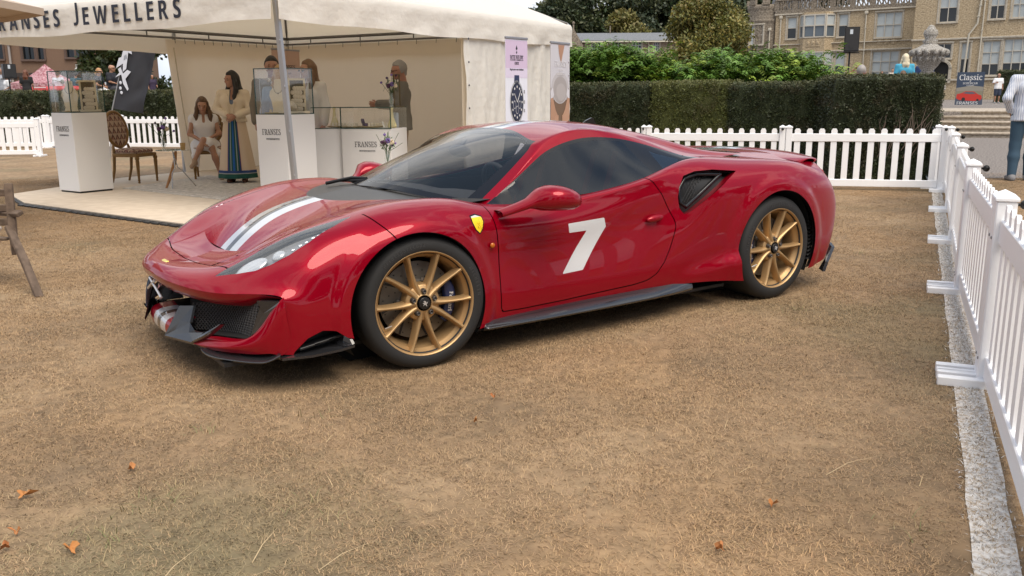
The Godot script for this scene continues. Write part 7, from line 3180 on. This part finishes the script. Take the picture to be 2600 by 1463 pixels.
func build_people() -> void:
	body_stock()
	var black := Color(.012, .010, .009)
	var brown := Color(.06, .032, .018)
	var blonde := Color(.42, .27, .12)
	var grey := Color(.26, .25, .24)
	var tan_ := Color(.36, .19, .12)
	# standing woman: cream jacket, long cream skirt with a striped front panel
	var cream := Color(.70, .60, .46)
	var ex := []
	var cm := mat(Color(.66, .52, .38), .85)
	ex.append(["skirt", skirt(1.06, .07, Vector2(.155, .13), Vector2(.30, .25), 9, .035), cm])
	var strips := [[1.18, 1.26, Color(.025, .06, .20)], [1.26, 1.34, Color(.012, .085, .065)], [1.34, 1.40, Color(.30, .33, .33)], [1.40, 1.50, Color(.012, .085, .065)], [1.50, 1.63, Color(.015, .10, .36)], [1.63, 1.73, Color(.012, .085, .065)], [1.73, 1.79, Color(.30, .33, .33)], [1.79, 1.87, Color(.012, .085, .065)], [1.87, 1.95, Color(.025, .06, .20)], [1.95, 1.98, Color(.22, .05, .03)], [1.15, 1.18, Color(.22, .05, .03)]]
	for q in strips:
		ex.append(["skirt_stripe", skirt(1.05, .075, Vector2(.155, .13), Vector2(.30, .25), 9, .035, q[0], q[1], .004, 8), mat(q[2], .85)])
	for q in [[.20, .16, Color(.025, .06, .20)], [.16, .145, Color(.35, .36, .34)], [.145, .072, Color(.012, .085, .065)]]:
		var ring := MB.new()
		for s in 2:
			var rows := []
			for y in [q[0], q[1]]:
				var u: float = pow((1.06 - y) / .99, .85)
				var r := Vector2(.155, .13).lerp(Vector2(.30, .25), u)
				var u2: float = (1.06 - y) / .99
				var line := PackedVector3Array()
				for k in 97:
					var w := TAU * k / 96
					var f := 1.0 + sin(w * 9 + u2 * 1.2) * .035 * u2 + sin(w * 4.5 + 1.0) * .021 * u2
					line.append(Vector3(cos(w) * (r.x * f + .0055 - s * .002), y, sin(w) * (r.y * f + .0055 - s * .002)))
				rows.append(line)
			ring.grid(rows, Vector2.ONE, s == 1, true)
		ex.append(["skirt_band", ring, mat(q[2], .85)])
	var lap := MB.new()
	lap.slab(arr([-.015, 1.06, .150, -.06, 1.40, .105, -.095, 1.44, .06, -.06, 1.28, .135]), Vector3(0, 0, .008))
	lap.slab(arr([.025, 1.06, .150, .055, 1.28, .135, .09, 1.44, .06, .055, 1.40, .105]), Vector3(0, 0, .008))
	ex.append(["lapel", lap, mat(Color(.74, .64, .50), .85)])
	person("dark haired woman in a cream jacket and long skirt with striped panel", Vector3(2.30, .042, -9.20), -.55, {
		"h": 1.68, "skin": Color(.40, .21, .14), "yaw": -.75, "nod": .05,
		"pose": {"le": Vector3(.28, 1.17, .02), "re": Vector3(-.28, 1.17, .02), "lw": Vector3(.065, 1.06, .20), "rw": Vector3(-.055, 1.08, .205)}, "lpalm": Vector3(0, -.3, -1), "rpalm": Vector3(0, -.3, -1),
		"hair": {"kind": "shoulder", "color": black},
		"wear": [{"name": "jacket", "kind": "top", "color": cream, "fat": .015, "hem": .97, "sleeve": 1.86, "neck": .22, "wide": 1.0, "cell": .013}, {"name": "blouse", "kind": "top", "color": Color(.12, .16, .24), "fat": .008, "sleeve": 0.0, "neck": .15}, {"name": "sandals", "kind": "shoes", "color": Color(.12, .05, .03), "high": .07}], "extra": ex})
	# seated woman in white
	var whitec := Color(.74, .73, .74)
	var sx := []
	var sk := [[Vector3(.08, .56, 0), Vector3(.05, .62, .40), .135, .085], [Vector3(-.08, .56, 0), Vector3(.02, .60, .38), .135, .09], [Vector3(.16, .55, .05), Vector3(.19, .42, .34), .09, .05], [Vector3(-.15, .55, .05), Vector3(-.17, .40, .30), .09, .055], [Vector3(-.17, .40, .30), Vector3(-.15, .25, .33), .055, .03], [Vector3(.19, .42, .34), Vector3(.24, .27, .30), .05, .028], [Vector3(.10, .50, .30), Vector3(.14, .33, .36), .06, .025]]
	person("seated woman with long brown hair in a white sleeveless shirt dress, legs crossed", Vector3(2.13, .032, -10.30), -.25, {
		"h": 1.70, "skin": Color(.40, .215, .14), "nod": .22, "yaw": -.05,
		"pose": {"pelvis": Vector3(0, .57, -.02), "waist": Vector3(0, .71, .0), "chest": Vector3(0, .90, .05), "neck": Vector3(0, 1.07, .075), "head": Vector3(0, 1.115, .12), "ls": Vector3(.165, 1.01, .06), "rs": Vector3(-.165, 1.01, .06), "le": Vector3(.24, .76, .10), "re": Vector3(-.24, .76, .14), "lw": Vector3(.08, .69, .28), "rw": Vector3(-.05, .64, .40),
			"lh": Vector3(.09, .55, 0), "rh": Vector3(-.09, .55, 0), "lk": Vector3(-.03, .66, .44), "rk": Vector3(.09, .54, .42), "la": Vector3(-.20, .34, .56), "ra": Vector3(.20, .095, .44), "lt": Vector3(-.25, .25, .66), "rt": Vector3(.21, .03, .58)}, "lpalm": Vector3(0, -1, 0), "rpalm": Vector3(0, -1, 0),
		"hair": {"kind": "long", "color": Color(.11, .06, .03)},
		"wear": [{"name": "dress_top", "kind": "top", "color": whitec, "fat": .012, "sleeve": .12, "neck": .13, "hem": .56, "cell": .013}, {"name": "dress_skirt", "kind": "bones", "bones": sk, "color": whitec, "k": .06}, {"name": "sandals", "kind": "shoes", "color": Color(.38, .27, .19), "flatcut": false, "fat": .004}], "extra": sx})
	# man in the grey jacket, in profile
	person("grey haired man in a grey jacket standing behind the jewellery counter", Vector3(4.15, .032, -7.15), -2.0, {
		"h": 1.80, "skin": Color(.38, .19, .13), "nod": .12, "brow": grey, "glasses": false,
		"pose": {"le": Vector3(.24, 1.16, .10), "re": Vector3(-.24, 1.16, .10), "lw": Vector3(.12, 1.17, .34), "rw": Vector3(-.12, 1.17, .34)}, "lpalm": Vector3(0, 0, -1),
		"hair": {"kind": "short", "color": grey},
		"wear": [{"name": "jacket", "kind": "top", "color": Color(.16, .15, .125), "fat": .028, "hem": .80, "sleeve": 1.9, "neck": .20, "wide": 1.15}, {"name": "shirt", "kind": "top", "color": Color(.66, .66, .68), "fat": .010, "sleeve": 0.0, "neck": .03}, {"name": "trousers", "kind": "trousers", "color": Color(.26, .19, .13), "fat": .02}, {"name": "shoes", "kind": "shoes", "color": Color(.04, .025, .018)}]})
	person("dark haired man in an olive jacket behind the glass case by the pole", Vector3(2.50, .032, -7.95), -.30, {
		"h": 1.86, "skin": Color(.34, .18, .12), "hair": {"kind": "short", "color": black},
		"wear": [{"name": "jacket", "kind": "top", "color": Color(.17, .145, .11), "fat": .028, "hem": .82, "sleeve": 1.9, "neck": .2, "wide": 1.15}, {"name": "shirt", "kind": "top", "color": Color(.62, .63, .66), "fat": .010, "sleeve": 0.0}, {"name": "trousers", "kind": "trousers", "color": Color(.05, .05, .055), "fat": .02}, {"name": "shoes", "kind": "shoes", "color": black}]})
	person("blonde woman in a blue and white blouse, back turned, behind the pole's glass case", Vector3(2.40, .032, -7.35), 2.6, {
		"h": 1.72, "cell": .02, "hair": {"kind": "shoulder", "color": blonde}, "face": false,
		"wear": [{"name": "blouse", "kind": "top", "color": Color(.28, .36, .52), "fat": .018, "sleeve": 1.2, "hem": .85}, {"name": "trousers", "kind": "trousers", "color": Color(.55, .54, .52), "fat": .015}, {"name": "shoes", "kind": "shoes", "color": tan_}]})
	person("woman with sunglasses and long fair brown hair in a white blouse, behind the glass case", Vector3(2.82, .032, -7.40), -1.0, {
		"h": 1.80, "hair": {"kind": "long", "color": Color(.16, .09, .045)}, "glasses": true, "yaw": -.35,
		"wear": [{"name": "blouse", "kind": "top", "color": Color(.62, .60, .56), "fat": .022, "sleeve": 1.85, "hem": .85, "neck": .1}, {"name": "trousers", "kind": "trousers", "color": Color(.50, .47, .42), "fat": .02}, {"name": "shoes", "kind": "shoes", "color": tan_}]})
	# man walking at the right edge
	var st := []
	person("man in a blue striped shirt and jeans, cut off by the right edge", Vector3(12.26, 0, -2.08), 2.25, {
		"h": 1.90, "cell": .018, "face": false, "hair": {"kind": "short", "color": brown},
		"pose": {"le": Vector3(.29, 1.16, -.10), "re": Vector3(-.29, 1.16, -.10), "lw": Vector3(.20, .98, .06), "rw": Vector3(-.20, .98, .06), "la": Vector3(.12, .085, -.05), "ra": Vector3(-.10, .085, .03)},
		"wear": [{"name": "shirt", "kind": "top", "color": Color(.50, .55, .66), "fat": .014, "sleeve": 1.9, "hem": .84, "striped": true}, {"name": "jeans", "kind": "trousers", "color": Color(.035, .075, .12), "fat": .022}, {"name": "trainers", "kind": "shoes", "color": Color(.20, .20, .21), "fat": .012}], "extra": st})
	# terrace and garden
	person("man in a white polo shirt and navy shorts walking on the terrace", Vector3(49.9, .74, -21.6), -.75, {
		"h": 1.66, "cell": .026, "skin": tan_, "hair": {"kind": "fringe", "color": grey}, "pose": {"re": Vector3(-.30, 1.16, .05), "rw": Vector3(-.22, 1.20, .24), "lk": Vector3(.10, .50, .06)},
		"wear": [{"name": "polo_shirt", "kind": "top", "color": Color(.74, .74, .76), "fat": .03, "sleeve": .75, "hem": .84, "wide": 1.2}, {"name": "shorts", "kind": "trousers", "color": Color(.03, .04, .07), "length": .95, "fat": .04}, {"name": "shoes", "kind": "shoes", "color": Color(.3, .3, .3)}]})
	person("grey haired man in a salmon shirt behind the hedge, one hand on his head", Vector3(15.45, .12, -7.15), 1.9, {
		"h": 1.80, "cell": .018, "skin": Color(.42, .19, .13), "hair": {"kind": "short", "color": Color(.30, .28, .27)},
		"pose": {"le": Vector3(.38, 1.50, .05), "lw": Vector3(.13, 1.72, .02)}, "lpalm": Vector3(0, -1, 0),
		"wear": [{"name": "shirt", "kind": "top", "color": Color(.52, .14, .12), "fat": .026, "sleeve": .8, "hem": .84, "wide": 1.15}, {"name": "trousers", "kind": "trousers", "color": Color(.2, .17, .13), "fat": .02}]})
	person("white blonde woman in a turquoise patterned top behind the hedge, back turned", Vector3(22.9, .72, -10.75), 2.4, {
		"h": 1.74, "cell": .022, "hair": {"kind": "shoulder", "color": Color(.62, .55, .40)}, "face": false,
		"wear": [{"name": "top", "kind": "top", "color": Color(.06, .34, .52), "fat": .03, "sleeve": .9, "hem": .84, "wide": 1.15}, {"name": "trousers", "kind": "trousers", "color": Color(.5, .5, .5), "fat": .02}]})
	person("man in a navy T-shirt half hidden behind the stone urn", Vector3(24.3, .72, -10.95), 2.3, {
		"h": 1.70, "cell": .022, "face": false, "hair": {"kind": "short", "color": brown}, "wear": [{"name": "t_shirt", "kind": "top", "color": Color(.02, .04, .12), "fat": .03, "sleeve": .7, "hem": .84, "wide": 1.2}, {"name": "trousers", "kind": "trousers", "color": Color(.1, .1, .12), "fat": .02}]})
	person("brown haired person whose head shows just above the hedge end block, below the blonde woman", Vector3(20.9, .30, -9.55), 2.4, {
		"h": 1.62, "cell": .024, "face": false, "hair": {"kind": "short", "color": Color(.12, .07, .04)}, "wear": [{"name": "top", "kind": "top", "color": Color(.05, .05, .06), "fat": .02, "sleeve": 1.0, "hem": .84}, {"name": "trousers", "kind": "trousers", "color": Color(.1, .1, .12), "fat": .02}]})
	var far := [
		["person in a white shirt nearest the manor's arched door", Vector3(81.4, 1.75, -44.0), 1.8, brown, Color(.74, .74, .74), "short", "fair"],
		["fair haired person in white by the manor's arched door, middle of three", Vector3(82.0, 1.75, -43.4), 1.65, blonde, Color(.6, .5, .4), "shoulder", ""],
		["person in a navy gilet and white sleeves, rightmost by the manor's arched door", Vector3(82.5, 1.75, -43.0), 1.8, black, Color(.04, .05, .07), "short", ""],
		["dark haired woman in black walking below the manor's large lower window", Vector3(63.4, 1.35, -37.7), 1.72, black, Color(.02, .02, .02), "long", ""],
		["person in pale clothes walking below the manor's large lower window, beside a woman in black", Vector3(64.2, 1.35, -37.3), 1.9, brown, Color(.62, .55, .48), "short", ""]]
	for q in far:
		person(q[0], q[1], -.9, {"h": q[2], "cell": .036, "face": false, "hair": {"kind": q[5], "color": q[3]}, "wear": [{"name": "top", "kind": "top", "color": q[4], "fat": .025, "sleeve": 1.5, "hem": .84}, {"name": "trousers", "kind": "trousers", "color": Color(.06, .06, .07), "fat": .02}]})
	# people beyond the far hedge on the left
	var sit := {"pelvis": Vector3(0, .57, -.02), "waist": Vector3(0, .71, .0), "chest": Vector3(0, .90, .03), "neck": Vector3(0, 1.07, .04), "head": Vector3(0, 1.115, .08), "ls": Vector3(.175, 1.01, .03), "rs": Vector3(-.175, 1.01, .03), "le": Vector3(.25, .78, .08), "re": Vector3(-.25, .78, .08), "lw": Vector3(.10, .70, .28), "rw": Vector3(-.10, .70, .28), "lh": Vector3(.09, .55, 0), "rh": Vector3(-.09, .55, 0), "lk": Vector3(.10, .55, .42), "rk": Vector3(-.10, .55, .42), "la": Vector3(.10, .10, .44), "ra": Vector3(-.10, .10, .44), "lt": Vector3(.11, .04, .58), "rt": Vector3(-.11, .04, .58)}
	person("fair haired woman in a navy top sitting on the wall left of the feather flag", Vector3(4.02, 1.06, -29.7), .9, {"h": 1.70, "cell": .028, "skin": tan_, "pose": sit, "hair": {"kind": "tail", "color": Color(.40, .22, .09)}, "wear": [{"name": "top", "kind": "top", "color": Color(.012, .016, .03), "fat": .018, "sleeve": .5, "hem": .56}, {"name": "skirt", "kind": "trousers", "color": Color(.7, .7, .7), "fat": .02, "length": .9}]})
	person("bald man in sunglasses and a navy shirt sitting close beside a fair haired woman", Vector3(4.42, 1.12, -29.6), .9, {"h": 1.80, "cell": .028, "skin": tan_, "pose": sit, "glasses": true, "wear": [{"name": "shirt", "kind": "top", "color": Color(.016, .018, .026), "fat": .03, "sleeve": .7, "hem": .56}, {"name": "trousers", "kind": "trousers", "color": Color(.05, .05, .06), "fat": .02}]})
	var left := [
		["brown haired man in a black T-shirt at the left edge, below the loudspeaker", Vector3(.30, .97, -27.5), 1.25, Color(.20, .10, .05), Color(.015, .015, .016), "short", 2.9],
		["person in a white T-shirt beside the man in black, below the loudspeaker", Vector3(.95, .92, -27.2), 1.18, Color(.25, .15, .08), Color(.72, .73, .76), "short", -1.4],
		["man in a grey shirt standing behind the white T-shirt, below the loudspeaker", Vector3(1.0, .97, -28.6), 1.35, Color(.3, .28, .27), Color(.32, .34, .38), "short", -.6],
		["woman with long auburn hair in a black top, standing left of the pink gazebo", Vector3(1.72, .97, -29.2), 1.30, Color(.13, .045, .02), Color(.015, .015, .016), "long", 2.8],
		["man in a white and navy top standing under the pink gazebo", Vector3(3.2, .97, -32.9), 1.36, Color(.10, .06, .04), Color(.60, .64, .72), "short", 2.6],
		["person in a teal jacket under the pink gazebo, right of the man in white", Vector3(3.75, .97, -32.5), 1.34, Color(.03, .025, .02), Color(.015, .07, .10), "short", 2.9],
		["dark clothed person standing far off beside the marquee's open side, near the tree", Vector3(9.0, .97, -43.5), 1.55, Color(.03, .025, .02), Color(.03, .02, .05), "shoulder", .2]]
	for q in left:
		person(q[0], q[1], q[6], {"h": q[2], "cell": .032, "face": false, "skin": tan_, "hair": {"kind": q[5], "color": q[3]}, "pose": {"lw": Vector3(.18, 1.02, .22)}, "wear": [{"name": "top", "kind": "top", "color": q[4], "fat": .022, "sleeve": .7, "hem": .84}, {"name": "trousers", "kind": "trousers", "color": Color(.03, .03, .04), "fat": .02}]})


# ---------------------------------------------------------------- things round the edges
func build_far() -> void:
	var black := mat(Color(.012, .012, .013), .45)
	# loudspeakers on stands
	for q in [[Vector3(17.85, .10, -9.15), -.75, "black loudspeaker on a tall stand above the hedge, in front of the manor", 2.26, .36, .60], [Vector3(.93, .97, -26.2), .3, "black loudspeaker on a stand at the left edge, in front of the brick building", .98, .36, .42]]:
		var o := thing("loudspeaker", q[2], "loudspeaker", q[0], q[1])
		var g := MB.new()
		g.prism(arr2([-q[4] / 2, -q[4] * .38, q[4] / 2, -q[4] * .38, q[4] * .34, q[4] * .42, -q[4] * .34, q[4] * .42]), q[5], Transform3D(Basis(Vector3.RIGHT, -PI / 2), Vector3(0, q[3], 0)))
		put("cabinet", g, black, o)
		var f := MB.new()
		f.box(Vector3(0, q[3] + q[5] * .5, q[4] * .39), Vector3(q[4] * .88, q[5] * .9, .012), Basis(), .004)
		f.box(Vector3(0, q[3] + q[5] * .22, q[4] * .40), Vector3(q[4] * .30, q[5] * .18, .012))
		put("grille", f, mat(Color(.02, .02, .022), .7), o)
		var lb := MB.new()
		lb.box(Vector3(-.02, q[3] + q[5] * .80, q[4] * .40), Vector3(.07, .11, .006))
		put("label_plate", lb, mat(Color(.55, .60, .65), .4), o)
		var p := MB.new()
		p.tube(PackedVector3Array([Vector3.ZERO, Vector3(0, q[3], 0)]), .022, 8)
		p.box(Vector3(0, q[3] - .02, 0), Vector3(.46, .025, .04))
		for i in 3:
			var a := TAU * i / 3
			p.tube(PackedVector3Array([Vector3(0, .45, 0), Vector3(cos(a) * .5, .01, sin(a) * .5)]), .012, 6)
		put("stand", p, black, o)
	# carved urn on its pedestal behind the hedge end
	var u := thing("stone_urn", "weathered carved stone urn with a lichened lid on top of a pedestal behind the hedge", "urn", Vector3(21.5, .72, -9.2))
	var st := world_tex(mat(Color.WHITE, .95), ramp_tex(256, .05, 201, [[.25, Color(.12, .105, .085)], [.5, Color(.28, .26, .23)], [.65, Color(.46, .45, .43)], [.8, Color(.60, .60, .59)]], 5), 2.2)
	bumps(st, .05, 2.2, 2.0, 203)
	var g := MB.new()
	g.box(Vector3(0, .30, 0), Vector3(.62, .80, .62), Basis(), .02)
	g.box(Vector3(0, .76, 0), Vector3(.76, .14, .76), Basis(), .03)
	put("pedestal", g, st, u)
	g = MB.new()
	g.lathe([Vector2(.30, .82), Vector2(.30, .88), Vector2(.17, .96), Vector2(.13, 1.10), Vector2(.20, 1.16), Vector2(.15, 1.22), Vector2(.26, 1.36), Vector2(.38, 1.56), Vector2(.40, 1.66), Vector2(.48, 1.72), Vector2(.47, 1.78), Vector2(.36, 1.82), Vector2(.24, 1.88), Vector2(.15, 1.95), Vector2(.20, 2.0), Vector2(.13, 2.07), Vector2(.17, 2.16), Vector2(.19, 2.22), Vector2(.13, 2.30), Vector2(.10, 2.36), Vector2(.06, 2.42), Vector2(0, 2.44)], 28)
	put("bowl", g, st, u)
	g = MB.new()
	for i in 14:
		var a := TAU * i / 14
		g.ball(Vector3(cos(a) * .45, 1.70, sin(a) * .45), Vector3(.075, .09, .075), 8)
		g.ball(Vector3(cos(a) * .37, 1.54, sin(a) * .37), Vector3(.06, .10, .05), 8)
	for i in 9:
		var a := TAU * i / 9
		g.ball(Vector3(cos(a) * .13, 2.24, sin(a) * .13), Vector3(.05, .08, .05), 6)
	kind(put("carving", g, st, u), "stuff")
	# event poster on the terrace
	var ps := thing("event_poster", "large blue event poster with a red sports car on it, leaning on the terrace", "poster", Vector3(38.5, .80, -17.1), atan2(-38.5 - 2.05, 17.1 + 4.67) + .15)
	ps.rotation.y = -1.02
	var W := 1.12
	var H := 1.46
	g = MB.new()
	g.box(Vector3(0, H / 2, -.02), Vector3(W, H, .03))
	put("board", g, mat(Color(.035, .055, .095), .5), ps)
	flat(ps, arr2([-W / 2 + .01, .30, W / 2 - .01, .30, W / 2 - .01, .62, -W / 2 + .01, .62]), -.004, Color(.22, .20, .14))
	flat(ps, arr2([-W / 2 + .01, .02, W / 2 - .01, .02, W / 2 - .01, .30, -W / 2 + .01, .30]), -.004, Color(.07, .085, .12))
	flat(ps, arr2([-W / 2 + .01, .62, W / 2 - .01, .62, W / 2 - .01, .80, .1, .86, -W / 2 + .01, .76]), -.004, Color(.26, .24, .20))
	flat(ps, arr2([-.52, .30, -.50, .48, -.30, .53, -.16, .61, .18, .60, .34, .48, .50, .42, .53, .28, .46, .20, .20, .17, -.20, .20, -.40, .22]), -.002, Color(.50, .03, .02))
	flat(ps, arr2([-.26, .52, -.14, .585, .15, .575, .28, .49, .0, .48]), -.0005, Color(.10, .10, .13))
	flat(ps, oval(-.22, .25, .075, .085, 18), .0, Color(.02, .02, .02))
	flat(ps, oval(.36, .22, .05, .05, 14), .0, Color(.02, .02, .02))
	shop_text(ps, "Classic", Vector3(0, 1.22, .0), .92, .26, Color(.75, .75, .75))
	shop_text(ps, "&", Vector3(0, 1.06, .0), .06, .08, Color(.75, .75, .75))
	shop_text(ps, "SUPERCAR", Vector3(0, .96, .0), .60, .09, Color(.75, .75, .75))
	shop_text(ps, "SUNDAY", Vector3(0, .86, .0), .30, .05, Color(.75, .75, .75))
	shop_text(ps, "FRANSES", Vector3(-.05, .08, .0), .86, .13, Color(.75, .75, .75), "Droid Sans")
	# feather flag
	var fl := thing("feather_flag", "tall black feather flag with white brush lettering leaning outside the marquee's open side", "flag", Vector3(1.93, 0, -17.35), -.55)
	g = MB.new()
	g.tube(arr([0, 0, 0, .12, 1.0, 0, .62, 2.6, 0, .80, 3.1, .02]), [.018, .016, .010, .006], 8)
	put("pole", g, mat(Color(.35, .36, .38), .4, .5), fl)
	g = MB.new()
	var nf := noise(.9, 211, 2)
	for s in 2:
		var rows := []
		for i in 15:
			var y := lerpf(1.12, 3.0, i / 14.0)
			var x0 := .12 + (y - 1.0) * .315
			var wd := .50 * smoothstep(3.1, 2.6, y) + .12
			var line := PackedVector3Array()
			for j in 9:
				var v := j / 8.0
				line.append(Vector3(x0 + wd * v + .04 * v, y - .12 * v, nf.get_noise_2d(v * 2.0, y * 1.2) * .10 * v - s * .004))
			rows.append(line)
		g.grid(rows, Vector2.ONE, s == 0)
	put("flag_cloth", g, mat(Color(.022, .024, .032), .7), fl)
	var wm := mat(Color(.55, .58, .66), .7)
	for poly in [[.30, 2.06, .46, 2.16, .44, 1.98, .52, 2.04, .60, 2.40, .68, 2.36, .66, 2.62, .52, 2.52, .44, 2.30, .38, 2.28], [.26, 1.86, .40, 1.92, .42, 1.72, .50, 1.56, .53, 1.60, .48, 1.82, .62, 1.98, .54, 2.02, .44, 1.94, .40, 2.08, .34, 2.04, .36, 1.96], [.48, 2.22, .56, 2.26, .56, 2.36, .50, 2.34]]:
		g = MB.new()
		g.prism(arr2(poly), .004, Transform3D(Basis(), Vector3(.045, -.05, .040)))
		put("lettering", g, wm, fl)
	for q in [[.375, 1.72], [.36, 1.60], [.375, 1.50]]:
		g = MB.new()
		g.ball(Vector3(q[0] + .03, q[1] - .03, .03), Vector3(.030, .038, .006), 10)
		put("lettering", g, wm, fl)
	# pink gazebo
	var gz := thing("gazebo", "pink patterned pop-up gazebo in front of the brick building", "gazebo", Vector3(3.1, .97, -35.2), .45)
	var pink := world_tex(mat(Color.WHITE, .8), ramp_tex(256, .03, 221, [[.40, Color(.26, .08, .10)], [.5, Color(.30, .10, .13)], [.56, Color(.52, .34, .36)]], 3), 1.1)
	pink.backlight_enabled = true
	pink.backlight = Color(.3, .2, .2)
	g = MB.new()
	var tp := Vector3(0, 1.72, 0)
	for i in 4:
		var a := Vector3(-.95, .98, .95).rotated(Vector3.UP, i * PI / 2)
		var b := Vector3(.95, .98, .95).rotated(Vector3.UP, i * PI / 2)
		var rows := []
		for k in 8:
			var t := k / 7.0
			var line := PackedVector3Array()
			for m in 7:
				var p := a.lerp(b, m / 6.0).lerp(tp, t)
				p.y -= sin(t * PI) * .13
				line.append(p)
			rows.append(line)
		g.grid(rows)
		g.quad(a - Vector3(0, .22, 0), b - Vector3(0, .22, 0), b, a)
	put("gazebo_canopy", g, pink, gz)
	for x in [-.93, .93]:
		for z in [-.93, .93]:
			g = MB.new()
			g.tube(arr([x, 0, z, x, .98, z]), .02, 6)
			put("gazebo_leg", g, mat(Color(.4, .4, .41), .4, .6), gz)
	# red pick-up bed and the pale car behind it
	var rt := thing("red_car", "bright red flat sided vehicle parked beyond the far hedge", "vehicle", Vector3(3.42, .97, -32.9), -.60)
	var redm := mat(Color(.46, .018, .016), .25)
	redm.clearcoat_enabled = true
	g = MB.new()
	var secs := []
	for q in [[-1.25, .62, .70], [-1.15, .38, .80], [-.2, .35, .84], [.6, .35, .84], [1.0, .36, .82], [1.18, .50, .74]]:
		var line := PackedVector3Array()
		for p in [Vector2(-.45, q[1]), Vector2(-.47, q[2] - .12), Vector2(-.42, q[2]), Vector2(.42, q[2]), Vector2(.47, q[2] - .12), Vector2(.45, q[1])]:
			line.append(Vector3(q[0], p.y, p.x * -1.0))
		secs.append(line)
	g.grid(secs, Vector2.ONE, true)
	put("vehicle_body", g, redm, rt)
	g = MB.new()
	g.box(Vector3(-.72, .79, .476), Vector3(.45, .035, .012))
	put("vehicle_badge", g, mat(Color(.6, .6, .6), .4), rt)
	g = MB.new()
	g.box(Vector3(-.85, .52, .55), Vector3(.22, .30, .18), Basis(), .02)
	put("red_box", g, mat(Color(.60, .01, .015), .4), rt)
	for x in [-.75, .75]:
		g = MB.new()
		g.xf = Transform3D(Basis(Vector3.RIGHT, PI / 2), Vector3(x, .18, .40))
		g.lathe([Vector2(0, 0), Vector2(.17, 0), Vector2(.18, .05), Vector2(.18, .12), Vector2(0, .12)], 16)
		put("wheel", g, black, rt)
	var pc := thing("pale_car", "pale silver car parked behind the red vehicle, only its roof and tail showing", "car", Vector3(4.55, .97, -33.2), -.62)
	g = MB.new()
	secs = []
	for q in [[-1.3, .55, .6], [-1.0, .35, .80], [-.5, .35, 1.0], [.2, .35, 1.0], [.7, .35, .78], [1.15, .35, .66], [1.3, .45, .55]]:
		var line := PackedVector3Array()
		for p in [Vector2(-.5, q[1]), Vector2(-.52, lerpf(q[1], q[2], .6)), Vector2(-.40, q[2]), Vector2(.40, q[2]), Vector2(.52, lerpf(q[1], q[2], .6)), Vector2(.5, q[1])]:
			line.append(Vector3(q[0], p.y, -p.x))
		secs.append(line)
	g.grid(secs, Vector2.ONE, true)
	put("car_body", g, mat(Color(.50, .52, .54), .25, .3), pc)
	g = MB.new()
	g.slab(arr([-.75, .74, .515, .42, .74, .515, .12, .93, .46, -.45, .93, .46]), Vector3(0, 0, .01))
	put("car_window", g, mat(Color(.02, .025, .03), .05), pc)
	var tb := thing("food_van", "dark serving hatch of a van at the left edge, behind the loudspeaker", "van", Vector3(.2, .97, -30.5), .5)
	g = MB.new()
	g.box(Vector3(-.5, .55, 0), Vector3(1.3, 1.1, .8), Basis(), .04)
	put("van_body", g, mat(Color(.03, .03, .032), .5), tb)
	g = MB.new()
	g.box(Vector3(-.5, 1.14, .25), Vector3(1.35, .09, 1.0), Basis(), .03)
	put("van_awning", g, mat(Color(.40, .42, .46), .4), tb)
	# red stand behind the fence corner
	var rs := thing("red_stand", "red metal stand with a slanting white tube behind the fence, near the corner", "stand", Vector3(11.25, 0, -3.15), .6)
	g = MB.new()
	g.box(Vector3(0, .40, 0), Vector3(.10, .80, .07), Basis(Vector3.BACK, .04), .012)
	g.box(Vector3(0, .04, 0), Vector3(.22, .06, .30), Basis(), .012)
	put("frame_tube", g, mat(Color(.38, .012, .014), .4), rs)
	g = MB.new()
	g.tube(arr([.02, .14, .08, -.35, .02, .12]), .014, 6)
	g.tube(arr([-.05, .78, .02, -.16, .98, .02]), .016, 6)
	put("tube", g, mat(Color(.55, .62, .68), .3, .4), rs)
	# cream parasols and fallen leaves
	var lf := [[-1.85, 1.43, .085, "large curled orange leaf at the left, farthest up of the lower left leaves"], [-1.50, 1.41, .06, "small orange leaf right of the large curled one, lower left lawn"], [-1.90, 1.71, .05, "small orange leaf at the left edge, above the bottom left corner"], [-1.94, 1.80, .06, "orange leaf cut off by the left edge of the photo"], [-1.78, 1.92, .075, "orange brown leaf nearest the bottom left corner, on greener grass"], [.18, 2.96, .065, "rusty brown oak leaf on the lawn at the lower right"], [-.18, 3.06, .05, "small rusty leaf on the lawn at the lower right, nearest the camera"], [.02, 1.53, .035, "tiny brown leaf in the middle of the lawn, farther one"], [-.21, 1.74, .04, "tiny brown leaf in the middle of the lawn, nearer one"]]
	var k := 0
	for q in lf:
		var o := thing("fallen_leaf", q[3], "leaf", Vector3(q[0], .012, q[1]), k * 1.3, "fallen leaves on the lawn")
		g = MB.new()
		var s: float = q[2] * .82
		var pts := []
		for i in 18:
			var a := TAU * i / 18
			var r := s * (.36 + .14 * cos(a * 5.0 + k)) * (1.0 + .35 * cos(a))
			pts.append(Vector3(cos(a) * r, .010 + .012 * sin(a * 2.0 + k) + s * .05 * absf(sin(a)), sin(a) * r * .62))
		for i in 18:
			var a: Vector3 = pts[i]
			var b: Vector3 = pts[(i + 1) % 18]
			g.tri(Vector3(0, .006, 0), b, a)
			g.tri(Vector3(0, .0045, 0), a - Vector3(0, .0015, 0), b - Vector3(0, .0015, 0))
		put("leaf_blade", g, mat(Color(.46, .20, .06).lerp(Color(.30, .09, .03), .2 * (k % 4)), .7), o)
		k += 1
